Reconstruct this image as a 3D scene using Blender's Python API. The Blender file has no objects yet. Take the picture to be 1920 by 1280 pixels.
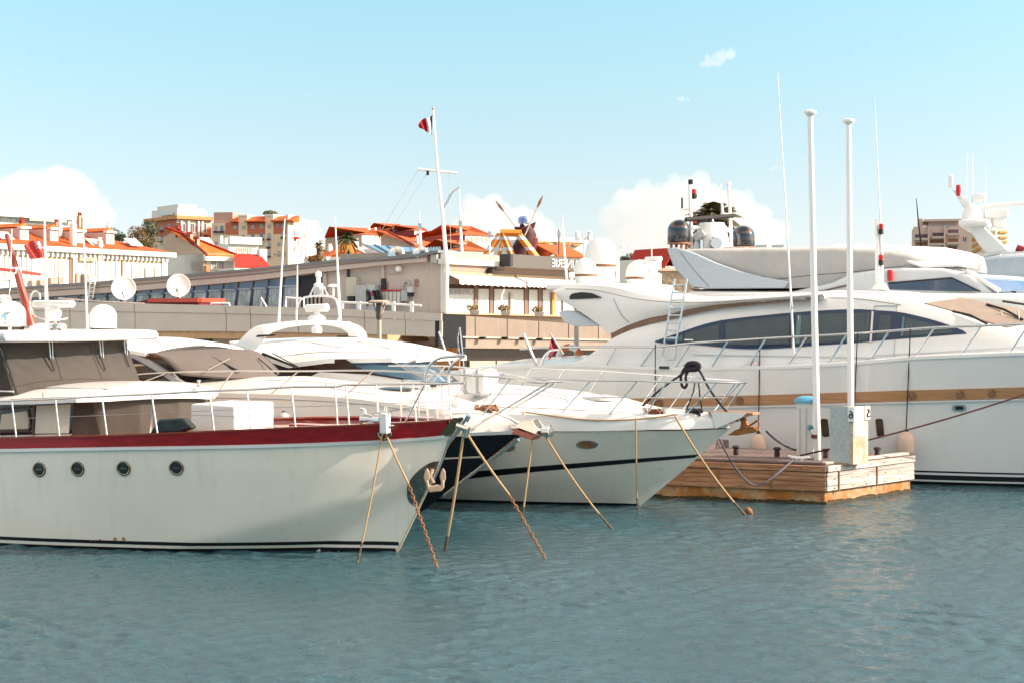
import bpy, bmesh, math, random
import numpy as np
from mathutils import Vector, Matrix
random.seed(7); RNG = np.random.default_rng(7)
R = math.radians
SC = bpy.context.scene
COL = SC.collection

# ------------------------------------------------------------------ camera
F = 2667.0      # focal length in pixels of the 1920 px wide photograph (50 mm on 36 mm)
HZ = 590.0      # row of the horizon
CH = 3.5        # eye height above the water
cam = bpy.data.cameras.new('camera'); camo = bpy.data.objects.new('camera', cam); COL.objects.link(camo)
cam.lens = 50.0; cam.sensor_width = 36.0; cam.shift_y = -(640 - HZ) / 1920.0
cam.clip_start = 0.5; cam.clip_end = 12000
camo.location = (0, 0, CH); camo.rotation_euler = (R(90), 0, 0)
SC.camera = camo
# ------------------------------------------------------------------ light
SUN = Vector((0.855, -0.115, 0.46)).normalized()          # direction towards the sun
sl = bpy.data.lights.new('sun', 'SUN'); sl.energy = 3.3; sl.angle = R(0.5); sl.color = (1.0, 0.90, 0.78)
so = bpy.data.objects.new('sun', sl); COL.objects.link(so)
so.rotation_euler = (-SUN).to_track_quat('-Z', 'Y').to_euler()
wd = bpy.data.worlds.new('World'); SC.world = wd; wd.use_nodes = True
nt = wd.node_tree; nt.nodes.clear()
wo = nt.nodes.new('ShaderNodeOutputWorld'); bg = nt.nodes.new('ShaderNodeBackground')
sk = nt.nodes.new('ShaderNodeTexSky'); sk.sky_type = 'NISHITA'; sk.sun_disc = False
sk.sun_elevation = math.asin(SUN.z); sk.sun_rotation = math.atan2(SUN.x, SUN.y)
sk.altitude = 0; sk.air_density = 1.0; sk.dust_density = 0.6; sk.ozone_density = 1.5
tcw = nt.nodes.new('ShaderNodeTexCoord'); sx_ = nt.nodes.new('ShaderNodeSeparateXYZ'); cx_ = nt.nodes.new('ShaderNodeCombineXYZ')
ab_ = nt.nodes.new('ShaderNodeMath'); ab_.operation = 'ABSOLUTE'
ma_ = nt.nodes.new('ShaderNodeMath'); ma_.operation = 'MULTIPLY_ADD'; ma_.inputs[1].default_value = 0.95; ma_.inputs[2].default_value = 0.13
nt.links.new(tcw.outputs['Generated'], sx_.inputs[0]); nt.links.new(sx_.outputs[2], ab_.inputs[0]); nt.links.new(ab_.outputs[0], ma_.inputs[0])
nt.links.new(sx_.outputs[0], cx_.inputs[0]); nt.links.new(sx_.outputs[1], cx_.inputs[1]); nt.links.new(ma_.outputs[0], cx_.inputs[2])
nt.links.new(cx_.outputs[0], sk.inputs[0])
# tint by elevation: pale haze low, warm bright band added above view as fill
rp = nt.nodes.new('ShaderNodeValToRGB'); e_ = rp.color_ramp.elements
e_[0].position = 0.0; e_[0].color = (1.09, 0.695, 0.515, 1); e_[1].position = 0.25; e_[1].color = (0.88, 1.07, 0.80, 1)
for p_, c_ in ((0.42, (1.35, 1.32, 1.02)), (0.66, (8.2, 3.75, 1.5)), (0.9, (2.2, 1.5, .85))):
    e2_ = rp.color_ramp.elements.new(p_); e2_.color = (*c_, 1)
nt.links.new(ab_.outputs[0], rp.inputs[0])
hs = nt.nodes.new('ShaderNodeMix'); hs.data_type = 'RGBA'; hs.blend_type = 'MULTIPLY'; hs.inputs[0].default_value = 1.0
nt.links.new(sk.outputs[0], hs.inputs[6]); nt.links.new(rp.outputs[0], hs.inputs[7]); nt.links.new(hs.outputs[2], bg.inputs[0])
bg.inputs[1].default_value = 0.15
nt.links.new(bg.outputs[0], wo.inputs[0])
SC.view_settings.view_transform = 'Standard'; SC.view_settings.look = 'None'
SC.view_settings.exposure = 1.20; SC.view_settings.gamma = 1.0
SC.render.engine = 'CYCLES'
cy = SC.cycles
cy.use_denoising = True; cy.max_bounces = 12; cy.diffuse_bounces = 3; cy.glossy_bounces = 4
cy.transmission_bounces = 4; cy.transparent_max_bounces = 12; cy.volume_bounces = 8
cy.caustics_reflective = False; cy.caustics_refractive = False; cy.sample_clamp_indirect = 6.0

# ------------------------------------------------------------------ helpers
def W(px, py, d):
    """the world point seen at pixel (px,py) at distance d along the view axis"""
    return Vector(((px - 960) / F * d, d, CH - (py - HZ) / F * d))
def dz(py, z):                     # distance at which height z shows on row py
    return (CH - z) * F / (py - HZ)
def lerp(a, b, t): return a + (b - a) * t

class Frame:
    """a thing's own axes: x along its heading, y to its far side, z up"""
    def __init__(s, O, deg):
        s.O = Vector(O); s.a = R(deg)
        s.u = Vector((math.cos(s.a), -math.sin(s.a), 0)); s.v = Vector((math.sin(s.a), math.cos(s.a), 0))
    def loc(s, p):
        p = Vector(p) - s.O; return Vector((p.dot(s.u), p.dot(s.v), p.z))
    def wor(s, p): return s.O + s.u * p[0] + s.v * p[1] + Vector((0, 0, p[2]))
    def ray(s, px, py):
        d = Vector(((px - 960) / F, 1, -(py - HZ) / F))
        c = Vector((0, 0, CH)) - s.O
        return Vector((c.dot(s.u), c.dot(s.v), c.z)), Vector((d.dot(s.u), d.dot(s.v), d.z))
    def at_y(s, px, py, y):
        o, d = s.ray(px, py); t = (y - o.y) / d.y; return o + d * t
    def at_x(s, px, py, x):
        o, d = s.ray(px, py); t = (x - o.x) / d.x; return o + d * t
    def at_z(s, px, py, z):
        o, d = s.ray(px, py); t = (z - o.z) / d.z; return o + d * t
    def at_d(s, px, py, dd): return s.loc(W(px, py, dd))
    def on(s, px, py, b, lo=None, hi=None):
        """where the ray first meets the near side y = -b(x,z)"""
        o, d = s.ray(px, py)
        D0 = (s.O.y - 7) if lo is None else lo; D1 = (s.O.y + 16) if hi is None else hi
        g = lambda t: o.y + d.y * t + b(o.x + d.x * t, o.z + d.z * t)
        n = 60; t0 = D0; g0 = g(t0)
        for i in range(1, n + 1):
            t1 = D0 + (D1 - D0) * i / n; g1 = g(t1)
            if g0 < 0 <= g1:
                for _ in range(22):
                    tm = (t0 + t1) / 2
                    if g(tm) < 0: t0 = tm
                    else: t1 = tm
                return o + d * t1
            t0, g0 = t1, g1
        tt = (-b(0, 1) - o.y) / d.y
        return o + d * tt

def smooth_poly(pts, n=8):
    """Catmull-Rom through pts"""
    P = [np.array(p, float) for p in pts]
    if len(P) < 3: return [tuple(p) for p in P]
    Q = [2 * P[0] - P[1]] + P + [2 * P[-1] - P[-2]]
    out = []
    for i in range(1, len(Q) - 2):
        a, b, c, d = Q[i - 1], Q[i], Q[i + 1], Q[i + 2]
        for k in range(n):
            t = k / n
            out.append(tuple(0.5 * (2 * b + (c - a) * t + (2 * a - 5 * b + 4 * c - d) * t * t + (3 * b - a - 3 * c + d) * t ** 3)))
    out.append(tuple(P[-1])); return out
def resample(pts, n):
    P = np.array(pts, float); s = np.r_[0, np.cumsum(np.linalg.norm(np.diff(P, axis=0), axis=1))]
    q = np.linspace(0, s[-1], n)
    return np.stack([np.interp(q, s, P[:, k]) for k in range(P.shape[1])], 1)

from mathutils.bvhtree import BVHTree
def seam(o, fr, lines, r=.006, m=None, name='panel_seam', lift=.002):
    """thin joints following the surface of O, traced along pixel polylines"""
    bv = BVHTree.FromPolygons([v.co.copy() for v in o.data.vertices], [tuple(p.vertices) for p in o.data.polygons])
    for L in lines:
        P = []
        for px, py in resample(smooth_poly(L, 4), 26):
            a, d = fr.ray(px, py); h = bv.ray_cast(a, d.normalized())
            if h[0] is not None: P.append(h[0] - d.normalized() * lift)
        if len(P) > 2 and max((P[i + 1] - P[i]).length for i in range(len(P) - 1)) < .8: MB().tube(P, r, 5).build(name, m or MATS['seam_grey'], o)
class MB:
    """collects vertices and faces of ONE mesh"""
    def __init__(s): s.v = []; s.f = []
    def add(s, v, f):
        o = len(s.v); s.v += [tuple(p) for p in v]; s.f += [tuple(i + o for i in q) for q in f]; return s
    def box(s, c, size, rot=None, taper=1.0):
        x, y, z = [k / 2 for k in size]; c = Vector(c)
        v = []
        for dzz in (-1, 1):
            k = taper if dzz > 0 else 1
            for dx, dy in ((-1, -1), (1, -1), (1, 1), (-1, 1)):
                p = Vector((dx * x * k, dy * y * k, dzz * z))
                if rot is not None: p = rot @ p
                v.append(c + p)
        return s.add(v, [(3, 2, 1, 0), (4, 5, 6, 7), (0, 1, 5, 4), (1, 2, 6, 5), (2, 3, 7, 6), (3, 0, 4, 7)])
    def tube(s, pts, r, seg=8, cap=True):
        P = [Vector(p) for p in pts]; n = len(P)
        rr = r if hasattr(r, '__len__') else [r] * n
        T = [(P[min(i + 1, n - 1)] - P[max(i - 1, 0)]).normalized() for i in range(n)]
        a = Vector((0, 0, 1)) if abs(T[0].z) < 0.9 else Vector((1, 0, 0))
        N = (a - T[0] * a.dot(T[0])).normalized(); v = []; f = []
        for i in range(n):
            N = (N - T[i] * N.dot(T[i])); N = N.normalized() if N.length > 1e-6 else Vector((1, 0, 0))
            B = T[i].cross(N)
            for k in range(seg):
                an = 2 * math.pi * k / seg; v.append(P[i] + (N * math.cos(an) + B * math.sin(an)) * rr[i])
        for i in range(n - 1):
            for k in range(seg):
                k2 = (k + 1) % seg; f.append((i * seg + k, i * seg + k2, (i + 1) * seg + k2, (i + 1) * seg + k))
        if cap: f.append(tuple(range(seg - 1, -1, -1))); f.append(tuple((n - 1) * seg + k for k in range(seg)))
        return s.add(v, f)
    def lathe(s, prof, c=(0, 0, 0), seg=24, axis=None):
        """prof: (radius, height) pairs about z (or AXIS) through c"""
        q = Vector((0, 0, 1)).rotation_difference(Vector(axis).normalized()) if axis is not None else None
        c = Vector(c); v = []; f = []
        for r, h in prof:
            for k in range(seg):
                an = 2 * math.pi * k / seg; p = Vector((r * math.cos(an), r * math.sin(an), h))
                if q is not None: p = q @ p
                v.append(c + p)
        n = len(prof)
        for i in range(n - 1):
            for k in range(seg):
                k2 = (k + 1) % seg; f.append((i * seg + k, i * seg + k2, (i + 1) * seg + k2, (i + 1) * seg + k))
        f.append(tuple(range(seg - 1, -1, -1))); f.append(tuple((n - 1) * seg + k for k in range(seg)))
        return s.add(v, f)
    def grid(s, rows, close=False):
        m = len(rows[0]); v = [p for r in rows for p in r]; f = []
        for i in range(len(rows) - 1):
            for k in range(m if close else m - 1):
                k2 = (k + 1) % m; f.append((i * m + k, i * m + k2, (i + 1) * m + k2, (i + 1) * m + k))
        return s.add(v, f)
    def loft(s, rings):
        m = len(rings[0]); o = len(s.v); s.grid(rings, close=True)
        s.f.append(tuple(o + k for k in range(m - 1, -1, -1))); s.f.append(tuple(o + (len(rings) - 1) * m + k for k in range(m)))
        return s
    def prism(s, poly, vec):
        """planar polygon swept along vec"""
        n = len(poly); vec = Vector(vec); P = [Vector(p) for p in poly]
        v = P + [p + vec for p in P]
        f = [tuple(range(n - 1, -1, -1)), tuple(range(n, 2 * n))] + [(i, (i + 1) % n, n + (i + 1) % n, n + i) for i in range(n)]
        return s.add(v, f)
    def sheet(s, rows, th):
        """a grid with a thickness: th is an offset vector to its back"""
        n, m = len(rows), len(rows[0]); th = Vector(th)
        a = [Vector(p) for r in rows for p in r]; v = a + [p + th for p in a]; N = n * m; f = []
        I = lambda i, k: i * m + k
        for i in range(n - 1):
            for k in range(m - 1):
                q = (I(i, k), I(i, k + 1), I(i + 1, k + 1), I(i + 1, k)); f.append(q); f.append(tuple(N + j for j in q[::-1]))
        rim = [I(0, k) for k in range(m)] + [I(i, m - 1) for i in range(1, n)] + [I(n - 1, k) for k in range(m - 2, -1, -1)] + [I(i, 0) for i in range(n - 2, 0, -1)]
        for i in range(len(rim)):
            j, k = rim[i], rim[(i + 1) % len(rim)]; f.append((k, j, N + j, N + k))
        return s.add(v, f)
    def build(s, name, m, parent=None, smooth=True, ang=35, bevel=0, seg=2, weld=True):
        me = bpy.data.meshes.new(name); me.from_pydata(s.v, [], s.f); me.update()
        bm = bmesh.new(); bm.from_mesh(me)
        if weld: bmesh.ops.remove_doubles(bm, verts=bm.verts, dist=2e-4)
        bmesh.ops.recalc_face_normals(bm, faces=bm.faces)
        bm.to_mesh(me); bm.free()
        if smooth:
            for p in me.polygons: p.use_smooth = True
            me.set_sharp_from_angle(angle=R(ang))
        me.materials.append(m)
        o = bpy.data.objects.new(name, me); COL.objects.link(o)
        if parent is not None: o.parent = parent
        if bevel:
            b = o.modifiers.new('bevel', 'BEVEL'); b.width = bevel; b.segments = seg; b.limit_method = 'ANGLE'; b.angle_limit = R(32)
            b.harden_normals = False
        return o

def thing(name, label, cat, fr=None, loc=(0, 0, 0), rz=0.0, group=None):
    o = bpy.data.objects.new(name, None); COL.objects.link(o)
    if fr is not None: o.location = fr.O; o.rotation_euler = (0, 0, -fr.a)
    else: o.location = loc; o.rotation_euler = (0, 0, rz)
    o.empty_display_size = 0.3
    return tag(o, label, cat, group)
def tag(o, label=None, cat=None, group=None, kind=None):
    if label: o['label'] = label
    if cat: o['category'] = cat
    if group: o['group'] = group
    if kind: o['kind'] = kind
    return o

# ------------------------------------------------------------------ materials
MATS = {}
def mat(name, col, rough=0.5, metal=0.0, var=0.06, scale=3.0, bump=0.0, bscale=20.0, coat=0.0, spec=0.5, streak=None, col2=None, mixs=2.0, stretch=None):
    """principled material whose colour wanders a little by noise; COL2 mixes in as patches; STREAK stretches noise vertically"""
    if name in MATS: return MATS[name]
    m = bpy.data.materials.new(name); m.use_nodes = True; n = m.node_tree.nodes; l = m.node_tree.links
    b = n['Principled BSDF']
    b.inputs['Roughness'].default_value = rough; b.inputs['Metallic'].default_value = metal
    b.inputs['Specular IOR Level'].default_value = spec
    if coat: b.inputs['Coat Weight'].default_value = coat; b.inputs['Coat Roughness'].default_value = 0.05
    tc = n.new('ShaderNodeTexCoord'); mp = n.new('ShaderNodeMapping')
    l.new(tc.outputs['Object'], mp.inputs[0])
    if stretch: mp.inputs['Scale'].default_value = stretch
    no = n.new('ShaderNodeTexNoise'); no.inputs['Scale'].default_value = scale; no.inputs['Detail'].default_value = 6; no.inputs['Roughness'].default_value = 0.6
    l.new(mp.outputs[0], no.inputs['Vector'])
    base = None
    if col2 is not None:
        n2 = n.new('ShaderNodeTexNoise'); n2.inputs['Scale'].default_value = mixs; n2.inputs['Detail'].default_value = 8; n2.inputs['Roughness'].default_value = 0.65
        l.new(mp.outputs[0], n2.inputs['Vector'])
        cr = n.new('ShaderNodeValToRGB'); cr.color_ramp.elements[0].position = 0.42; cr.color_ramp.elements[1].position = 0.6
        cr.color_ramp.elements[0].color = (*col, 1); cr.color_ramp.elements[1].color = (*col2, 1)
        l.new(n2.outputs[0], cr.inputs[0]); base = cr.outputs[0]
    mr = n.new('ShaderNodeMapRange'); mr.inputs['From Min'].default_value = 0.25; mr.inputs['From Max'].default_value = 0.75
    mr.inputs['To Min'].default_value = 1 - var; mr.inputs['To Max'].default_value = 1 + var * 0.6
    l.new(no.outputs[0], mr.inputs[0])
    mx = n.new('ShaderNodeMix'); mx.data_type = 'RGBA'; mx.blend_type = 'MULTIPLY'; mx.inputs[0].default_value = 1
    if base is not None: l.new(base, mx.inputs[6])
    else: mx.inputs[6].default_value = (*col, 1)
    l.new(mr.outputs[0], mx.inputs[7])
    out = mx.outputs[2]
    if streak:
        m2 = n.new('ShaderNodeMapping'); m2.inputs['Scale'].default_value = (6, 6, 0.35); l.new(tc.outputs['Object'], m2.inputs[0])
        n3 = n.new('ShaderNodeTexNoise'); n3.inputs['Scale'].default_value = 1.2; n3.inputs['Detail'].default_value = 5; l.new(m2.outputs[0], n3.inputs['Vector'])
        c3 = n.new('ShaderNodeValToRGB'); c3.color_ramp.elements[0].position = 0.55; c3.color_ramp.elements[1].position = 0.75
        c3.color_ramp.elements[0].color = (0, 0, 0, 1); c3.color_ramp.elements[1].color = (streak[3],) * 3 + (1,)
        l.new(n3.outputs[0], c3.inputs[0])
        m3 = n.new('ShaderNodeMix'); m3.data_type = 'RGBA'; l.new(c3.outputs[0], m3.inputs[0]); l.new(out, m3.inputs[6]); m3.inputs[7].default_value = (*streak[:3], 1)
        out = m3.outputs[2]
    l.new(out, b.inputs['Base Color'])
    rr = n.new('ShaderNodeMapRange'); rr.inputs['To Min'].default_value = max(0.02, rough - 0.07); rr.inputs['To Max'].default_value = rough + 0.08
    l.new(no.outputs[0], rr.inputs[0]); l.new(rr.outputs[0], b.inputs['Roughness'])
    if bump:
        nb = n.new('ShaderNodeTexNoise'); nb.inputs['Scale'].default_value = bscale; nb.inputs['Detail'].default_value = 4; l.new(mp.outputs[0], nb.inputs['Vector'])
        bp = n.new('ShaderNodeBump'); bp.inputs['Strength'].default_value = 1.0; bp.inputs['Distance'].default_value = bump
        l.new(nb.outputs[0], bp.inputs['Height']); l.new(bp.outputs[0], b.inputs['Normal'])
    MATS[name] = m; return m
def wave_mat(name, col, colb, scale, axis='Z', rough=0.4, bump=0.0, thr=(0.35, 0.5), rot=None, var=0.1, profile='SAW'):
    """bands (planks, tiles, blinds) along an axis"""
    if name in MATS: return MATS[name]
    m = mat(name, col, rough, var=var); n = m.node_tree.nodes; l = m.node_tree.links; b = n['Principled BSDF']
    src = b.inputs['Base Color'].links[0].from_socket
    tc = [x for x in n if x.bl_idname == 'ShaderNodeTexCoord'][0]
    wv = n.new('ShaderNodeTexWave'); wv.bands_direction = axis; wv.wave_profile = profile
    wv.inputs['Scale'].default_value = scale; wv.inputs['Distortion'].default_value = 0.15
    if rot:
        mp = n.new('ShaderNodeMapping'); mp.inputs['Rotation'].default_value = rot; l.new(tc.outputs['Object'], mp.inputs[0]); l.new(mp.outputs[0], wv.inputs[0])
    else: l.new(tc.outputs['Object'], wv.inputs[0])
    cr = n.new('ShaderNodeValToRGB'); cr.color_ramp.elements[0].position = thr[0]; cr.color_ramp.elements[1].position = thr[1]
    l.new(wv.outputs[1], cr.inputs[0])
    mx = n.new('ShaderNodeMix'); mx.data_type = 'RGBA'; l.new(cr.outputs[0], mx.inputs[0]); mx.inputs[6].default_value = (*colb, 1); l.new(src, mx.inputs[7])
    l.new(mx.outputs[2], b.inputs['Base Color'])
    if bump:
        bp = n.new('ShaderNodeBump'); bp.inputs['Distance'].default_value = bump; l.new(wv.outputs[1], bp.inputs['Height']); l.new(bp.outputs[0], b.inputs['Normal'])
    return m
GEL = mat('white_gelcoat', (0.79, 0.785, 0.775), 0.22, var=0.05, scale=1.2, coat=0.3)
HULLW = mat('white_hull_paint', (0.87, 0.80, 0.70), 0.15, var=0.07, scale=0.8, coat=0.4, streak=(0.60, 0.58, 0.50, 0.30))
HULLD = mat('clean_white_hull_paint', (0.76, 0.755, 0.745), 0.14, var=0.05, scale=0.8, coat=0.5, streak=(0.62, 0.60, 0.56, 0.2))
GEL2 = mat('warm_white_gelcoat', (0.74, 0.735, 0.725), 0.3, var=0.05, scale=1.5)
DECKW = mat('pale_nonskid_deck', (0.66, 0.66, 0.63), 0.6, var=0.08, scale=14)
NAVY = mat('navy_hull_paint', (0.006, 0.007, 0.012), 0.18, var=0.2, coat=0.0, spec=0.35)
BLACK = mat('black_paint', (0.008, 0.008, 0.010), 0.3, var=0.2)
MAHOG = mat('varnished_mahogany', (0.36, 0.006, 0.012), 0.16, var=0.45, scale=2.5, coat=0.5, stretch=(0.6, 4, 9))
MAHOGL = mat('light_mahogany_cap', (0.36, 0.06, 0.025), 0.2, var=0.35, scale=4, coat=0.6, stretch=(0.6, 4, 4))
TEAK = mat('teak_band', (0.46, 0.235, 0.11), 0.35, var=0.35, scale=2.0, coat=0.3, stretch=(0.5, 3, 8))
CHROME = mat('polished_steel', (0.72, 0.71, 0.70), 0.14, metal=1.0, var=0.05)
STEEL = mat('brushed_steel', (0.55, 0.55, 0.55), 0.3, metal=1.0, var=0.1)
BRONZE = mat('polished_bronze', (0.36, 0.26, 0.16), 0.18, metal=1.0, var=0.3, scale=6)
CANVAS = mat('taupe_canvas', (0.052, 0.044, 0.038), 0.85, var=0.18, scale=3, bump=0.03, bscale=2.2)
CANVASD = mat('dark_taupe_canvas', (0.055, 0.042, 0.035), 0.85, var=0.2, scale=3, bump=0.02, bscale=3)
MESHS = mat('taupe_mesh_screen', (0.105, 0.084, 0.070), 0.7, var=0.22, scale=1.6, bump=0.02, bscale=2.0)
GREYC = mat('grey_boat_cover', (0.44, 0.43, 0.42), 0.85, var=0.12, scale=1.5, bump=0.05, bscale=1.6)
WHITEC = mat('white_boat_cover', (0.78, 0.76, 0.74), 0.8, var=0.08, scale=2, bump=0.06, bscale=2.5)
GLASS = mat('dark_glass', (0.012, 0.016, 0.022), 0.04, var=0.2, spec=0.8)
GLASSB = mat('blue_glass', (0.018, 0.055, 0.11), 0.05, var=0.3, scale=1.0, spec=0.8)
BLUEF = mat('blue_window_frame', (0.012, 0.035, 0.085), 0.22, var=0.15)
RUBBER = mat('black_rubber', (0.012, 0.012, 0.014), 0.6)
ROPE = wave_mat('tan_rope', (0.52, 0.36, 0.20), (0.30, 0.19, 0.10), 25, 'DIAGONAL', 0.9)
ROPED = mat('dark_rope', (0.030, 0.022, 0.030), 0.9, var=0.3, scale=30)
RUST = mat('rusty_chain', (0.33, 0.14, 0.05), 0.8, var=0.4, scale=20, col2=(0.22, 0.10, 0.05), mixs=12)
REDL = mat('red_lamp', (0.50, 0.01, 0.015), 0.3)
WPLAST = mat('white_plastic', (0.82, 0.81, 0.79), 0.3, var=0.03)
mat('seam_grey', (.30, .29, .28), .6)
GREYP = mat('grey_plastic', (0.45, 0.46, 0.46), 0.4)
FEND = mat('pink_fender', (0.72, 0.52, 0.42), 0.5, var=0.15)
FENDG = mat('grey_fender', (0.42, 0.44, 0.44), 0.45, var=0.15)

# ------------------------------------------------------------------ water
def make_water():
    def graded(lo, a, b, hi, h, k=1.35):
        xs = list(np.arange(a, b + 1e-6, h)); st = h
        r = []; x = b; 
        while x < hi: st *= k; x += st; r.append(x)
        l = []; x = a; st = h
        while x > lo: st *= k; x -= st; l.append(x)
        return np.array(l[::-1] + xs + r)
    X = graded(-500, -10.5, 15.0, 500, 0.038); Y = graded(-60, 12.5, 32.5, 42, 0.035)
    gx, gy = np.meshgrid(X, Y)
    zz = np.zeros_like(gx)
    rng = np.random.default_rng(3)
    for i in range(80):
        lam = math.exp(rng.uniform(math.log(0.14), math.log(0.58)))
        th = R(262) + rng.normal(0, 0.52); k = 2 * math.pi / lam
        amp = 0.0038 * lam ** 0.95
        ph = rng.uniform(0, 6.28)
        # slow patches of calmer and rougher water
        patch = 1 + 0.5 * np.sin(gx * rng.uniform(.1, .5) + gy * rng.uniform(.1, .5) + rng.uniform(0, 6))
        arg = k * (gx * math.cos(th) + gy * math.sin(th)) + ph + 0.5 * np.sin(0.9 * gx + ph) + 0.5 * np.sin(0.8 * gy + 2 * ph)
        zz += amp * patch * np.sin(arg)
    dens = ((gx > -10.5) & (gx < 15) & (gy > 12.5) & (gy < 32.5)).astype(float)
    zz *= dens * (0.95 + 0.30 * np.sin(.35 * gx + 1.1 * gy + 1.2 * np.sin(.21 * gx)) + 0.25 * np.sin(.8 * gx - .55 * gy + 2) * np.sin(.23 * gy + .3 * gx))
    ny, nx = gx.shape
    me = bpy.data.meshes.new('water')
    co = np.stack([gx, gy, zz], -1).reshape(-1, 3)
    idx = np.arange(ny * nx).reshape(ny, nx)
    q = np.stack([idx[:-1, :-1], idx[:-1, 1:], idx[1:, 1:], idx[1:, :-1]], -1).reshape(-1)
    me.vertices.add(len(co)); me.vertices.foreach_set('co', co.ravel())
    me.loops.add(len(q)); me.loops.foreach_set('vertex_index', q.astype(np.int32))
    nf = len(q) // 4; me.polygons.add(nf); me.polygons.foreach_set('loop_start', np.arange(0, len(q), 4, dtype=np.int32))
    me.update(calc_edges=True)
    me.polygons.foreach_set('use_smooth', np.ones(nf, bool))
    m = bpy.data.materials.new('harbour_water'); m.use_nodes = True; n = m.node_tree.nodes; l = m.node_tree.links; b = n['Principled BSDF']
    b.inputs['Base Color'].default_value = (0.022, 0.065, 0.080, 1); b.inputs['Roughness'].default_value = 0.03
    b.inputs['IOR'].default_value = 1.40; b.inputs['Specular IOR Level'].default_value = 0.5
    tc = n.new('ShaderNodeTexCoord'); mp = n.new('ShaderNodeMapping'); mp.inputs['Rotation'].default_value = (0, 0, R(8)); mp.inputs['Scale'].default_value = (1.0, 2.4, 1)
    l.new(tc.outputs['Object'], mp.inputs[0])
    n1 = n.new('ShaderNodeTexNoise'); n1.inputs['Scale'].default_value = 9.0; n1.inputs['Detail'].default_value = 5; n1.inputs['Roughness'].default_value = 0.6
    n2 = n.new('ShaderNodeTexNoise'); n2.inputs['Scale'].default_value = 0.25; n2.inputs['Detail'].default_value = 3
    l.new(mp.outputs[0], n1.inputs['Vector']); l.new(tc.outputs['Object'], n2.inputs['Vector'])
    cr = n.new('ShaderNodeValToRGB'); cr.color_ramp.elements[0].color = (0.020, 0.058, 0.076, 1); cr.color_ramp.elements[1].color = (0.036, 0.094, 0.120, 1)
    l.new(n2.outputs[0], cr.inputs[0]); l.new(cr.outputs[0], b.inputs['Base Color'])
    bp = n.new('ShaderNodeBump'); bp.inputs['Strength'].default_value = 1; bp.inputs['Distance'].default_value = 0.018
    l.new(n1.outputs[0], bp.inputs['Height']); l.new(bp.outputs[0], b.inputs['Normal'])
    me.materials.append(m)
    o = bpy.data.objects.new('water', me); COL.objects.link(o); tag(o, kind='structure'); return o
make_water()
# ------------------------------------------------------------------ boat helpers
def tabf(tab):
    X = [p[0] for p in tab]; Y = [p[1] for p in tab]
    Q = smooth_poly(tab, 6); X = [q[0] for q in Q]; Y = [q[1] for q in Q]
    return lambda t: float(np.interp(t, X, Y))
def hull_surf(stem, wl, dk, zd, e=1.2, chine=None):
    """half-breadth b(x,z): WL and DK are half-breadths against the distance abaft the stem"""
    sz = [p[1] for p in stem]; sx = [p[0] for p in stem]; fw, fd = tabf(wl), tabf(dk)
    xs = lambda z: float(np.interp(z, sz, sx))
    def b0(x, z):
        t = xs(z) - x
        if t <= 0: return 0.0
        v = min(max(z / zd, 0), 1.15) ** e
        return max(0.0, lerp(fw(t), fd(t), v)) * (1 + min(0, z) * 0.25)
    def b(x, z):
        if chine is None: return b0(x, z)
        zc, k = chine(x)
        if zc <= 0 or z >= zc: return b0(x, z)
        q = b0(x, z); return max(q * .60, min(q, b0(x, zc) - (zc - z) * k)) if q > 0 else 0.0
    b.xs = xs; return b
def fitline(pts, key=0):
    P = sorted([tuple(p) for p in pts]); X = [p[0] for p in P]; Z = [p[1] for p in P]
    return lambda x: float(np.interp(x, X, Z)) if X[0] <= x <= X[-1] else (Z[0] + (x - X[0]) * (Z[1] - Z[0]) / (X[1] - X[0]) if x < X[0] else Z[-1] + (x - X[-1]) * (Z[-1] - Z[-2]) / (X[-1] - X[-2]))
def trace(fr, pts, b): return [fr.on(px, py, b) for px, py in pts]
def zline(fr, pts, b):
    return fitline([(p.x, p.z) for p in trace(fr, pts, b)])
def mkhull(name, m, root, b, sheer, xst, zb=-0.5, nu=64, nv=22):
    rows = []
    for j in range(nv + 1):
        near, far = [], []
        for i in range(nu + 1):
            s = (i / nu) ** 1.6; x = b.xs(0) * (1 - s) + s * xst
            for _ in range(6):
                z = zb + (j / nv) * (sheer(x) - zb); x = b.xs(z) - s * (b.xs(z) - xst)
            y = b(x, z) if i else 0.0
            near.append((x, -y, z)); far.append((x, y, z))
        rows.append(near[::-1] + far[1:])
    mb = MB(); mb.grid(rows)
    n = len(rows[0]); mb.add([r[0] for r in rows] + [r[-1] for r in rows], [(k, k + 1, len(rows) + k + 1, len(rows) + k) for k in range(len(rows) - 1)])
    return mb.build(name, m, root, ang=30)
def deck_sheet(name, m, root, b, zf, x0, x1, inset=0.06, drop=0.1, crown=0.05, nx=40, ny=8):
    rows = []
    for i in range(nx + 1):
        x = lerp(x0, x1, i / nx); z = zf(x) - drop; h = max(0.01, b(x, z) - inset)
        rows.append([(x, lerp(-h, h, k / ny), z + crown * (1 - (2 * k / ny - 1) ** 2)) for k in range(ny + 1)])
    mb = MB(); mb.sheet(rows, (0, 0, -0.05)); return mb.build(name, m, root)
def drape(fr, name, m, root, top, bot, b, off=0.008, th=0.02, n=40, k=6, **kw):
    """a panel lying on the near side y=-b, between two lines given as pixels of the photograph"""
    T = resample(top, n); B_ = resample(bot, n); rows = []
    for j in range(k + 1):
        rows.append([fr.on(*(T[i] * (1 - j / k) + B_[i] * (j / k)), b) - Vector((0, off, 0)) for i in range(n)])
    mb = MB(); mb.sheet(rows, (0, th, 0)); return mb.build(name, m, root, **kw)
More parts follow.
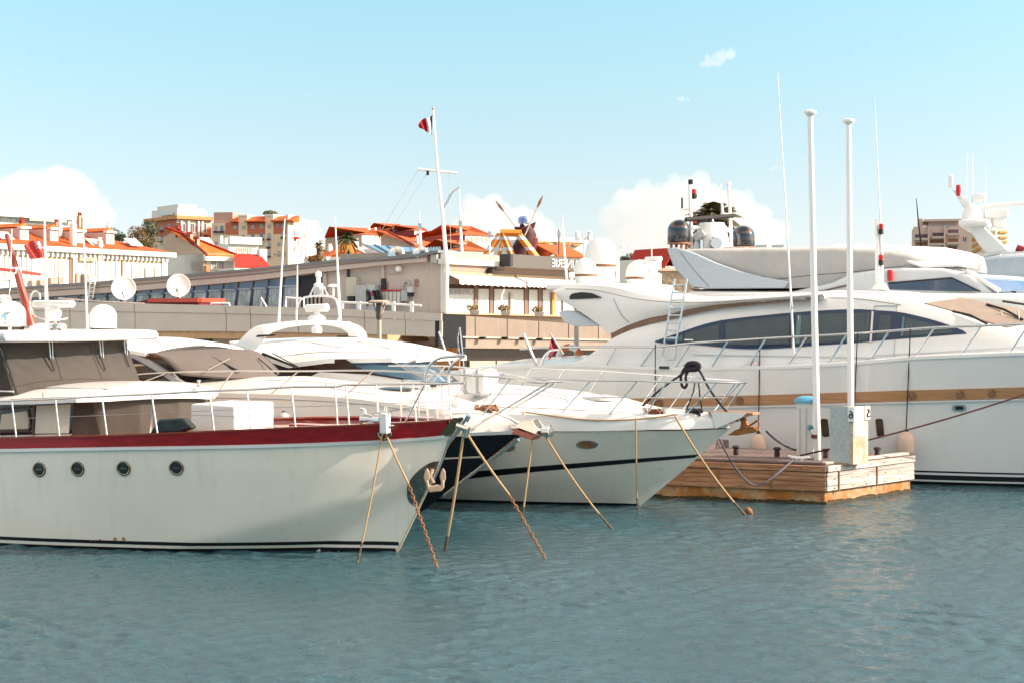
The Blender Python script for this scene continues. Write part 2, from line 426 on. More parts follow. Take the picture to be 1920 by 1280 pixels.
def zstrip(name, m, root, b, x0, x1, zlo, zhi, off=0.005, n=60, k=3, both=True, th=0.02):
    mb = MB()
    for s in ((-1, 1) if both else (-1,)):
        rows = []
        for j in range(k + 1):
            r = []
            for i in range(n + 1):
                x = lerp(x0, x1, i / n); z = lerp(zlo(x), zhi(x), j / k); r.append((x, s * (b(x, z) + off), z))
            rows.append(r)
        mb.sheet(rows, (0, -s * th, 0))
    return mb.build(name, m, root)
def roofpx(fr, name, m, root, edge, ridge, th=0.08, nx=30, ny=16, p=2.2, yr=0.0, **kw):
    """a crowned top: EDGE = (px,py,half breadth) along its near edge, RIDGE = pixels along its middle"""
    E = [(fr.at_y(px, py, -h), h) for px, py, h in edge]; Rg = [fr.at_y(px, py, yr) for px, py in ridge]
    ze = fitline([(q.x, q.z) for q, h in E]); hf = fitline([(q.x, h) for q, h in E]); zr = fitline([(q.x, q.z) for q in Rg])
    x0, x1 = min(q.x for q, h in E), max(q.x for q, h in E); rows = []
    for i in range(nx + 1):
        x = lerp(x0, x1, i / nx); h = max(hf(x), 0.02); a = ze(x); r = max(zr(x), a + 0.005)
        rows.append([(x, h * math.sin(math.pi / 2 * (2 * k / ny - 1)), a + (r - a) * (1 - abs(math.sin(math.pi / 2 * (2 * k / ny - 1))) ** p)) for k in range(ny + 1)])
    mb = MB(); mb.sheet(rows, (0, 0, -th)); return mb.build(name, m, root, **kw)
def bodypx(fr, name, m, root, st, crown=0.06, r=0.08, tumble=0.06, **kw):
    """a cabin: stations (px, py top, py bottom, half breadth); closed at both ends"""
    rings = []
    for px, pt, pb, h in sorted(st, key=lambda q: fr.at_y(q[0], q[1], -q[3]).x):
        a = fr.at_y(px, pt, -h); c = fr.at_y(px, pb, -h); x = a.x; zt = a.z; zb = min(c.z, zt - 0.02); rr = min(r, h * 0.4, (zt - zb) * 0.5)
        ring = [(x, -h - tumble, zb)]
        for q in range(5):
            an = math.pi - q * math.pi / 8; ring.append((x, -h + rr + rr * math.cos(an), zt - rr + rr * math.sin(an)))
        for q in range(1, 6):
            t = -1 + 2 * q / 6; ring.append((x, t * (h - rr), zt + crown * (1 - t * t)))
        for q in range(5):
            an = math.pi / 2 - q * math.pi / 8; ring.append((x, h - rr + rr * math.cos(an), zt - rr + rr * math.sin(an)))
        ring.append((x, h + tumble, zb)); rings.append(ring)
    mb = MB(); mb.loft(rings); return mb.build(name, m, root, **kw)
def depth(fr, p): return fr.wor(p).y
def dome(fr, name, m, root, px, pyb, hw, pyt, y, seg=28, straight=0.45, base=None, squash=1.0, cap=None):
    c = fr.at_y(px, pyb, y); s = depth(fr, c) / F; r = hw * s; H = (pyb - pyt) * s; cylh = max(0.0, H - r * squash) if straight is None else H * straight
    prof = [(r * 0.86, 0), (r * 0.97, 0.03 * H), (r, 0.08 * H), (r, cylh)] + [(r * math.cos(a), cylh + (H - cylh) * math.sin(a)) for a in np.linspace(0.12, 1.5, 9)] + [(0.01, H)]
    mb = MB(); mb.lathe(prof, c, seg); o = mb.build(name, m, root, ang=50)
    if base: MB().lathe([(r * 0.7, -base * s), (r * 0.88, -base * s * 0.3), (r * 0.9, 0.012)], c, seg).build('pedestal', base_mat, o)
    return o
base_mat = GREYP
def tubepx(fr, name, m, root, pts, r, seg=8, sm=0):
    """a bent tube through (px,py,y) points in the thing's own axes"""
    P = [fr.at_y(a, b, y) for a, b, y in pts]
    if sm: P = [Vector(q) for q in smooth_poly([tuple(p) for p in P], sm)]
    return MB().tube(P, r, seg).build(name, m, root, ang=60)
def stanchions(fr, root, b, lst, r=0.012, inset=0.05, m=None, name='stanchion'):
    tops = []
    for bx, by, tx, ty in lst:
        p = fr.on(bx, by, b); p.y = min(p.y + inset, -0.02); t = fr.at_y(tx, ty, p.y)
        MB().tube([p - Vector((0, 0, .03)), t], r, 8).build(name, m or CHROME, root); tops.append(t)
    return tops
def rail(root, tops, r=0.014, name='handrail', m=None, sm=6):
    P = [Vector(q) for q in smooth_poly([tuple(p) for p in tops], sm)]
    return MB().tube(P, r, 8).build(name, m or CHROME, root, ang=60)
def wiper(fr, root, a, b_, c, y0, y1, name='windscreen_wiper', arm2=None):
    pass
def water_pt(px, py): return W(px, py, dz(py, 0.0))

# ================================================================== the classic yacht with the red bulwark
A = Frame(water_pt(745, 1034), 26)
yA = thing('classic_motor_yacht', 'white classic motor yacht with varnished red bulwark and four round portholes', 'yacht', A)
stemA = [(-0.5, -0.6), (0, 0), (0.41, .76), (.68, 1.25), (.83, 1.64), (1.16, 2.02), (1.2, 2.2)]
bA = hull_surf(stemA, [(0, 0), (.35, .16), (.85, .50), (1.79, .99), (3.04, 1.45), (5.7, 2.12), (8, 2.3), (15, 2.2)],
               [(0, 0), (.35, .19), (.9, .62), (2, 1.26), (3.6, 1.78), (5.5, 2.10), (8, 2.32), (16, 2.3)], 1.85, 1.0,
               chine=lambda x: (max(0.0, 0.0 + (x + 3.1) * 0.30) if x > -3.1 else 0, 0.85))
topA = zline(A, [(0, 822), (120, 819), (240, 816), (400, 809), (560, 802), (710, 796), (805, 791), (868, 786)], bA)
redA = zline(A, [(0, 842), (240, 838), (480, 834), (710, 826), (800, 820), (848, 815)], bA)
mkhull('hull', HULLW, yA, bA, lambda x: redA(x) + 0.01, -14)
zstrip('bulwark', MAHOG, yA, bA, -13.9, bA.xs(1.9) - .16, redA, topA, off=0.02, n=90, th=0.06)
zstrip('rubbing_strake', GEL, yA, bA, -13.9, bA.xs(1.7) - .05, lambda x: redA(x) - .035, lambda x: redA(x) + .012, off=0.035, n=80, th=0.05)
zstrip('cap_rail', MAHOGL, yA, bA, -13.9, bA.xs(1.9) - .05, lambda x: topA(x), lambda x: topA(x) + .025, off=0.035, n=80, th=0.16)
wlt = lambda a, c: (lambda x: lerp(a, c, min(max((-x) / 6, 0), 1)))
zstrip('boot_stripe', BLACK, yA, bA, -13.9, -0.02, wlt(-.3, -.3), wlt(.055, .04), off=0.004, n=80)
zstrip('upper_boot_stripe', BLACK, yA, bA, -13.9, 0.03, wlt(.10, .09), wlt(.155, .14), off=0.004, n=80)
deck_sheet('deck', mat('teak_deck', (.40, .27, .17), .6, var=.2, stretch=(1, 12, 1)), yA, bA, topA, -13.5, bA.xs(2) - .35, .05, .10)
# stem fittings
mb = MB()
for s in (-1, 1):
    rows = []
    for z in np.linspace(1.76, 2.02, 6):
        xx = bA.xs(z); rows.append([(xx - t, s * (bA(xx - t, z) + .03), z) for t in (0.0, .04, .08, .12, .17)])
    mb.sheet(rows, (0, -s * .02, 0))
mb.build('stem_plate', BRONZE, yA)
MB().tube([(bA.xs(z) + .012, 0, z) for z in np.linspace(2.06, 1.0, 12)], [.055, .05, .045, .04, .035, .03, .026, .024, .022, .02, .02, .02], 8).build('stem_band', CHROME, yA)
MB().tube([(bA.xs(z) + .004, 0, z) for z in np.linspace(1.0, -.1, 8)], .016, 8).build('stem_band', mat('worn_stem_strip', (.55, .45, .32), .6), yA)
# the bright plate that guards the bow from the anchor
rows = []
cz, rx = A.on(806, 906, bA), 0.36
for j in range(9):
    rows.append([])
    for i in range(17):
        an = math.pi * (0.5 + i / 16); rr_ = j / 8
        z = cz.z + .34 * rr_ * math.sin(an) ; x = bA.xs(z) - .02 - (.27) * rr_ * abs(math.cos(an)) * (1.0 if rr_ else 0)
        rows[-1].append((x, -bA(x, z) - .012, z))
MB().sheet(rows, (0, .02, 0)).build('anchor_guard', CHROME if False else mat('guard_plate', (.50, .43, .33), .20, metal=1, var=.6, scale=4, col2=(.22, .24, .24), mixs=3), yA)
# portholes
for px, py in ((74, 879), (146, 878), (232, 877), (331, 876)):
    p = A.on(px, py, bA); e = .02
    nx = (bA(p.x + e, p.z) - bA(p.x - e, p.z)) / (2 * e); nz = (bA(p.x, p.z + e) - bA(p.x, p.z - e)) / (2 * e)
    nrm = Vector((-nx, -1, -nz)).normalized() * -1; nrm = Vector((-nx, -1, -nz)).normalized()
    ring = MB().lathe([(.085, -.02), (.085, .016), (.098, .022), (.112, .016), (.115, -.02)], p, 28, nrm).build('porthole', BRONZE, yA)
    MB().lathe([(.086, -.015), (.086, .003), (.05, .006), (.001, .006)], p, 24, nrm).build('porthole_glass', GLASS, ring)
    MB().box(p + nrm * .008, (.10, .012, .02), nrm.to_track_quat('Y', 'Z').to_matrix()).build('hinge_bar', BRONZE, ring)
# discharge outlets with rust
for px, py, rr in ((170, 1012, .012), (180, 1012, .012), (188, 1011, .012), (216, 1009, .022), (232, 1009, .022)):
    p = A.on(px, py, bA); MB().lathe([(rr * .5, -.01), (rr * .6, .012), (rr, .014), (rr * 1.1, -.01)], p, 12, (0, -1, 0)).build('drain_outlet', RUST, yA)
# coachroof
hcA = fitline([(-10, 1.66), (-6.2, 1.62), (-5.2, 1.46), (-4.6, 1.22), (-4.1, .86), (-3.7, .42), (-3.5, .06)])
cA = lambda x, z: hcA(x)
zceil = zline(A, [(0, 752), (60, 751), (195, 746), (282, 741), (395, 739)], cA); zcb = lambda x: topA(x) - .13
xf = -3.52
rings = []
for x in np.linspace(-9.5, xf, 24):
    h = hcA(x); rings.append([(x, -h, zcb(x)), (x, -h + .04, zceil(x) + .01), (x, 0, zceil(x) + .05), (x, h - .04, zceil(x) + .01), (x, h, zcb(x))])
MB().loft(rings).build('cabin_side', GEL2, yA)
roofpx(A, 'coachroof', GEL, yA, [(-160, 757, 1.72), (0, 752, 1.72), (60, 751, 1.72), (150, 747, 1.66)] + [(px, py, -A.on(px, py, cA).y + .07) for px, py in ((200, 746), (250, 743), (282, 741), (310, 740.5), (340, 740), (365, 740), (385, 741), (398, 742))],
       [(-200, 735), (0, 733), (80, 722), (175, 715), (250, 715), (330, 719), (400, 727), (440, 738)], th=.05, nx=40, p=3.0)
tubepx(A, 'roof_handrail', CHROME, yA, [(40, 728, -1.1), (108, 727, -1.1), (172, 728, -1.1), (205, 728, -1.1)], .014)
MB().lathe([(.05, 0), (.05, .03), (.02, .04), (.02, .08), (.035, .10), (.001, .11)], A.at_y(373, 724, -.2), 12).build('deck_fitting', CHROME, yA)
# side screens, curtains and cover
drape(A, 'window_glass', GLASS, yA, [(0, 757), (138, 753)], [(0, 815), (138, 812)], cA, .006)
cur = mat('pale_curtain', (.56, .55, .50), .8, var=.1, scale=6, stretch=(8, 1, 1))
drape(A, 'curtain', cur, yA, [(69, 760), (133, 757)], [(66, 812), (130, 811)], cA, .012, k=3)
fr_ = mat('cream_blind', (.50, .46, .38), .7, var=.12)
drape(A, 'window_blind', fr_, yA, [(4, 776), (55, 769)], [(0, 804), (54, 803)], cA, .012, k=3)
for pts in ([(0, 766), (60, 762)], [(54, 766), (60, 800), (54, 806)], [(0, 808), (54, 805)], [(66, 759), (64, 815)]):
    MB().tube([A.on(x, y, cA) + Vector((0, -.03, 0)) for x, y in pts], .014, 6).build('window_trim', mat('dark_wood_trim', (.07, .035, .02), .4), yA)
drape(A, 'side_screen', CANVASD, yA, [(139, 747), (171, 746)], [(136, 818), (191, 816)], cA, .016, k=4)
drape(A, 'side_screen', MESHS, yA, [(172, 747), (288, 742)], [(191, 816), (280, 811)], cA, .010, k=6)
drape(A, 'side_screen', MESHS, yA, [(289, 742), (392, 740)], [(287, 810), (398, 808)], cA, .010, k=6)
seam(bpy.data.objects['coachroof'], A, [[(20, 748), (190, 741), (330, 735), (395, 738)], [(80, 735), (82, 748)]], .006)
# wheelhouse under its canvas
def whx(y, z): return -6.12 - (z - 2.3) * .45 + .30 * (1 - (y / 1.45) ** 2)
def whring(z, o=0.0):
    r = [(-10.5, -1.45 - o, z)] + [(whx(y, z) + o, y * (1 + o / 1.45), z) for y in np.linspace(-1.45, 1.45, 15)] + [(-10.5, 1.45 + o, z)]
    return r
MB().loft([whring(z) for z in (2.1, 2.4, 2.7, 3.08)]).build('wheelhouse', GEL2, yA)
rows = []
for z in np.linspace(2.2, 3.06, 30):
    rows.append([(whx(y, z) + .035 + .016 * math.sin(y * 8 + z * 9 + math.sin(y * 5)) * math.sin(z * 13 + y * 3) * (1.2 if z > 2.6 else .5), y, z + (0.0 if z > 2.25 else .12 * (1 - (y / 1.45) ** 2) + .0)) for y in np.linspace(-1.46, 1.46, 70)])
MB().sheet(rows, (-.025, 0, 0)).build('windscreen_cover', CANVAS, yA, ang=80)
seam(bpy.data.objects['windscreen_cover'], A, [[(31, 724), (80, 714), (150, 710), (222, 711)], [(98, 645), (116, 712)], [(165, 643), (192, 711)], [(10, 651), (188, 646)]], .007, CANVASD, 'cover_stitching', .004)
rows = [[(x, -1.485 + .008 * math.sin(x * 7 + z * 5), z) for x in np.linspace(-10.4, whx(-1.45, z) - .01, 16)] for z in np.linspace(2.2, 3.06, 8)]
MB().sheet(rows, (0, .025, 0)).build('side_window_cover', CANVASD, yA, ang=80)
MB().tube([(-10.4, -1.52, 2.30), (whx(-1.45, 2.3) + .02, -1.5, 2.30)], .012, 6).build('cover_batten', GEL, yA)
def brow(z, o): return [(-10.8, -1.78 - o, z)] + [(-5.95 + .42 * (1 - (y / 1.78) ** 2) + o - (z - 3.05) * .4, y, z) for y in np.linspace(-1.78 - o, 1.78 + o, 17)] + [(-10.8, 1.78 + o, z)]
MB().loft([brow(3.07, -.05), brow(3.10, .0), brow(3.16, .02), brow(3.21, .0), brow(3.235, -.12), brow(3.245, -.5)]).build('wheelhouse_roof', GEL, yA, ang=50)
for k, (a, bt, ct) in enumerate([((42, 640), (55, 672), (59, 693)), ((113, 637), (123, 669), (134, 692)), ((166, 637), (172, 664), (182, 686))]):
    y = (-.75, .35, 1.15)[k]
    f = lambda p, e=0.07: (lambda q: Vector((whx(y, q.z) + e, q.y, q.z)))(A.at_y(p[0], p[1], y))
    p0, p1, p2 = f(a, .16), f(bt), f(ct)
    w = MB().tube([p0, p1], .012, 6).build('windscreen_wiper', STEEL, yA)
    MB().tube([p0 + Vector((0, .07, 0)), p1 + Vector((0, .05, 0))], .010, 6).build('wiper_arm', STEEL, w)
    MB().tube([p1 + Vector((-.0, -.09, .17)), p2], .013, 6).build('wiper_blade', RUBBER, w)
# on the roof: domes, radar, aerials and the wooden mast
ZR = 3.24
def onroof(px, y, z=ZR): q = A.at_y(px, 600, y); return Vector((q.x, y, z))
def domeA(px, hw, pyb, pyt, y, name, straight=.45, m=WPLAST):
    o = dome(A, name, m, yA, px, pyb, hw, pyt, y, straight=straight)
    c = A.at_y(px, pyb, y); s = depth(A, c) / F
    MB().lathe([(hw * s * .8, ZR - c.z - .02), (hw * s * .92, .01)], c, 24).build('dome_base', CANVASD, o); return o
domeA(193, 25, 616, 571, .9, 'satellite_dome', .5)
domeA(18, 30, 613, 564, -.3, 'satellite_dome', .45)
domeA(8, 13, 567, 552, .2, 'small_dome', .6)
q = onroof(21, -.9); 
l_ = MB().lathe([(.10, -.05), (.115, 0), (.115, .12), (.10, .14), (.001, .145)], A.at_y(20, 598, -.9) - Vector((.06, 0, 0)), 20, (1, -.35, 0)).build('searchlight', CHROME, yA)
MB().tube([A.at_y(18, 600, -.9), Vector((A.at_y(18, 600, -.9).x, -.9, ZR - .02))], .025, 8).build('searchlight_post', WPLAST, l_)
# radar scanner on a bent steel bracket
rb = MB()
c = A.at_y(100, 570, .0); d0 = depth(A, c); s = d0 / F
rad = MB().tube([A.at_y(62, 571, .0), A.at_y(64, 570.5, .0), A.at_y(136, 570, .0), A.at_y(139, 570, .0)], [.03, .062, .062, .03], 12).build('radar_scanner', WPLAST, yA)
e = A.at_y(100, 588, .0); k = s
MB().lathe([(.001, -12 * k), (10 * k, -11 * k), (15 * k, -3 * k), (15 * k, 4 * k), (9 * k, 10 * k), (5 * k, 13 * k), (4 * k, 18 * k)], e, 20).build('radar_gearbox', WPLAST, rad)
tubepx(A, 'radar_bracket', CHROME, yA, [(60, 590, -.15), (57, 575, -.15), (57, 560, -.15), (61, 549, -.15), (68, 546, -.15), (74, 552, -.15), (75, 562, -.15)], .018, sm=4)
tubepx(A, 'radar_bracket', CHROME, yA, [(57, 575, -.15), (66, 592, -.15), (84, 599, -.1), (104, 600, .1), (126, 597, .3)], .018, sm=3)
tubepx(A, 'radar_bracket', CHROME, yA, [(104, 600, .1), (104, 618, .1)], .025)
for px in (98, 113): MB().lathe([(.001, 0), (.07, .0), (.055, .10), (.001, .10)], A.at_y(px, 613, -.3), 14, (1, -.3, 0)).build('horn', CHROME, yA)
MB().lathe([(.22, 0), (.20, .05), (.12, .10), (.001, .12)], onroof(78, -.2), 18).build('roof_hatch', WPLAST, yA)
mst = MB().tube([A.at_y(60, 612, .3), A.at_y(33, 515, .3), A.at_y(12, 440, .3)], [.085, .06, .035], 10).build('mast', mat('varnished_mast', (.32, .03, .008), .2, var=.3, coat=.5), yA)
tubepx(A, 'mast_spreader', MATS['varnished_mast'], mst, [(-60, 498, -.9), (25, 508, .25), (75, 515, 1.0)], .03)
MB().box(A.at_y(30, 508, .3), (.12, .14, .12)).build('mast_fitting', CHROME, mst)
tubepx(A, 'aerial', WPLAST, yA, [(88, 614, .5), (84, 460, .5), (82, 336, .5)], [.038, .022, .010])
tubepx(A, 'aerial', WPLAST, yA, [(164, 618, .6), (160, 520, .6), (156, 436, .6)], [.020, .016, .010])
tubepx(A, 'stay_wire', STEEL, yA, [(22, 430, .3), (19, 540, .1), (16, 560, .0)], .006)
# guard rail
stl = [(25, 823, 22, 750), (106, 820, 104, 747), (195, 816, 191, 742), (290, 812, 284, 738), (396, 808, 393, 732), (466, 803, 463, 730), (549, 799, 546, 725), (628, 797, 628, 724), (650, 796, 648, 721),
       (706, 793, 705, 720), (776, 790, 774, 719), (798, 789, 797, 719), (828, 787, 826, 719), (842, 786, 841, 718)]
tops = stanchions(A, yA, lambda x, z: bA(x, 1.9), stl, r=.0135, inset=.07)
P0 = [A.at_y(-160, 757, -2.1)] + tops + [Vector((tops[-1].x + .26, -.02, tops[-1].z + .01))]
rail(yA, P0, .016)
far = [Vector((p.x, -p.y, p.z)) for p in tops[7:]]
rail(yA, far + [P0[-1]], .014)
for p in far[::2]: MB().tube([Vector((p.x, p.y, topA(p.x) - .05)), p], .012, 8).build('stanchion', CHROME, yA)
wire = [Vector((p.x, p.y, lerp(topA(p.x), p.z, .52))) for p in tops]
MB().tube(wire, .004, 5).build('guard_wire', STEEL, yA)
tubepx(A, 'bow_hoop', CHROME, yA, [(797, 717, -.35), (799, 697, -.35), (808, 681, -.32), (824, 671, -.28), (848, 668, -.22), (872, 666, -.15)], .022, sm=5)
tubepx(A, 'bow_hoop', CHROME, yA, [(841, 716, .12), (842, 694, .12), (851, 680, .08), (862, 672, 0), (872, 667, -.12)], .022, sm=5)
tubepx(A, 'bow_brace', CHROME, yA, [(760, 790, -.3), (778, 755, -.3), (795, 722, -.3)], .013)
# foredeck gear
c = A.at_y(697, 786, -.55)
wl_ = MB().tube([c + Vector((-.17, 0, 0)), c + Vector((-.16, 0, 0)), c + Vector((-.05, 0, 0)), c + Vector((0, 0, 0)), c + Vector((.05, 0, 0)), c + Vector((.06, 0, 0)), c + Vector((.17, 0, 0))], [.07, .085, .085, .06, .06, .09, .09], 18).build('windlass', CHROME, yA)
MB().box(c + Vector((0, 0, -.12)), (.22, .2, .16)).build('windlass_base', CHROME, wl_, bevel=.02)
MB().tube([c + Vector((-.1, 0, .06)), c + Vector((-.12, 0, .14)), c + Vector((-.16, -.05, .16))], .02, 8).build('windlass_brake', CHROME, wl_)
c = A.on(724, 795, bA) + Vector((0, -.03, .0))
bt = MB().box(c + Vector((0, 0, .02)), (.13, .12, .30)).build('mooring_post', WPLAST, yA, bevel=.02)
MB().tube([c + Vector((-.10, 0, .17)), c + Vector((.10, 0, .17))], .02, 10).build('post_pin', CHROME, bt)
MB().tube([c + Vector((-.05, .1, .17)), c + Vector((-.05, .1, .25))], .022, 8).build('post_pin', CHROME, bt)
c = A.on(724, 809, bA) + Vector((0, -.05, 0))
MB().tube([c + Vector((.10 * math.cos(a), 0, .10 * math.sin(a))) for a in np.linspace(math.pi * .98, 2 * math.pi * 1.01, 12)], .028, 8).build('fairlead', BRONZE, yA)
MB().box(c + Vector((0, .02, .10)), (.32, .12, .025)).build('fairlead_plate', CHROME, yA, bevel=.008)
for (px0, px1, py, y) in ((462, 510, 803, -.75), (550, 665, 796, -.5), (508, 552, 801, -.85)):
    a, b_ = A.at_y(px0, py, y), A.at_y(px1, py, y)
    MB().box(((a.x + b_.x) / 2, y, a.z - .02), (b_.x - a.x, .25, .09)).build('deck_coaming', MAHOGL if px0 == 508 else MAHOG, yA, bevel=.01)

# ---- things lying on or hanging from it
o = bpy.data.objects.new
c0 = A.at_y(357, 808, -1.15); c1 = A.at_y(440, 808, -1.15); zt = A.at_y(440, 759, -1.15).z
L_ = c1.x - c0.x
bx = MB().box((0, 0, 0), (L_, .98, zt - c0.z)).build('deck_box', mat('white_box_paint', (.80, .78, .76), .6, var=.04, bump=.01, bscale=6), None, bevel=.03)
bx.location = A.wor(((c0.x + c1.x) / 2, -1.15 + .49, (c0.z + zt) / 2)); bx.rotation_euler = (0, 0, -A.a)
tag(bx, 'large white square deck box in front of the taupe cabin screens', 'deck box')
s1 = MB().box((0, 0, (zt - c0.z) * .1), (L_ + .006, .986, .008)).build('lid_seam', GREYP, bx)
pts = [(279, 812), (290, 795), (297, 785), (340, 783), (358, 801), (350, 806), (330, 811)]
P = [A.at_y(x, y, -1.72) for x, y in pts]; cc = sum(P, Vector()) / len(P)
cv = MB().prism([p - cc for p in P], (0, .16, 0)).build('covered_outboard', mat('dark_green_cover', (.006, .016, .018), .5, bump=.02, bscale=6), None, bevel=.03)
cv.location = A.wor(cc); cv.rotation_euler = (0, 0, -A.a); tag(cv, 'dark green covered bundle leaning on the cabin screen of the red-trimmed yacht', 'cover')
# ================================================================== navy cruiser with taupe windscreen cover
B = Frame(water_pt(786, 962), 28)
yB = thing('navy_sport_cruiser', 'motor cruiser with navy blue bow and taupe cover over its windscreen', 'motorboat', B)
stemB = [(-.6, -.6), (0, 0), (2.10, 1.50), (2.75, 2.0)]
bB = hull_surf(stemB, [(0, 0), (1.5, .62), (3.5, 1.15), (6, 1.5), (12, 1.6)], [(0, 0), (.4, .22), (1.0, .66), (2.2, 1.16), (4, 1.52), (6, 1.66), (13, 1.66)], 1.5, 1.3)
shB = fitline([(-11, 1.30), (-6, 1.36), (-2, 1.42), (1, 1.48), (2.2, 1.52)])
mkhull('hull', NAVY, yB, bB, shB, -10.5)
zstrip('hull_stripe', mat('cream_stripe', (.62, .52, .44), .4), yB, bB, -10, 1.35, lambda x: .99 + x * .05, lambda x: 1.02 + x * .05, off=.006)
zstrip('gunwale_band', GEL, yB, bB, -10.4, 2.0, lambda x: shB(x) - .03, lambda x: shB(x) + .03, off=.03, th=.06)
MB().tube([(bB.xs(z) + .01, 0, z) for z in np.linspace(1.4, .35, 8)], [.05, .045, .04, .035, .03, .03, .025, .02], 8).build('stem_guard', CHROME, yB)
zedB = zline(B, [(335, 724), (400, 732), (500, 735), (575, 737), (660, 743), (740, 753), (825, 764), (870, 771), (935, 775), (958, 786), (978, 800)], lambda x, z: max(.05, bB(min(x, 1.95), 1.5) - .10))
zrgB = zline(B, [(380, 707), (560, 704), (640, 714), (725, 728), (800, 744), (870, 760), (935, 770), (975, 790)], lambda x, z: 0.0)
rings = []
for x in list(np.linspace(-9.5, 1.0, 36)) + [1.3, 1.6, 1.85, 2.02, 2.12]:
    h = max(.05, bB(x, 1.49) - .02); z0 = shB(x) + .02; ze = max(z0 + .04, zedB(x)); zr = max(ze + .02, zrgB(x)); h2 = max(.04, h - .10); ring = [(x, -h, z0), (x, -h + .015, z0 + (ze - z0) * .35), (x, -h2 - .02, ze - .03), (x, -h2 + .03, ze)]
    mid = [(x, y, ze + (zr - ze) * (1 - abs(y / h2) ** 1.7)) for y in np.linspace(-h2 * .9, h2 * .9, 13)]
    rings.append(ring + mid + [(p[0], -p[1], p[2]) for p in ring[::-1]])
fdB = MB().loft(rings).build('foredeck', mat('shaded_white_deck', (.60, .58, .55), .3, var=.06), yB, ang=40)  # white deck greyed in its base colour to stand for shade
seam(fdB, B, [[(400, 745), (520, 748), (660, 755), (800, 772)], [(500, 712), (600, 716), (700, 728), (740, 735)], [(610, 717), (625, 728), (720, 740), (745, 737)], [(700, 775), (780, 762), (840, 760)]], .008)
for (a, b_) in (((870, 786), (925, 785)), ((890, 793), (930, 793)), ((886, 800), (934, 800))):
    pass
# cabin sides, windscreen under cover, swept side frame, roof
hB = lambda x, z: 1.42 + 0.0 * x - max(0, (z - 2.2)) * .05
xt = -5.0; xbn = B.at_y(335, 697, -1.42).x; zt = 2.80; zbn = B.at_y(335, 697, -1.42).z
zc_, = (B.at_y(475, 706, .3).z,)
xfar = B.at_y(562, 705, 1.40).x
def wsB(t, y):           # t 0 top .. 1 foot; the foot bows forward amidships
    k = 1 - (y / 1.45) ** 2
    foot = Vector((xbn + .75 * k, y, lerp(zbn, zc_, k * .8)))
    top = Vector((xt + .22 * k, y, zt + .05 * k)); q = top.lerp(foot, t); q.z += .10 * math.sin(math.pi * t); return q
MB().sheet([[wsB(t, y) for y in np.linspace(-1.42, 1.42, 30)] for t in np.linspace(0, 1.03, 12)], (-.03, 0, -.03)).build('windscreen_cover', mat('taupe_screen_cover', (.120, .100, .092), .9, var=.12, scale=2, bump=.015, bscale=2), yB, ang=80)
roofpx(B, 'hardtop', GEL, yB, [(60, 662, 1.5), (150, 652, 1.5), (205, 650, 1.5), (240, 655, 1.48), (272, 661, 1.44)], [(120, 633), (215, 630), (300, 632), (400, 646), (470, 655)], th=.07, p=2.6)
seam(bpy.data.objects['hardtop'], B, [[(290, 640), (350, 641), (388, 647), (330, 647), (290, 640)], [(240, 650), (300, 645), (420, 655)], [(225, 634), (300, 636), (400, 650)]], .008)
rings = []
for x in np.linspace(-9.6, -3.5, 16):
    zt_ = zt - max(0, (x + 5.0)) * .62; rings.append([(x, -1.40, 1.9), (x, -1.36, zt_ - .06), (x, 1.36, zt_ - .06), (x, 1.40, 1.9)])
MB().loft(rings).build('cabin_side', mat('brown_saloon', (.10, .035, .015), .5, var=.4), yB)
drape(B, 'side_window', mat('brown_tinted_glass', (.06, .026, .014), .06, var=.5, scale=3), yB, [(196, 660), (226, 662), (262, 674), (300, 692), (338, 715)], [(196, 722), (226, 722), (262, 722), (300, 722), (338, 722)], lambda x, z: 1.41, .006, k=4)
drape(B, 'window_sill_trim', mat('cream_trim', (.55, .42, .30), .5), yB, [(212, 684), (272, 681)], [(210, 688), (276, 685)], lambda x, z: 1.41, .02, k=2, n=10)
fr1 = smooth_poly([(190, 652), (215, 653), (242, 659), (270, 670), (305, 690), (344, 716)], 5)
fr2 = smooth_poly([(190, 661), (215, 662), (240, 667), (264, 677), (298, 697), (336, 722)], 5)
drape(B, 'side_frame', mat('grey_side_frame', (.36, .36, .38), .35), yB, fr1, fr2, lambda x, z: 1.42, .05, .10, n=36, k=3)
drape(B, 'frame_trim', BLUEF, yB, [(p[0], p[1] - 1) for p in fr2], [(p[0], p[1] + 1.5) for p in fr2], lambda x, z: 1.42, .055, .02, n=36, k=2)
for (a0, a1, b0_, b1) in (((394, 675), (446, 701), (384, 703), (424, 681)), ((463, 670), (517, 705), (505, 702), (478, 679)), ((490, 667), (552, 692), (552, 695), (505, 670))):
    def onB(p, lift=.05):
        o_, d_ = B.ray(*p); best = None
        for t in np.linspace(22, 34, 400):
            q = o_ + d_ * t; y = max(-1.42, min(1.42, q.y)); k = 1 - (y / 1.45) ** 2
            xx = xt + .22 * k; tt = (zt + .05 * k - q.z) / max(.01, zt + .05 * k - lerp(zbn, zc_, k * .8)); w = wsB(min(max(tt, 0), 1), y)
            e_ = abs(w.x - q.x) + abs(w.y - q.y)
            if best is None or e_ < best[0]: best = (e_, q)
        return best[1] + Vector((lift, -.02, lift))
    w = MB().tube([onB(a0), onB(a1)], [.03, .022], 6).build('windscreen_wiper', RUBBER, yB)
    MB().tube([onB(b0_, .09), onB(b1, .09)], .012, 6).build('wiper_arm', CHROME if a0[0] < 460 else RUBBER, w)
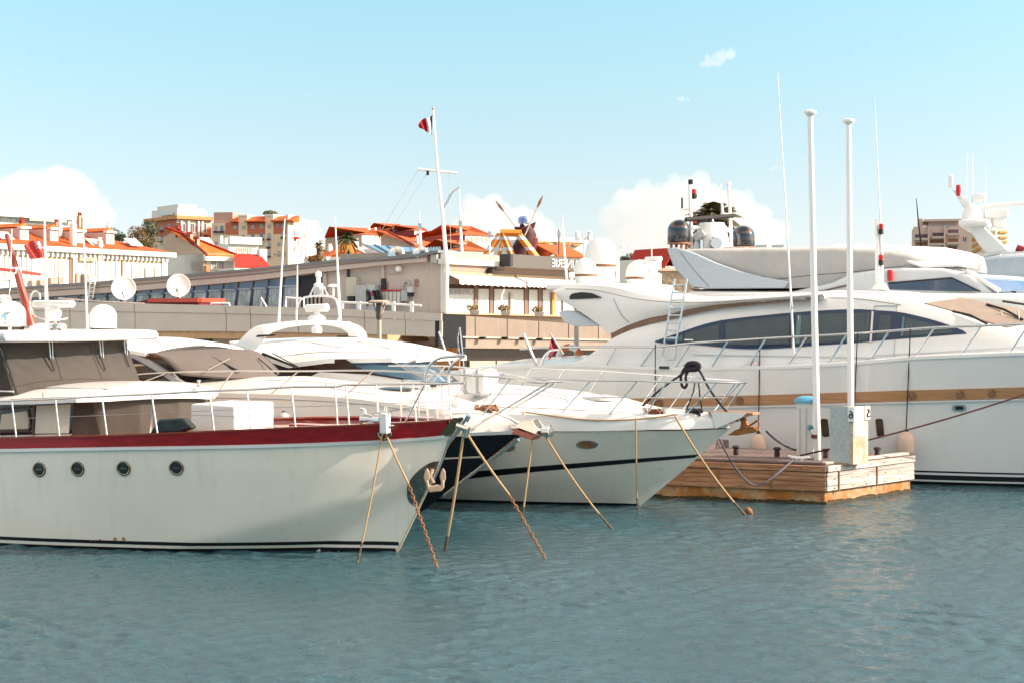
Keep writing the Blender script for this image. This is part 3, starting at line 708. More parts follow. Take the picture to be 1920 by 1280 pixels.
# bow roller with glass guard; a mahogany-coloured pad stands for its red reflection
MB().box((2.12, 0, 1.60), (.46, .24, .04)).build('anchor_roller', CHROME, yB, bevel=.01)
for y_ in (-.14, .11): MB().prism([(1.96, y_, 1.62), (2.38, y_, 1.50), (2.43, y_, 1.57), (2.30, y_, 1.74), (2.20, y_, 1.75)], (0, .03, 0)).build('roller_cheek', CHROME, yB, bevel=.008)
MB().prism([(1.9, -.13, 1.50), (2.30, -.13, 1.40), (2.38, -.13, 1.47), (1.96, -.13, 1.59)], (0, .26, 0)).build('red_reflection_pad', MAHOGL, yB, bevel=.01)
MB().lathe([(.015, -.16), (.06, -.12), (.085, -.03), (.10, .05), (.105, .10), (.06, .11)], (2.50, -.02, 1.55), 14, (1, 0, .1)).build('steel_bow_shield', CHROME, yB)
tubepx(B, 'jackstaff_base', CHROME, yB, [(981, 780, -.1), (981, 771, -.1)], .03)
# guard rail
bBd = lambda x, z: max(.05, bB(min(x, 2.05), 1.5) - .14)
lst = [(407, 733, 437, 695), (505, 752, 560, 696), (575, 738, 560, 697), (635, 757, 700, 693), (770, 762, 812, 698), (838, 768, 880, 703), (907, 770, 957, 707), (938, 772, 975, 713)]
lst = [(407, 733, 437, 695), (505, 737, 560, 695), (640, 744, 700, 694), (765, 757, 812, 699), (838, 767, 880, 703), (905, 774, 957, 709)]
tops = stanchions(B, yB, bBd, lst, .012, inset=.0)
P0 = [B.at_y(225, 706, -1.5), B.at_y(290, 699, -1.5)] + tops + [B.at_y(1000, 716, -.35), B.at_y(1056, 714, 0)]
rail(yB, P0, .016)
tubepx(B, 'rail_foot', CHROME, yB, [(225, 706, -1.5), (270, 715, -1.5), (310, 700, -1.5)], .016)
tubepx(B, 'rail_foot', CHROME, yB, [(326, 700, -1.5), (342, 716, -1.5)], .016)
rail(yB, [Vector((p.x, -p.y, p.z)) for p in P0[3:-1]] + [P0[-1]], .014)
tubepx(B, 'pulpit_brace', CHROME, yB, [(935, 772, -.35), (985, 743, -.3), (1028, 716, -.15)], .016)
tubepx(B, 'pulpit_brace', CHROME, yB, [(950, 772, .3), (1000, 742, .22), (1040, 716, .1)], .016)
for p in P0[4:8:2]: MB().tube([Vector((p.x - .45, -p.y + .02, max(zedB(p.x - .45), 1.5) - .02)), Vector((p.x, -p.y, p.z))], .011, 8).build('stanchion', CHROME, yB)
# hatches and vents on deck
c = B.at_y(735, 729, .2); MB().lathe([(.36, -.02), (.36, .02), (.30, .035), (.001, .04)], c, 22).build('deck_hatch', GLASS, yB)
c = B.at_y(855, 768, -.3); MB().box(c, (.16, .14, .24)).build('bow_locker_post', WPLAST, yB, bevel=.02)
for k in range(3):
    x0 = 1.15 + .12 * k; z = 1.58 + .07 * (2 - k)
    MB().box((x0 - .25, -max(.1, bB(x0 - .25, 1.5) - .04 - .02 * (2 - k)), z), (.42 + .1 * k, .03, .012), Matrix.Rotation(.52, 3, 'Z')).build('rub_line', GREYP, yB)
wlk = mat('bow_line_coil', (.30, .14, .07), .9, var=.4, scale=30)

# ================================================================== white cruiser with the radar arch
C = Frame(water_pt(1200, 948), 34)
yC = thing('white_express_cruiser', 'white express cruiser with thin black hull stripe, radar arch and rusty bow anchor', 'motorboat', C)
stemC = [(-.6, -.6), (0, 0), (.9, .72), (1.79, 1.49), (2.1, 1.76)]
bC = hull_surf(stemC, [(0, 0), (1.2, .62), (2.9, 1.34), (5, 1.72), (8, 1.85), (14, 1.85)], [(0, 0), (.4, .27), (1.1, .80), (2.6, 1.45), (5, 1.86), (8, 2.0), (16, 2.0)], 1.5, 1.2,
               chine=lambda x: (min(.62, .12 + (x + 3.4) * .19) if x > -3.9 else 0, .9))
shC = zline(C, [(860, 813), (1025, 808), (1285, 805), (1364, 802)], bC)
mkhull('hull', HULLW, yC, bC, shC, -12.5)
zstrip('waterline_stripe', BLACK, yC, bC, -12.4, -.02, lambda x: -.3, lambda x: .045, off=.004)
drape(C, 'hull_stripe', BLACK, yC, [(830, 891), (900, 882), (1000, 873.5), (1100, 866), (1200, 858.5), (1311, 851)], [(830, 904), (900, 894), (1000, 884), (1100, 875), (1200, 866), (1303, 857)], bC, .005, n=60, k=2)
drape(C, 'gunwale_seam', mat('brown_rub_line', (.18, .10, .06), .5), yC, [(860, 811.5), (1025, 806.5), (1285, 804), (1362, 801)], [(860, 814.5), (1025, 809), (1285, 806.5), (1362, 803)], bC, .012, n=60, k=1)
gC = lambda x, z: max(.05, bC(min(x, 1.72), 1.5) - .03)
zgC = zline(C, [(860, 768), (945, 770), (1100, 776), (1200, 777), (1265, 776), (1331, 778), (1352, 786), (1366, 797)], gC)
crC = zline(C, [(840, 716), (925, 720), (1010, 727), (1087, 736), (1137, 743), (1182, 757), (1205, 770), (1215, 775)], lambda x, z: 0.0)
xce = C.at_y(1213, 775, 0).x
rings = []
for x in list(np.linspace(-11.5, 1.2, 40)) + [1.4, 1.55, 1.68, 1.77]:
    h = max(.05, bC(x, 1.49) - .0); z0 = shC(x) + .005; ze = max(z0 + .05, zgC(x)); h2 = max(.03, h - .09)
    ring = [(x, -h, z0), (x, -h + .01, z0 + (ze - z0) * .5), (x, -h + .03, ze - .05), (x, -h2, ze)]
    hc = max(.02, h2 - .22); zr = max(crC(x), ze + .03) if x < xce else ze + .03
    mid = []
    for y in np.linspace(-1, 1, 17):
        k = 1 - abs(y) ** 2.6; mid.append((x, y * h2 * .97, ze + (zr - ze) * k))
    rings.append(ring + mid + [(p[0], -p[1], p[2]) for p in ring[::-1]])
fdC = MB().loft(rings).build('foredeck', GEL, yC, ang=40)
seam(fdC, C, [[(925, 738), (1010, 740), (1060, 748), (1065, 755)], [(880, 762), (1000, 764), (1120, 770), (1190, 772)], [(1090, 752), (1110, 746), (1140, 748)]], .008)
# superstructure: cabin, windscreen, hardtop, arch
hC = lambda x, z: 1.50 - max(0, (z - 1.9)) * .10
rings = []
for x in np.linspace(-12, -3.9, 24):
    zt_ = 2.55 if x < -7.2 else 2.55 - (x + 7.2) * .09; zt_ = min(zt_, 2.55); f = min(1, max(0, (x + 5.6) / 1.7)); zt_ -= .75 * f
    h = 1.48 - .5 * max(0, (x + 6.5) / 2.6) ** 2; rings.append([(x, -h, 1.6), (x, -h + .06, zt_), (x, h - .06, zt_), (x, h, 1.6)])
MB().loft(rings).build('cabin_core', mat('dark_saloon', (.035, .022, .018), .4, var=.5), yC)
roofpx(C, 'hardtop', GEL, yC, [(430, 640, 1.5), (470, 654, 1.52), (500, 668, 1.54), (540, 681, 1.55), (575, 677, 1.55), (612, 672, 1.53), (680, 671, 1.45), (740, 670, 1.2), (780, 670, .85), (803, 670, .40)],
       [(480, 636), (525, 634), (580, 632), (670, 633), (737, 641), (782, 651), (810, 666)], th=.09, nx=44, ny=22, p=2.6)
htC = [o_ for o_ in bpy.data.objects if o_.name.startswith('hardtop') and o_.parent == yC][0]
seam(htC, C, [[(508, 640), (575, 641), (640, 651), (668, 641), (735, 645), (790, 658)], [(640, 651), (655, 644), (680, 639)], [(668, 641), (720, 650), (770, 666)], [(520, 668), (600, 660), (700, 660), (790, 666)]], .008)
drape(C, 'side_window', mat('dark_brown_glass', (.040, .018, .012), .06, var=.5, scale=2), yC, [(537, 683), (575, 679), (612, 673), (648, 673)], [(546, 694), (580, 696), (630, 698), (690, 700)], lambda x, z: 1.5, .012, k=3)
for px in (563, 602): drape(C, 'window_pillar', RUBBER, yC, [(px - 1.5, 678), (px + 1.5, 678)], [(px - .5, 698), (px + 2.5, 698)], lambda x, z: 1.5, .02, k=1, n=3)
# wrap-round blue windscreen
tp = [(628, 673, -1.48), (680, 672, -1.36), (728, 671, -1.14), (775, 671, -.7), (800, 670, -.2), (806, 669, .3)]
bt_ = [(700, 700, -1.52), (745, 708, -1.42), (790, 714, -1.2), (825, 716, -.75), (846, 716, -.2), (852, 712, .35)]
TP = resample([tuple(C.at_y(*q)) for q in tp], 30); BT = resample([tuple(C.at_y(*q)) for q in bt_], 30)
MB().sheet([[tuple(TP[i] * (1 - t) + BT[i] * t) for i in range(30)] for t in np.linspace(0, 1, 8)], (-.02, .01, -.01)).build('windscreen', mat('pale_blue_screen', (.05, .105, .16), .05, var=.5, scale=1.2, spec=.8), yC, ang=70)
for i in (0, 12, 21):
    MB().tube([tuple(TP[i]), tuple(BT[i])], .022, 6).build('screen_frame', RUBBER if i == 0 else STEEL, yC)
MB().tube([tuple(p) for p in BT], .018, 6).build('screen_frame', RUBBER, yC)
drape(C, 'cabin_coaming', GEL, yC, [(600, 697), (690, 701), (760, 712), (800, 718)], [(560, 716), (680, 722), (770, 726), (806, 728)], lambda x, z: 1.52 - max(0, x + 6) * .1, .02, .06, k=3)
# arch
ya_ = 1.25
arch = []
for px, py, w_ in ((448, 668, 22), (468, 645, 22), (490, 622, 18), (518, 612.5, 11), (560, 606, 8.5), (610, 605, 8), (645, 609, 10), (664, 617, 14), (672, 627, 18), (672, 640, 22)):
    arch.append((px, py, w_))
S = smooth_poly(arch, 5); up, dn = [], []
P2 = [(q[0], q[1]) for q in S]
for i, (px, py, w_) in enumerate(S):
    a, b_ = P2[max(0, i - 1)], P2[min(len(P2) - 1, i + 1)]; tx, ty = b_[0] - a[0], b_[1] - a[1]; L_ = math.hypot(tx, ty); nx_, ny_ = -ty / L_, tx / L_
    up.append((px - nx_ * w_ * .5, py - ny_ * w_ * .5)); dn.append((px + nx_ * w_ * .5, py + ny_ * w_ * .5))
yl = np.interp(np.linspace(0, 1, len(up)), [0, .12, .25, .4, .55, .7, .8, .9, 1], [-1.52, -1.48, -1.30, -.95, -.45, .25, .8, 1.25, 1.42])
ring = []
for (ux, uy), (dx_, dy_), y_ in zip(up, dn, yl):
    a, b_ = C.at_y(ux, uy, y_), C.at_y(dx_, dy_, y_); w_ = .16
    ring.append([(a.x - w_, y_, a.z), (a.x + w_ * .6, y_, a.z), (b_.x + w_ * .6, y_, b_.z), (b_.x - w_, y_, b_.z)])
MB().loft(ring).build('radar_arch', GEL, yC, bevel=.03, ang=50)
drape(C, 'arch_band', RUBBER, yC, [(484, 628), (518, 627)], [(478, 632), (514, 630)], lambda x, z: 1.42, .006, k=1, n=6)
drape(C, 'arch_band', RUBBER, yC, [(633, 629), (670, 629)], [(633, 632), (670, 632)], lambda x, z: -1.30, .02, k=1, n=6)
# radar, dome, mast cage on the arch
c = C.at_y(594, 578, 0); s = depth(C, c) / F
rd = MB().tube([C.at_y(574, 579, 0), C.at_y(576, 578.5, 0), C.at_y(613, 577, 0), C.at_y(616, 577, 0)], [.03, .085, .085, .03], 12).build('radar_scanner', WPLAST, yC)
MB().lathe([(5 * s, -30 * s), (6 * s, -18 * s), (12 * s, -13 * s), (17 * s, -10 * s), (17 * s, -4 * s), (13 * s, 0), (6 * s, 2 * s), (4 * s, 9 * s)], C.at_y(594, 592, 0), 22).build('radar_dome', WPLAST, rd)
MB().lathe([(.001, -6 * s), (9 * s, -6 * s), (10.5 * s, 0), (9.5 * s, 6 * s), (4 * s, 8 * s), (3 * s, 14 * s)], C.at_y(594, 619, 0), 20).build('hanging_dome', WPLAST, yC)
for yy in (-.22, .22):
    tubepx(C, 'mast_cage', WPLAST, yC, [(556, 598, yy), (557, 578, yy), (571, 558, yy), (622, 557, yy), (634, 576, yy), (637, 602, yy)], .022, sm=3)
tubepx(C, 'mast_cage', WPLAST, yC, [(580, 557, 0), (588, 540, 0), (608, 539, 0), (615, 556, 0)], .02)
MB().lathe([(.09, 0), (.10, .05), (.10, .28), (.05, .30), (.05, .42), (.07, .44), (.07, .52), (.03, .54), (.001, .56)], C.at_y(597, 557, 0), 14).build('mast_light', WPLAST, yC)
MB().box(C.at_y(597, 548, -.1), (.16, .10, .22)).build('mast_box', GREYP, yC, bevel=.02)
dome(C, 'mushroom_aerial', WPLAST, yC, 625, 538, 11, 533, 0, straight=.3); tubepx(C, 'aerial_post', WPLAST, yC, [(625, 538, 0), (625, 556, 0)], .02)
dome(C, 'mushroom_aerial', WPLAST, yC, 653, 607, 5, 603, -.4, straight=.3)
for pts, r_ in (([(522, 611, -.9), (528, 510, -.9), (534, 410, -.9)], [.03, .02, .012]), ([(556, 602, .6), (557, 548, .6), (557.5, 497, .6)], [.028, .02, .012]), ([(638, 604, .5), (633, 505, .5), (628, 407, .5)], [.034, .024, .012])):
    tubepx(C, 'whip_aerial', WPLAST, yC, pts, r_)
tubepx(C, 'aerial_strut', CHROME, yC, [(628, 607, .3), (636, 594, .5)], .015)
# hull lights
for (px, py, hw, hh) in ((1101, 833, 21, 8), (953, 838, 14, 8)):
    top = [(px - hw, py)] + [(px - hw * math.cos(a), py - hh * math.sin(a)) for a in np.linspace(.3, 2.84, 12)] + [(px + hw, py)]
    bot = [(px - hw, py)] + [(px - hw * math.cos(a), py + hh * math.sin(a)) for a in np.linspace(.3, 2.84, 12)] + [(px + hw, py)]
    f_ = drape(C, 'hull_window', CHROME, yC, top, bot, bC, .006, n=20, k=4)
    sc = .80
    drape(C, 'window_pane', mat('wood_behind_glass', (.30, .16, .06), .08, var=.6, scale=8), f_, [(px + (x - px) * sc, py + (y - py) * sc) for x, y in top], [(px + (x - px) * sc, py + (y - py) * sc) for x, y in bot], bC, .012, n=20, k=4)
for px, py in ((1241, 876),):
    MB().lathe([(.02, -.01), (.03, .012), (.001, .014)], C.on(px, py, bC), 12, (0, -1, 0)).build('drain_outlet', STEEL, yC)
# guard rail and pulpit
gi = lambda x, z: max(.06, bC(min(x, 1.72), 1.5) - .12)
tops = stanchions(C, yC, gi, [(908, 764, 960, 706), (1050, 774, 1107, 713), (1140, 776, 1195, 713.5), (1210, 776, 1250, 715), (1282, 777, 1345, 716), (1330, 779, 1388, 717)], .013, inset=0)
P0 = [C.at_y(800, 700, -1.8), C.at_y(870, 703, -1.75)] + tops + [C.at_y(1401, 715.5, -.05)]
rail(yC, P0, .018)
FR = [Vector((p.x, -p.y, p.z)) for p in P0[:-1]] + [P0[-1]]; rail(yC, FR, .016)
for p in FR[:-1]: MB().tube([Vector((p.x - .5, p.y + .02, zgC(min(p.x - .5, 1.6)) - .02)), p], .012, 8).build('stanchion', CHROME, yC)
tubepx(C, 'mid_rail', CHROME, yC, [(1090, 745, -1.2), (1180, 744.5, -1.0), (1270, 745, -.65), (1362, 745, -.12)], .012)
tubepx(C, 'deck_hand_rail', CHROME, yC, [(1087, 738, -.55), (1100, 733, -.55), (1130, 740, -.5), (1138, 746, -.5)], .012)
tubepx(C, 'deck_hand_rail', CHROME, yC, [(925, 727, -.9), (1010, 731, -.85), (1058, 741, -.8), (1066, 748, -.8)], .012)
MB().lathe([(.30, -.02), (.30, .015), (.25, .03), (.001, .035)], C.at_y(1120, 747, -.3), 22).build('deck_hatch', GREYP, yC)
# bow plank and rusty plough anchor
MB().box((1.88, 0, 1.78), (.85, .30, .05)).build('bow_plank', mat('weathered_teak', (.34, .19, .10), .6, var=.3, stretch=(1, 10, 1)), yC, bevel=.01)
MB().prism([(1.6, -.16, 1.50), (2.1, -.16, 1.72), (2.2, -.16, 1.80), (1.5, -.16, 1.80)], (0, .32, 0)).build('plank_bracket', GEL, yC)
for px in (1243, 1205): MB().lathe([(.05, 0), (.03, .02), (.03, .08), (.06, .10), (.06, .12), (.001, .125)], C.on(px, 777, gi) + Vector((0, .05, 0)), 12).build('deck_cleat', CHROME, yC)
an = Vector((2.28, 0, 1.62))
sh_ = [C.at_y(x, y, 0) for x, y in ((1385, 779), (1397, 782), (1404, 797), (1398, 808), (1388, 803), (1391, 792))]
anc = MB().prism([Vector((p.x, -.04, p.z)) for p in sh_], (0, .08, 0)).build('bow_anchor', mat('rusty_anchor', (.24, .085, .028), .75, var=.35, scale=8, col2=(.42, .16, .04), mixs=5), yC, bevel=.012)
fl_ = [C.at_y(x, y, 0) for x, y in ((1364, 815), (1382, 805), (1400, 799), (1417, 799), (1423, 805), (1410, 811), (1386, 815))]; w_ = [.01, .10, .15, .10, .03, .13, .09]
MB().add([Vector((p.x, -k_, p.z)) for p, k_ in zip(fl_, w_)] + [Vector((p.x, k_, p.z)) for p, k_ in zip(fl_, w_)], [tuple(range(6, -1, -1)), tuple(range(7, 14))] + [(i, (i + 1) % 7, 7 + (i + 1) % 7, 7 + i) for i in range(7)]).build('fluke', MATS['rusty_anchor'], anc, bevel=.01)
MB().tube([C.at_y(x, y, 0) for x, y in smooth_poly([(1400, 800), (1412, 793), (1421, 788), (1423, 797), (1420, 806)], 4)], .018, 6).build('anchor_ring', MATS['rusty_anchor'], anc)

# white life-raft canister standing between the two decks
c = C.at_y(898, 714, -1.25)
lr = thing('liferaft_canister', 'white liferaft canister strapped on deck behind the bow rails of the navy cruiser', 'liferaft', loc=C.wor(c - Vector((0, 0, .26))), rz=-C.a)
rows = []
s = depth(C, c) / F
MB().loft([[(x * s, yy * .25 * k, .26 + zz * .22 * k) for yy, zz in ((-1, -.7), (-1, .7), (-.7, 1), (.7, 1), (1, .7), (1, -.7), (.7, -1), (-.7, -1))] for x, k in ((-27, .9), (-25, 1), (-2, 1), (-1.2, .95), (1.2, .95), (2, 1), (27, 1), (29, .9))]).build('canister', WPLAST, lr, bevel=.01)
for x in (-14, 14): MB().box((x * s, 0, .26), (.05, .53, .47)).build('strap', GREYP, lr)
# fender on the navy cruiser's side deck
def fender(name, fr, px, pyt, pyb, y, r, m, label, group, top=None):
    a = fr.at_y(px, pyt, y); b_ = fr.at_y(px, pyb, y); L_ = a.z - b_.z
    t = thing(name, label, 'fender', loc=fr.wor(b_), group=group)
    MB().lathe([(.001, 0), (r * .5, .01), (r * .9, .07 * L_ / .5), (r, L_ * .25), (r, L_ * .68), (r * .85, L_ * .84), (r * .45, L_ * .95), (r * .3, L_)], (0, 0, 0), 20).build('fender_body', m, t, ang=60)
    MB().lathe([(r * .34, L_ * .95), (r * .28, L_ * 1.03), (.02, L_ * 1.10)], (0, 0, 0), 14).build('fender_cap', RUBBER, t)
    return t
fender('round_fender', B, 532, 772, 800, -1.72, .115, FENDG, 'grey pear shaped fender with black cap between the red-trimmed yacht and the navy cruiser', 'fenders hung on the boats')
# ================================================================== the large white yacht with the winged roof
D = Frame((17.5, 28.7, 0), 22)
yD = thing('large_sport_yacht', 'large white sport yacht with long blue almond window and winged hardtop carrying white domes', 'yacht', D)
stemD = [(-.8, -.6), (0, 0), (2.0, 2.8), (2.3, 3.2)]
bD = hull_surf(stemD, [(0, 0), (2, .95), (4, 1.7), (6.66, 2.36), (8.84, 2.66), (13, 2.85), (23, 2.8)], [(0, 0), (1, .85), (3, 1.8), (6, 2.52), (9, 2.88), (13, 3.05), (26, 3.0)], 2.7, 1.1)
shD = zline(D, [(880, 692), (910, 690), (1000, 685), (1085, 683), (1205, 688), (1285, 690), (1485, 686), (1595, 680), (1715, 669), (1920, 661)], bD)
mkhull('hull', HULLD, yD, bD, shD, -19.5, nu=70)
for z0, z1, nm, mm in ((-.4, .06, 'boot_stripe', BLACK), (.10, .20, 'boot_stripe', BLACK), (.25, .285, 'boot_stripe', BLACK)):
    zstrip(nm, mm, yD, bD, -19, -.05, lambda x, z0=z0: z0, lambda x, z1=z1: z1, off=.005, both=False)
drape(D, 'teak_rubbing_band', TEAK, yD, [(1050, 750), (1165, 747), (1440, 739.5), (1700, 731), (1990, 723)], [(1050, 766), (1165, 763), (1440, 758.5), (1700, 751), (1990, 744)], bD, .03, .06, n=70, k=2)
drape(D, 'white_rub_rail', GEL, yD, [(1050, 767), (1165, 764), (1440, 759.5), (1700, 752), (1990, 745)], [(1050, 769.5), (1165, 766.5), (1440, 762), (1700, 754.5), (1990, 747.5)], bD, .045, .08, n=70, k=1)
for px, py in ((1238, 755), (1388, 750), (1711, 741), (1801, 738), (1860, 736)):
    p = D.on(px, py, bD) - Vector((0, .03, 0)); MB().lathe([(.085, -.02), (.085, .012), (.07, .015), (.06, .006), (.001, .006)], p, 18, (0, -1, 0)).build('speaker_boss' if px != 1801 else 'drain_outlet', mat('dark_teak_boss', (.20, .10, .05), .5), yD)
def roundrect(cx, cy, hw, hh, r, tilt=0.0, n=5):
    top, bot = [], []
    for k in range(n + 1):
        a = math.pi - k * math.pi / 2 / n; top.append((cx - hw + r + r * math.cos(a), cy - hh + r - r * math.sin(a)))
    for k in range(n + 1):
        a = math.pi / 2 - k * math.pi / 2 / n; top.append((cx + hw - r + r * math.cos(a), cy - hh + r - r * math.sin(a)))
    bot = [(x, 2 * cy - y) for x, y in top]
    sh = lambda p: (p[0] + tilt * (p[1] - cy), p[1])
    return [sh(p) for p in top], [sh(p) for p in bot]
for px, py in ((1548, 801), (1651, 801)):
    t, b_ = roundrect(px, py, 11, 20, 4, .10); f_ = drape(D, 'hull_window', mat('recess_white', (.70, .69, .66), .35), yD, t, b_, bD, .004, n=24, k=3)
    t, b_ = roundrect(px - 1, py, 7, 17, 4, .10); drape(D, 'window_pane', mat('bronze_tinted_glass', (.06, .045, .03), .06, var=.5, scale=4), f_, t, b_, bD, .010, n=24, k=3)
t, b_ = roundrect(1799, 764, 13, 6, 5.5); f_ = drape(D, 'fairlead', CHROME, yD, t, b_, bD, .02, .04, n=24, k=3)
t, b_ = roundrect(1799, 764, 8, 3.4, 3); drape(D, 'fairlead_opening', BLACK, f_, t, b_, bD, .026, .02, n=20, k=2)
# superstructure
def bS(x, z):
    t = -x - 6.5 + 8.5
    base = float(np.interp(x, [-19, -12, -9, -7, -5, -3, -1.5, 0], [2.85, 2.85, 2.72, 2.50, 2.15, 1.6, 1.0, .3]))
    return max(.05, base - max(0, z - 2.4) * .30)
topc = [(880, 691), (1000, 684), (1070, 682), (1092, 674), (1112, 660), (1132, 645), (1150, 632), (1200, 612), (1260, 596), (1345, 578), (1480, 563), (1560, 557), (1640, 558), (1712, 568), (1770, 585), (1840, 609), (1900, 626), (1980, 640)]
zS = zline(D, topc, bS)
zR = zline(D, [(1300, 568), (1400, 556), (1480, 549), (1540, 546.5), (1652, 544.5), (1715, 547.5), (1837, 566), (1920, 583), (2000, 602), (2080, 622), (2200, 640)], lambda x, z: 0.0)
def secD(x, n=17):
    zt = max(zS(x), shD(x) + .05); h = bS(x, zt); zr = max(zR(x), zt + .05) if x > -13 else zt + .10
    return zt, h, max(zr, zt + .02)
def roofD(x, y):
    zt, h, zr = secD(x); q = min(1, abs(y) / h); return zt + (zr - zt) * (1 - q ** 2.4)
rings = []
for x in np.linspace(-18.2, -.6, 70):
    zt, h, zr = secD(x); z0 = shD(x) - .01; hb = bS(x, z0)
    ring = [(x, -hb, z0)] + [(x, -lerp(hb, h, t) - .03 * math.sin(math.pi * t), lerp(z0, zt, t)) for t in (.25, .5, .75, .97)]
    mid = [(x, y * h, roofD(x, y * h)) for y in np.sin(np.linspace(-1.45, 1.45, 17))]
    rings.append(ring + mid + [(p[0], -p[1], p[2]) for p in ring[::-1]])
ssD = MB().loft(rings).build('superstructure', GEL, yD, ang=28)
seam(ssD, D, [[(1400, 566), (1500, 560), (1600, 560), (1690, 572)], [(1560, 550), (1640, 549), (1720, 556), (1800, 572)]], .010)
# side deck ledge under the rail
MB().sheet([[(x, -lerp(bD(x, shD(x)) + .02, bS(x, shD(x)) - .1, t), shD(x) + .012 + .03 * t) for x in np.linspace(-19, -1, 60)] for t in (0, 1)], (0, 0, -.06)).build('side_deck', GEL, yD)
# almond window
wt = smooth_poly([(1229, 639), (1265, 627), (1340, 603), (1440, 590.5), (1530, 583), (1600, 580), (1645, 582), (1690, 586), (1750, 600), (1800, 617), (1812, 624)], 6)
wb = smooth_poly([(1229, 641), (1250, 644), (1310, 646.5), (1380, 653), (1430, 654), (1480, 651.5), (1540, 647), (1600, 643), (1680, 636), (1760, 630), (1812, 626)], 6)
wf = drape(D, 'side_window', BLUEF, yD, wt, wb, bS, .035, .06, n=80, k=6)
BL = wave_mat('blinds_behind_glass', (.055, .085, .10), (.040, .062, .075), 7.5, 'Z', .06, var=.35)
SEA = mat('sea_green_glass', (.10, .19, .20), .05, var=.3)
panes = [([(1284, 625), (1318, 616), (1349, 608.5)], [(1284, 639.5), (1349, 643)], BL), ([(1252, 636.5), (1281, 628)], [(1252, 640), (1281, 640)], SEA),
         ([(1361, 606), (1420, 598), (1481, 592.5)], [(1361, 645), (1420, 647), (1479, 646)], BL), ([(1495, 592), (1504, 591)], [(1491, 644), (1500, 643)], SEA), ([(1505, 591), (1560, 588), (1631, 586.5)], [(1501, 643), (1560, 641), (1627, 637.5)], BL),
         ([(1650, 590), (1672, 592)], [(1644, 634), (1668, 632)], BL), ([(1693, 594), (1697, 595)], [(1689, 630), (1694, 630)], SEA), ([(1699, 596), (1740, 605), (1786, 620)], [(1696, 630), (1740, 627.5), (1786, 624)], BL)]
for t, b_, m_ in panes: drape(D, 'window_pane', m_, wf, t, b_, bS, .045, .02, n=20, k=3)
for px in (1356, 1486): drape(D, 'window_post', BLUEF, wf, [(px - 3, 600 if px < 1400 else 590), (px + 3, 600 if px < 1400 else 590)], [(px - 3, 650), (px + 3, 650)], bS, .052, .02, n=4, k=2)
drape(D, 'window_post', STEEL, wf, [(1635, 584), (1639, 584)], [(1631, 642), (1635, 642)], bS, .055, .02, n=3, k=2)
drape(D, 'door_seam', GREYP, yD, [(1682.5, 573), (1683.5, 573)], [(1676, 672), (1677, 672)], bS, .034, .05, n=2, k=10)
drape(D, 'door_seam', GREYP, yD, [(1640.5, 573), (1641.5, 573)], [(1639, 584), (1640, 584)], bS, .034, .05, n=2, k=3)
drape(D, 'door_seam', GREYP, yD, [(1641, 573), (1683, 573)], [(1641, 574), (1683, 574)], bS, .034, .05, n=8, k=1)
for p0, p1 in (((1300, 664), (1640, 670)), ((1640, 666), (1960, 648))): drape(D, 'bulwark_line', GREYP, yD, [p0, p1], [(p0[0], p0[1] + .9), (p1[0], p1[1] + .9)], bS, .034, .05, n=20, k=1)
# windscreen under a taupe mesh
x1, x2 = D.on(1722, 572, bS).x, D.on(1870, 618, bS).x; rows = []
for t in np.linspace(0, 1, 16):
    r = []
    for q in np.linspace(-.93, .93, 24):
        x = lerp(x1 + .75 * (1 - q * q), x2 + 1.3 * (1 - q * q), t); h = secD(x)[1]; r.append((x, q * h, roofD(x, q * h) + .025))
    rows.append(r)
MB().sheet(rows, (0, 0, -.03)).build('windscreen_cover', mat('brown_mesh_cover', (.25, .20, .165), .85, var=.2, scale=3), yD, ang=60)
for (a, b_) in (((1786, 584), (1852, 608)), ((1850, 571), (1918, 600)), ((1880, 565), (1960, 585))):
    def onD(p):
        o_, d_ = D.ray(*p)
        for t in np.linspace(26, 44, 900):
            q = o_ + d_ * t
            if abs(q.y) < secD(q.x)[1] and q.z < roofD(q.x, q.y) + .05: return q
        return o_ + d_ * 33
    p, q = onD(a), onD(b_); w = MB().tube([p, (p + q) / 2 + Vector((0, 0, .05)), q], .026, 6).build('windscreen_wiper', RUBBER, yD)
# winged hardtop
wtop = smooth_poly([(1041, 545), (1050, 537), (1075, 534), (1125, 536), (1160, 541), (1215, 554), (1290, 561), (1380, 558), (1480, 552), (1545, 549)], 4)
wbot = smooth_poly([(1041, 546), (1047, 560), (1095, 589), (1143, 625)], 4) + smooth_poly([(1147, 625), (1175, 611), (1215, 597), (1252, 590), (1285, 582), (1345, 572), (1480, 561), (1545, 556)], 4)
yw = -2.62
T_ = resample(wtop, 60); B_ = []
XX = [p[0] for p in wbot]; YY = [p[1] for p in wbot]
for s_ in (-1, 1):
    rows = []
    for k in range(9):
        r = []
        for i in range(60):
            px = T_[i][0]; py = lerp(T_[i][1], float(np.interp(px, XX, YY)), k / 8); p = D.at_y(px, py, yw)
            bulge = .10 * math.sin(math.pi * min(1, k / 8 * 1.0)) ; r.append((p.x, -s_ * (-(abs(yw) + bulge - .25 * max(0, p.z - 3.4) * 0)), p.z) if s_ < 0 else (p.x, abs(yw) + bulge, p.z))
        rows.append([(q[0], -abs(q[1]) if s_ < 0 else abs(q[1]), q[2]) for q in r])
    rw_ = MB().sheet(rows, (0, .22 if s_ < 0 else -.22, 0)).build('roof_wing', GEL2, yD, ang=40)
    if s_ < 0: seam(rw_, D, [[(1060, 542), (1120, 545), (1200, 562), (1300, 568), (1400, 563)], [(1150, 560), (1165, 590), (1180, 605)]], .010)
rows = []
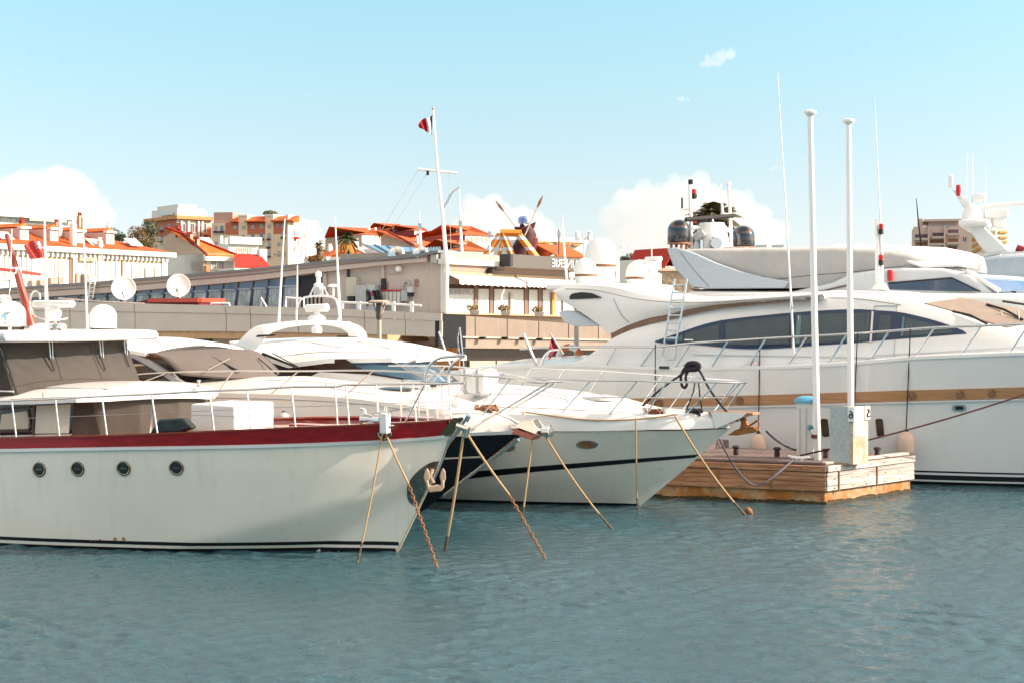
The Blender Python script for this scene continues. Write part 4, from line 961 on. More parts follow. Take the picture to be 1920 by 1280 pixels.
for i in range(60):
    p = D.at_y(T_[i][0], T_[i][1], yw); rows.append([(p.x + .5 * (1 - (y / 2.6) ** 2) * (0 if i > 6 else -1) * .3, y, p.z - .012 + .10 * (1 - (y / 2.6) ** 2)) for y in np.linspace(-2.6, 2.6, 13)])
MB().sheet(rows, (0, 0, -.12)).build('hardtop', GEL, yD, ang=40)
up_ = [(1145, 625), (1175, 611), (1215, 597), (1252, 590), (1285, 582), (1345, 572), (1480, 561), (1545, 557)]; lo_ = [(1147, 640), (1200, 614), (1260, 598), (1345, 579), (1480, 565), (1545, 559)]
drape(D, 'teak_edge_strip', mat('dark_teak_strip', (.20, .115, .07), .4, var=.3), yD, smooth_poly(up_, 4), smooth_poly(lo_, 4), lambda x, z: 2.60, .0, .3, n=60, k=2)
pts = [(1046, 586), (1060, 582), (1078, 583), (1100, 596), (1128, 612), (1082, 612), (1058, 606)]
MB().prism([D.at_y(x, y, -2.45) for x, y in pts], (0, .3, 0)).build('lower_fin', mat('cool_grey_gelcoat', (.50, .55, .60), .3), yD, bevel=.03)
top_, bot_ = [(1068, 556), (1072, 551), (1090, 548), (1110, 550), (1128, 558)], [(1068, 562), (1090, 561), (1128, 559)]
drape(D, 'air_intake', BLACK, yD, top_, bot_, lambda x, z: 2.74, .006, k=2, n=14)
# aft deck body below the wing
# domes, searchlights, aerials on the hardtop
def domeD(px, pyb, hw, pyt, y, ring=True, st=.5):
    o_ = dome(D, 'satellite_dome', WPLAST, yD, px, pyb, hw, pyt, y, straight=st); c = D.at_y(px, pyb, y); s = depth(D, c) / F
    zb = 4.12
    MB().lathe([(hw * s * .95, min(0, zb - c.z) - .05), (hw * s * .8, -8 * s), (hw * s * .9, -3 * s), (hw * s * .9, .01)], c, 24).build('dome_base', WPLAST, o_)
    if ring: MB().lathe([(hw * s * .99, 2 * s), (hw * s * 1.02, 2.5 * s), (hw * s * 1.02, 6 * s), (hw * s * .99, 6.5 * s)], c, 28).build('dome_seam', mat('brown_seam', (.22, .09, .04), .5), o_)
domeD(1127, 503, 31, 446, .9, st=.45); domeD(1097, 521, 22, 484, -1.1, st=.35); domeD(1194, 526, 21, 489, .6, st=.25)
c = D.at_y(1224, 530, -.2); s = depth(D, c) / F
MB().loft([[(c.x + x * s, c.y + y * s, c.z + z * s) for x, y in ((-14, -14), (14, -14), (14, 14), (-14, 14))] for z in (-14, 18)]).build('radar_pedestal', WPLAST, yD, bevel=.05)
MB().lathe([(8 * s, 18 * s), (9 * s, 24 * s), (15 * s, 28 * s), (16 * s, 34 * s), (13 * s, 38 * s), (.01, 39 * s)], c, 20).build('radar_dome', WPLAST, yD)
MB().tube([c + Vector((-16 * s, 10 * s, 44 * s)), c + Vector((18 * s, -8 * s, 44 * s))], 4.5 * s, 10).build('radar_scanner', WPLAST, yD)
MB().box((c.x - 1.2, .2, 4.16), (2.6, 2.2, .14)).build('mast_platform', WPLAST, yD, bevel=.05)
tubepx(D, 'light_mast', WPLAST, yD, [(1158, 530, .2), (1158, 470, .2), (1162, 466, .2), (1170, 466, .2)], .045)
MB().lathe([(.02, 0), (.05, .03), (.05, .16), (.001, .18)], D.at_y(1168, 470, .2), 12).build('mast_lamp', WPLAST, yD)
tubepx(D, 'light_mast', WPLAST, yD, [(1095, 485, 1.4), (1095, 455, 1.4), (1093, 440, 1.4)], .03)
for a, b_, r_ in (((1084, 446), (1088, 450), .0),): pass
for x, y in ((1078, 1.5), (1105, 1.5)): MB().lathe([(.02, 0), (.07, .02), (.07, .22), (.03, .26), (.001, .27)], D.at_y(x if x > 1080 else 1083, 452, y), 12).build('mast_lamp', WPLAST, yD)
tubepx(D, 'horn_bracket', STEEL, yD, [(1096, 450, 1.4), (1103, 444, 1.4), (1107, 434, 1.4)], .02)
for px, py in ((1072, 530), (1122, 522), (1234, 536)): MB().lathe([(.03, -.1), (.03, .1), (.07, .12), (.07, .22), (.001, .25)], D.at_y(px, py, -1.9), 12, None).build('deck_light', WPLAST, yD)
tubepx(D, 'whip_aerial', WPLAST, yD, [(1064, 545, -2.0), (1058, 470, -2.0), (1054, 404, -2.0)], [.035, .028, .012])
tubepx(D, 'whip_aerial', mat('translucent_white_whip', (.7, .72, .72), .4), yD, [(1222, 488, .8), (1221, 392, .8)], [.016, .008])
tubepx(D, 'whip_aerial', WPLAST, yD, [(1488, 664, -2.95), (1484, 575, -2.95), (1474, 400, -2.95), (1458, 135, -2.95)], [.028, .024, .015, .007])
MB().lathe([(.035, -.02), (.045, .02), (.035, .12)], D.at_y(1484, 578, -2.95), 10).build('aerial_clamp', CHROME, yD)
# mast with red lamps
mb = MB(); q = [D.at_y(*p) for p in ((1630, 545, -.9), (1664, 545, -.9), (1654, 530, -.9), (1643, 530, -.9))]; mb.prism(q, (0, .5, 0)).build('mast_foot', GEL, yD, bevel=.03)
mm = tubepx(D, 'mast', WPLAST, yD, [(1647, 540, -.7), (1646, 470, -.7), (1642, 412, -.7)], [.07, .06, .045])
tubepx(D, 'mast_stay', WPLAST, mm, [(1654, 540, -.7), (1653, 470, -.7), (1651, 425, -.7)], .035)
tubepx(D, 'whip_aerial', MATS['translucent_white_whip'], yD, [(1651, 425, -.7), (1648, 360, -.7), (1640, 180, -.7)], [.02, .014, .006])
for px, py in ((1652, 432), (1652, 490)):
    e = MB().lathe([(.03, -.10), (.055, -.08), (.055, .02), (.001, .03)], D.at_y(px, py, -.75), 12).build('mast_lamp', RUBBER, yD)
    MB().lathe([(.04, .0), (.05, .02), (.05, .10), (.03, .12), (.001, .12)], D.at_y(px, py - 2, -.75), 14).build('red_lens', REDL, e)
# guard rail
rD = lambda x, z: bD(min(x, 1.5), 2.5) - .04
stl = [(1015, 684, 1035, 651), (1134, 686, 1156, 650), (1198, 688, 1228, 650), (1264, 690, 1296, 643), (1332, 689, 1365, 638.5), (1402, 687, 1436, 634), (1477, 684, 1513, 630), (1553, 680, 1588, 626), (1632, 674, 1667, 620.5), (1715, 668, 1752, 614.5), (1802, 664, 1840, 611), (1892, 661, 1930, 607)]
tops = stanchions(D, yD, rD, stl, .020, inset=0)
P0 = [D.at_y(975, 654, -2.95)] + tops + [D.at_y(2010, 603, -2.3), D.at_y(2120, 600, -1.2)]
rail(yD, P0, .026)
rail(yD, [Vector((p.x, -p.y, p.z)) for p in P0[5:]], .022)
for p in tops[7:]: MB().tube([Vector((p.x - .4, -p.y, shD(p.x - .4))), Vector((p.x, -p.y, p.z))], .018, 8).build('stanchion', CHROME, yD)
for px, py, hh in ((1756, 614, 18), (1840, 606, 20), (1880, 606, 22), (1912, 605, 22)): tubepx(D, 'short_stanchion', CHROME, yD, [(px, py, -1.6), (px - 3, py - hh, -1.6)], .018)
# boarding ladder
ld = MB()
for a in ([(1265, 523), (1256, 580), (1246, 640), (1244, 664), (1248, 673), (1264, 673)], [(1288, 523), (1279, 580), (1268, 640), (1267, 664), (1264, 673)]):
    ld.tube([D.at_y(x, y, -2.92) for x, y in a], .022, 8)
for t in np.linspace(0.1, .95, 8): ld.tube([D.at_y(lerp(1265, 1246, t), lerp(523, 640, t), -2.92), D.at_y(lerp(1288, 1268, t), lerp(523, 640, t), -2.92)], .016, 6)
ld.build('boarding_ladder', mat('pale_blue_steel', (.55, .62, .68), .25, metal=.6), yD)
for px, py in ((1292, 637), (1264, 633)): MB().box(D.at_y(px, py, -2.8), (.2, .05, .03)).build('ladder_hook', CHROME, yD)
MB().box(D.on(1246, 690, bD) + Vector((0, -.03, .02)), (.22, .06, .06)).build('deck_hatch_catch', BLACK, yD); MB().box(D.on(1414, 681, bS) + Vector((0, -.05, 0)), (.2, .08, .10)).build('deck_cleat', CHROME, yD)
# fenders and their lines
grp = 'fenders hung on the boats'
for px0, py0, px, pyt, pyb, lab in ((1425, 636, 1422, 812, 862, 'pink sausage fender hanging by dark line beside the white power pedestal'), (1707, 617, 1699, 808, 856, 'pink sausage fender hanging to the right of the numbered berth post')):
    y_ = -(bD(D.at_y(px, pyt, -2.9).x, .9) + .20)
    fender('hull_fender', D, px, pyt, pyb, y_, .17, FEND, lab, grp)
    a = D.at_y(px0, py0, -2.98); b_ = D.at_y(px, pyt, y_); k = thing('fender_line', 'thin dark line from yacht rail down to ' + ('the fender beside the white power pedestal' if px < 1500 else 'the fender right of the numbered berth post'), 'rope', loc=D.wor(a))
    MB().tube([Vector((0, 0, 0)), (D.wor(b_) - D.wor(a)) * .5 + Vector((0, 0, 0)), D.wor(b_) - D.wor(a)], .012, 6).build('line', ROPED, k)
for (a, b_, lab) in (((1229, 645), (1228, 762), 'thin dark line hanging down the hull just below the window tip'), ((1608, 625), (1602, 760), 'thin dark line hanging from rail between the two white poles')):
    p, q = D.at_y(*a, -3.02), D.at_y(*b_, -3.06); k = MB().tube([p - p, q - p], .012, 6).build('fender_line', ROPED, None); k.location = D.wor(p); k.rotation_euler = (0, 0, -D.a); tag(k, lab, 'rope')

# ================================================================== flybridge yacht behind it
Eo = W(1700, 600, 40); Eo.z = 0
E = Frame(Eo, 22)
yE = thing('flybridge_yacht', 'flybridge yacht under grey covers with two glossy black domes on its mast', 'yacht', E)
bodypx(E, 'hull', GEL2, yE, [(1290, 547, 760, 2.7), (1400, 548, 760, 2.8), (1600, 549, 760, 2.8), (1860, 552, 760, 2.8), (1960, 556, 760, 2.5), (2040, 560, 760, 2.0), (2120, 566, 760, 1.2), (2190, 570, 760, .4)], crown=.12, r=.15, ang=40)
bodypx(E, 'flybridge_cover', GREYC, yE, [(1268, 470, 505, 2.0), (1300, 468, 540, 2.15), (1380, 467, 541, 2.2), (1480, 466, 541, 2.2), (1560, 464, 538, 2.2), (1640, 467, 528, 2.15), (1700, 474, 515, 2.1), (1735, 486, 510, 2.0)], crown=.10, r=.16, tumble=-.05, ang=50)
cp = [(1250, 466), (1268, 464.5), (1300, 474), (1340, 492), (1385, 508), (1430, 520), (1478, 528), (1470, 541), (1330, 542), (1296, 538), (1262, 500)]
MB().prism([E.at_y(x, y, -2.45) for x, y in cp], (0, .18, 0)).build('flybridge_wing', mat('sky_shaded_white_gelcoat', (.46, .52, .58), .25, var=.06), yE, bevel=.03)  # white gelcoat; its bluish sky-lit shade is put into the colour
seam([o_ for o_ in bpy.data.objects if o_.name.startswith('flybridge_wing')][0], E, [[(1271, 467), (1300, 505), (1330, 538)]], .014)
cp2 = [(1292, 541), (1340, 545), (1370, 552), (1345, 558), (1310, 550)]
MB().prism([E.at_y(x, y, -2.3) for x, y in cp2], (0, .3, 0)).build('aft_overhang', mat('brown_overhang', (.16, .10, .08), .6), yE)
drape(E, 'cover_batten', mat('brown_cord', (.12, .08, .06), .6), yE, [(1380, 556), (1480, 550), (1540, 545), (1592, 533)], [(1380, 559), (1480, 553), (1540, 548), (1592, 536)], lambda x, z: 2.45, .02, .04, n=30, k=1)
drape(E, 'cover_edge', BLACK, yE, [(1456, 523.5), (1520, 516), (1600, 510), (1700, 498)], [(1456, 524.7), (1520, 517.2), (1600, 511.2), (1700, 499.2)], lambda x, z: 2.30, .02, .03, n=30, k=1)
bodypx(E, 'deckhouse', mat('pale_grey_gelcoat', (.62, .64, .66), .25), yE, [(1480, 548, 570, 2.4), (1560, 530, 570, 2.4), (1597, 512, 570, 2.4), (1665, 503, 570, 2.4), (1765, 503, 570, 2.4), (1815, 512, 570, 2.35), (1840, 528, 570, 2.3), (1866, 549, 570, 2.25)], crown=.1, r=.12, tumble=0.02, ang=45)  # one pale grey over the whole deckhouse
pE = lambda x, z: 2.42
drape(E, 'side_window', GLASSB, yE, [(1666, 531.5), (1785, 521.5), (1838, 546)], [(1666, 543), (1785, 546.5), (1838, 547)], pE, .01, .03, n=30, k=4)
drape(E, 'window_frame', BLACK, yE, [(1665, 530), (1785, 520.0), (1841, 547)], [(1665, 533), (1785, 523.0), (1836, 548)], pE, .02, .03, n=30, k=1)
tpE = [tuple(E.at_y(*q)) for q in ((1826, 518, -2.2), (1900, 522, -.8), (1990, 530, 1.6))]; btE = [tuple(E.at_y(*q)) for q in ((1874, 546, -2.3), (1950, 547, -.8), (2040, 548, 1.6))]
tpE, btE = resample(tpE, 16), resample(btE, 16)
MB().sheet([[tuple(tpE[i] * (1 - t) + btE[i] * t) for i in range(16)] for t in (0, .33, .66, 1)], (-.03, 0, 0)).build('windscreen', mat('bright_blue_screen', (.03, .13, .30), .05, var=.4, spec=.8), yE)
MB().tube([E.at_y(1812, 508, -2.3), tuple(tpE[0] - np.array([.02, 0, -.03]))], .06, 8).build('screen_pillar', GEL, yE)
MB().tube([tuple(tpE[0]), tuple(btE[0])], .06, 8).build('screen_pillar', GEL, yE)
MB().tube([tuple(q) for q in tpE], .05, 8).build('screen_pillar', GEL, yE)
MB().tube([E.at_y(1858, 528, -1.6), E.at_y(1905, 549, -1.7)], .03, 6).build('windscreen_wiper', RUBBER, yE)
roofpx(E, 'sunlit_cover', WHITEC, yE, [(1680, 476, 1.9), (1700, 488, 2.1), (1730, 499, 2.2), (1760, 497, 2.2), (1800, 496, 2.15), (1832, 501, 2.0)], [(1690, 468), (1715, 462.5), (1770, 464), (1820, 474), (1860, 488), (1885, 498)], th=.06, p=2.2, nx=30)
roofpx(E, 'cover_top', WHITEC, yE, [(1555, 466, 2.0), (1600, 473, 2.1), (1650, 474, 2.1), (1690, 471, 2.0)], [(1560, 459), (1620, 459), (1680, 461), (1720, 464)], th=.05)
MB().lathe([(.07, -.16), (.08, .05), (.07, .13), (.001, .13)], E.at_y(1669, 516, -2.5), 14).build('nav_light', REDL, yE)
# radar mast and black domes
BD = mat('glossy_black_dome', (.006, .010, .018), .06, var=.2, coat=.6, spec=.7)
for px, pb, hw, pt, y in ((1273, 456, 21.5, 412, -.8), (1393.5, 464, 21.5, 423, 1.0)):
    o_ = dome(E, 'satellite_dome', BD, yE, px, pb, hw, pt, y, straight=.5); c = E.at_y(px, pb, y); s = depth(E, c) / F
    MB().lathe([(hw * s * 1.0, -2.5 * s), (hw * s * 1.02, -2 * s), (hw * s * 1.02, .5 * s), (hw * s * .9, 1 * s)], c, 26).build('dome_collar', mat('copper_collar', (.35, .14, .08), .4), o_)
    for k in range(4): MB().tube([c + Vector((hw * s * .7 * math.cos(k * 1.57 + .6), hw * s * .7 * math.sin(k * 1.57 + .6), -2 * s)), c + Vector((hw * s * .7 * math.cos(k * 1.57 + .6), hw * s * .7 * math.sin(k * 1.57 + .6), -14 * s))], .045, 6).build('dome_leg', MATS['copper_collar'], o_)
for px, y, pts in ((1294, -.5, [(1297, 470), (1295, 400), (1293, 345)]), (1370, .6, [(1372, 470), (1369, 400), (1366, 350)])):
    tubepx(E, 'mast_post', WPLAST, yE, [(a, b_, y) for a, b_ in pts], .05)
tubepx(E, 'mast_crossbar', WPLAST, yE, [(1297, 427, -.5), (1371, 433, .6)], .06); tubepx(E, 'mast_crossbar', WPLAST, yE, [(1352, 401, .3), (1368, 402, .6)], .03); tubepx(E, 'mast_crossbar', WPLAST, yE, [(1278, 393, -.6), (1294, 393, -.5)], .03)
for px, pt, pb, y, m_ in ((1295, 337, 346, -.5, RUBBER), (1301, 355, 364, -.4, REDL), (1302, 410, 418, -.4, REDL), (1279, 371, 391, -.6, RUBBER), (1366, 341, 349, .6, WPLAST)):
    a, b_ = E.at_y(px, pb, y), E.at_y(px, pt, y); r_ = .075 if pt != 371 else .03
    MB().lathe([(r_ * .8, 0), (r_, .02), (r_, b_.z - a.z - .02), (r_ * .7, b_.z - a.z), (.001, b_.z - a.z)], a, 12).build('mast_lamp', m_, yE)
MB().lathe([(.02, -.12), (.10, -.08), (.10, .02)], E.at_y(1301, 366, -.4), 10).build('lamp_shelf', RUBBER, yE)
q0, q1 = E.at_y(1286, 412, -.7), E.at_y(1374, 405, .5)
sc_ = MB().tube([q0, q1], .065, 10).build('radar_scanner', RUBBER, yE)
MB().lathe([(.30, 0), (.28, .12), (.14, .22), (.10, .36)], E.at_y(1332, 432, 0), 16).build('radar_gearbox', BLACK, sc_)
c = E.at_y(1335, 466, 0); MB().lathe([(.55, -.1), (.5, .2), (.40, .65), (.36, .75), (.001, .76)], c, 24).build('mast_base', WPLAST, yE)
l2 = MB().lathe([(.02, -.1), (.17, -.08), (.19, .04), (.16, .10), (.001, .10)], E.at_y(1342, 456, -.55), 18, (.35, -1, 0)).build('searchlight', CHROME, yE)
MB().box(E.at_y(1312, 443, -.5), (.36, .25, .18), Matrix.Rotation(-.6, 3, 'Y')).build('camera_head', GREYP, yE, bevel=.03); MB().lathe([(.07, -.5), (.06, 0)], E.at_y(1315, 450, -.5), 10).build('camera_post', CHROME, yE)
tubepx(E, 'whip_aerial', WPLAST, yE, [(1355, 402, .3), (1353, 375, .3), (1351, 346, .3)], [.05, .025, .015])
MB().box(E.at_y(1365, 468, -.1), (1.2, .5, .12)).build('folded_canvas', mat('brown_white_canvas', (.5, .4, .34), .8, var=.5, scale=8), yE, bevel=.04)
for px in (1428, 1460): MB().box(E.at_y(px, 462, 0), (.35, .2, .06)).build('cover_buckle', GREYP, yE)

# ================================================================== third yacht, only arch and canopy in view
Go = W(1860, 600, 50); Go.z = 0
G = Frame(Go, 22)
yG = thing('arch_mast_yacht', 'white yacht far back whose raked arch mast carries a radar bar and dome', 'yacht', G)
bodypx(G, 'hull', GEL2, yG, [(1700, 520, 720, 2.6), (1900, 520, 720, 2.8), (2100, 530, 720, 2.2)], ang=45)
bodypx(G, 'canopy', mat('blue_grey_canopy', (.40, .47, .53), .5, var=.1), yG, [(1800, 505, 530, 2.2), (1830, 490, 530, 2.2), (1870, 483, 530, 2.2), (1930, 480, 530, 2.2), (2000, 478, 530, 2.2)], crown=.25, ang=45)
tubepx(G, 'canopy_rail', CHROME, yG, [(1812, 478, -2), (1860, 476, -2), (1960, 471, -2)], .03)
for px in (1816, 1876, 1906): tubepx(G, 'rail_post', CHROME, yG, [(px, 476, -2), (px, 490, -2)], .025)
leg = [(1797, 420), (1805, 413), (1829, 412), (1845, 425), (1891, 470), (1850, 478), (1836, 460), (1817, 430), (1802, 427)]
leg2 = [(1797, 420), (1805, 413), (1829, 412), (1846, 426), (1893, 470), (1866, 474), (1840, 455), (1817, 430), (1802, 427)]
MB().prism([G.at_y(x, y, -1.5) for x, y in leg], (0, .3, 0)).build('arch_leg', GEL2, yG, bevel=.05)
P = [G.at_y(x, y, -1.5) for x, y in leg2]; MB().prism([Vector((p.x, 1.2, p.z)) for p in P], (0, .3, 0)).build('arch_leg', GEL, yG, bevel=.05)
a, b_ = G.at_y(1815, 418, -1.5), G.at_y(1815, 418, 1.5); MB().box((a.x + .2, 0, a.z - .02), (1.0, 3.6, .25)).build('arch_wing', GEL, yG, bevel=.1)
dome(G, 'satellite_dome', WPLAST, yG, 1823, 414, 18, 384, -.3, straight=.3)
MB().prism([G.at_y(x, y, -.1) for x, y in ((1785, 356), (1791, 355), (1817, 381), (1812, 392), (1805, 388), (1790, 363))], (0, .25, 0)).build('mast_arm', GEL, yG, bevel=.03)
for py in (333, 340, 347): MB().lathe([(.03, -.10), (.09, -.06), (.09, .06), (.03, .10)], G.at_y(1783, py, 0), 12).build('mast_lamp', WPLAST, yG)
MB().lathe([(.07, -.2), (.09, 0), (.07, .18), (.001, .2)], G.at_y(1797, 357, -.2), 12).build('nav_light', REDL, yG)
rb_ = MB().tube([G.at_y(1836, 387.5, .1), G.at_y(1990, 377, .4)], .085, 10).build('radar_scanner', WPLAST, yG)
MB().box(G.at_y(1870, 402, .2), (.8, .6, .32)).build('radar_gearbox', WPLAST, rb_, bevel=.06); MB().lathe([(.3, -.35), (.2, .1)], G.at_y(1872, 408, .2), 14).build('radar_pedestal', WPLAST, rb_)
MB().box(G.at_y(1838, 371, .1), (.42, .4, .26)).build('camera_head', WPLAST, yG, bevel=.05); tubepx(G, 'camera_post', WPLAST, yG, [(1846, 374, .2), (1846, 416, .2)], .04)
for px0, px1, pb, pt in ((1812, 1813, 378, 283), (1823, 1823, 380, 287), (1848, 1848, 366, 306)): tubepx(G, 'whip_aerial', MATS['translucent_white_whip'], yG, [(px0, pb, .1), (px1, pt, .1)], [.02, .008])
tubepx(G, 'dark_aerial', ROPED, yG, [(1728, 466, -.6), (1722, 415, -.6), (1718, 372, -.6)], [.035, .025, .012])
MB().tube([G.at_y(1920, 470, -1), G.at_y(1906, 465, -1)], .12, 8).build('red_cover_end', mat('dark_red_cover', (.25, .01, .02), .7), yG)
# ================================================================== floating dock, posts, pedestal
ZD = 0.72
P0d, P1d, P2d, P3d = Vector((2.05, 27.62, 0)), Vector((5.80, 26.30, 0)), Vector((7.95, 28.25, 0)), Vector((4.2, 30.1, 0))
dock = thing('floating_dock', 'weathered wooden floating dock with rust stained float in front of the large sport yacht', 'dock')
RING = [P0d, P1d, P2d, P3d]
WOODW = mat('warm_weathered_boards', (.34, .155, .080), .7, var=.5, scale=3, bump=.012, bscale=12, stretch=(.6, .6, 9), col2=(.50, .27, .15), mixs=1.8)
WOODG = mat('grey_weathered_boards', (.46, .40, .36), .75, var=.5, scale=3, bump=.012, bscale=12, stretch=(.6, .6, 9), col2=(.68, .61, .54), mixs=1.6)
WOODP = mat('purple_grey_beam', (.15, .11, .11), .75, var=.3, scale=3, stretch=(.6, .6, 9))
def offs(ring, k):
    c = sum(ring, Vector()) / len(ring); return [c + (p - c) * k for p in ring]
def ringprism(ring, z0, z1): return [p + Vector((0, 0, z0)) for p in ring], (0, 0, z1 - z0)
MB().prism(*ringprism(offs(RING, .985), -.5, .26)).build('float', mat('rust_stained_float', (.40, .15, .030), .85, var=.4, scale=5, col2=(.52, .38, .24), mixs=1.6, bump=.02, bscale=6), dock)
MB().prism(*ringprism(offs(RING, .97), .26, .66)).build('frame', BLACK, dock)
MB().prism(*ringprism(offs(RING, 1.0), .665, ZD)).build('deck_boards', wave_mat('dock_deck_boards', (.17, .125, .115), (.05, .035, .035), 2.4, 'X', .75, rot=(0, 0, R(20)), thr=(.04, .10), var=.3), dock)
rows = [(.245, .088), (.333, .088), (.421, .088), (.509, .078), (.60, .115)]
for a, b_, m_ in ((P0d, P1d, WOODW), (P1d, P2d, WOODG)):
    dirv = (b_ - a).normalized(); nv = Vector((dirv.y, -dirv.x, 0)); L_ = (b_ - a).length
    rot = Matrix((dirv, -nv, Vector((0, 0, 1)))).transposed()
    for i, (z, h) in enumerate(rows):
        jit = random.uniform(-.02, .02)
        MB().box((a + b_) / 2 + nv * (.02 if i < 4 else .045) + Vector((0, 0, z + h / 2)), (L_ + .02 + jit, .05, h - .004), rot).build('fascia_board', m_, dock, bevel=.006)
    for t in ((.25, .5, .75) if m_ is WOODW else (.12, .55)):
        MB().box(a + dirv * L_ * t + nv * .055 + Vector((0, 0, .44)), (.03, .02, .42), rot).build('bracket', RUST, dock)
    MB().box((a + b_) / 2 - nv * .10 + Vector((0, 0, ZD + .03)), (L_ - .1, .14, .05), rot).build('edge_beam', WOODP if m_ is WOODW else WOODG, dock, bevel=.01)
for a, b_ in ((P0d, P1d), (P1d, P2d)):
    dirv = (b_ - a).normalized(); nv = Vector((dirv.y, -dirv.x, 0)); L_ = (b_ - a).length; mb = MB(); rg_ = random.Random(5)
    for i in range(int(L_ / .55)):
        for z in (.29, .46, .66):
            p = a + dirv * (.2 + i * .55 + rg_.uniform(-.05, .05)) + nv * (.048 if z < .6 else .073) + Vector((0, 0, z)); mb.lathe([(.014, -.004), (.013, .006), (.001, .008)], p, 8, nv)
    mb.build('board_bolts', RUST, dock)
    rows_ = [[a + dirv * L_ * t + nv * .012 + Vector((0, 0, z + (rg_.uniform(-.012, .014) + .012 * math.sin(t * 17) if z > 0 else 0))) for t in np.linspace(0.003, .997, 90)] for z in (-.12, .05)]
    MB().sheet(rows_, -nv * .05).build('weed_line', mat('dark_weed', (.055, .040, .015), .8, var=.6, scale=9, bump=.02, bscale=14), dock)
a, b_ = P0d, P3d; dirv = (b_ - a).normalized(); MB().box((P3d + P0d) / 2 + Vector((.3, 0, ZD + .07)), ((P3d - P0d).length, .22, .16), Matrix.Rotation(math.atan2(dirv.y, dirv.x), 3, 'Z')).build('edge_beam', WOODP, dock, bevel=.015)
def ondock(px, py, z=ZD): d = dz(py, z); p = W(px, py, d); p.z = z; return p
for i, (px, py) in enumerate(((1380, 852), (1457, 855), (1548, 858), (1645, 855))):
    p = ondock(px, py, ZD + .02); b_ = MB().lathe([(.05, 0), (.055, .02), (.05, .12), (.075, .14), (.075, .17), (.05, .185), (.001, .185)], (0, 0, 0), 14).build('bollard', mat('black_bollard', (.03, .015, .02), .6), None); b_.location = p
    tag(b_, ['small dark bollard on dock edge beside the bow of the white express cruiser', 'small dark bollard on dock left of the white power pedestal', 'small dark bollard between the power pedestal and the numbered post', 'small dark bollard on dock right of the numbered post'][i], 'bollard', 'bollards on the dock')
p = ondock(1498, 868); cl = thing('mooring_cleat', 'pale dock cleat with dark ropes made fast at dock edge', 'cleat', loc=p, rz=R(-25))
MB().tube([(-.20, 0, .13), (-.08, 0, .10), (.08, 0, .10), (.20, 0, .13)], [.025, .035, .035, .025], 10).build('horn', WPLAST, cl)
for x in (-.06, .06): MB().tube([(x, 0, 0), (x, 0, .11)], .03, 8).build('leg', WPLAST, cl)
# the two tall white posts
for px, pyb, pxt, pyt, lab in ((1533, 861, 1519, 210, 'taller white mooring pole standing beside the power pedestal with blue cap'), (1596, 850, 1591, 226, 'white mooring pole standing behind the numbered berth post')):
    p = ondock(px, pyb); t = W(pxt, pyt, p.y); q = thing('mooring_pole', lab, 'pole', loc=p, group='white mooring poles on the dock')
    MB().tube([(0, 0, 0), (t - p) * .5, t - p], [.068, .062, .055], 16).build('pole', WPLAST, q)
    MB().lathe([(.055, -.10), (.09, -.06), (.125, -.03), (.125, .01), (.06, .035), (.001, .04)], t - p, 18).build('pole_cap', WPLAST, q)
    if px < 1550: MB().box((-.07, -.02, .45), (.10, .09, .07)).build('socket_box', mat('maroon_box', (.10, .02, .02), .5), q)
# service pedestal
p = ondock(1512, 858); ped = thing('power_pedestal', 'white dockside power pedestal with rounded light blue cap', 'power pedestal', loc=p, rz=R(-20))
MB().loft([[(x * k, y * k, z) for x, y in ((-.17, -.16), (.17, -.16), (.17, .16), (-.17, .16))] for z, k in ((0, 1.04), (.1, 1), (1.0, .96), (1.06, 1.05), (1.10, 1.05))]).build('body', mat('pedestal_white', (.74, .73, .70), .4, var=.05), ped, bevel=.02)
MB().loft([[(.20 * k * c_, .19 * k * s_, z) for c_, s_ in ((-1, -.75), (-.75, -1), (.75, -1), (1, -.75), (1, .75), (.75, 1), (-.75, 1), (-1, .75))] for z, k in ((1.085, 1.08), (1.11, 1.10), (1.15, 1.02), (1.19, .8), (1.21, .4))]).build('cap', mat('light_blue_cap', (.10, .36, .55), .35, var=.08), ped)
for x in (-.10, .02): MB().box((x, -.165, .5), (.008, .02, .95)).build('door_seam', GREYP, ped)
MB().lathe([(.05, 0), (.055, .05), (.04, .09), (.001, .09)], (.10, -.17, .62), 14, (0.4, -1, -.3)).build('socket', mat('teal_socket', (.06, .26, .30), .4), ped)
MB().tube([(.12, -.22, .6), (.17, -.26, .5), (.18, -.2, .40), (.16, -.17, .2)], .025, 8).build('cable', WPLAST, ped)
# numbered berth post
K_ = ondock(1600, 870); la, ra = R(20), R(42)
dl = Vector((-math.cos(la), math.sin(la), 0)); dr = Vector((math.cos(ra), math.sin(ra), 0))
bp_ = thing('numbered_berth_post', 'boxy galvanised berth post carrying the white plates 6 and 5 and rust stains', 'berth post', loc=K_)
HP = 1.06; pl = [Vector((0, 0, 0)), dr * .48, dr * .48 + dl * .42, dl * .42]
MB().prism(pl, (0, 0, HP)).build('post_box', mat('rust_stained_concrete', (.55, .50, .42), .8, var=.2, col2=(.50, .22, .07), mixs=2.2), bp_)
def panel(name, m_, a, b_, z0, z1, dirv, parent, off=.012, th=.03):
    nrm = Vector((dirv.y, -dirv.x, 0)); nrm = nrm if nrm.y < 0 else -nrm
    P = [dirv * a + Vector((0, 0, z0)), dirv * b_ + Vector((0, 0, z0)), dirv * b_ + Vector((0, 0, z1)), dirv * a + Vector((0, 0, z1))]
    return MB().prism([q + nrm * off for q in P], -nrm * th).build(name, m_, parent)
panel('galvanised_plate', mat('galvanised_sheet', (.50, .53, .52), .45, metal=.35, var=.25, scale=22), .06, .43, .03, HP + .02, dl, bp_, .012)
panel('white_board', mat('white_board', (.82, .82, .82), .5, var=.04), .03, .33, .52, HP + .01, dr, bp_, .012)
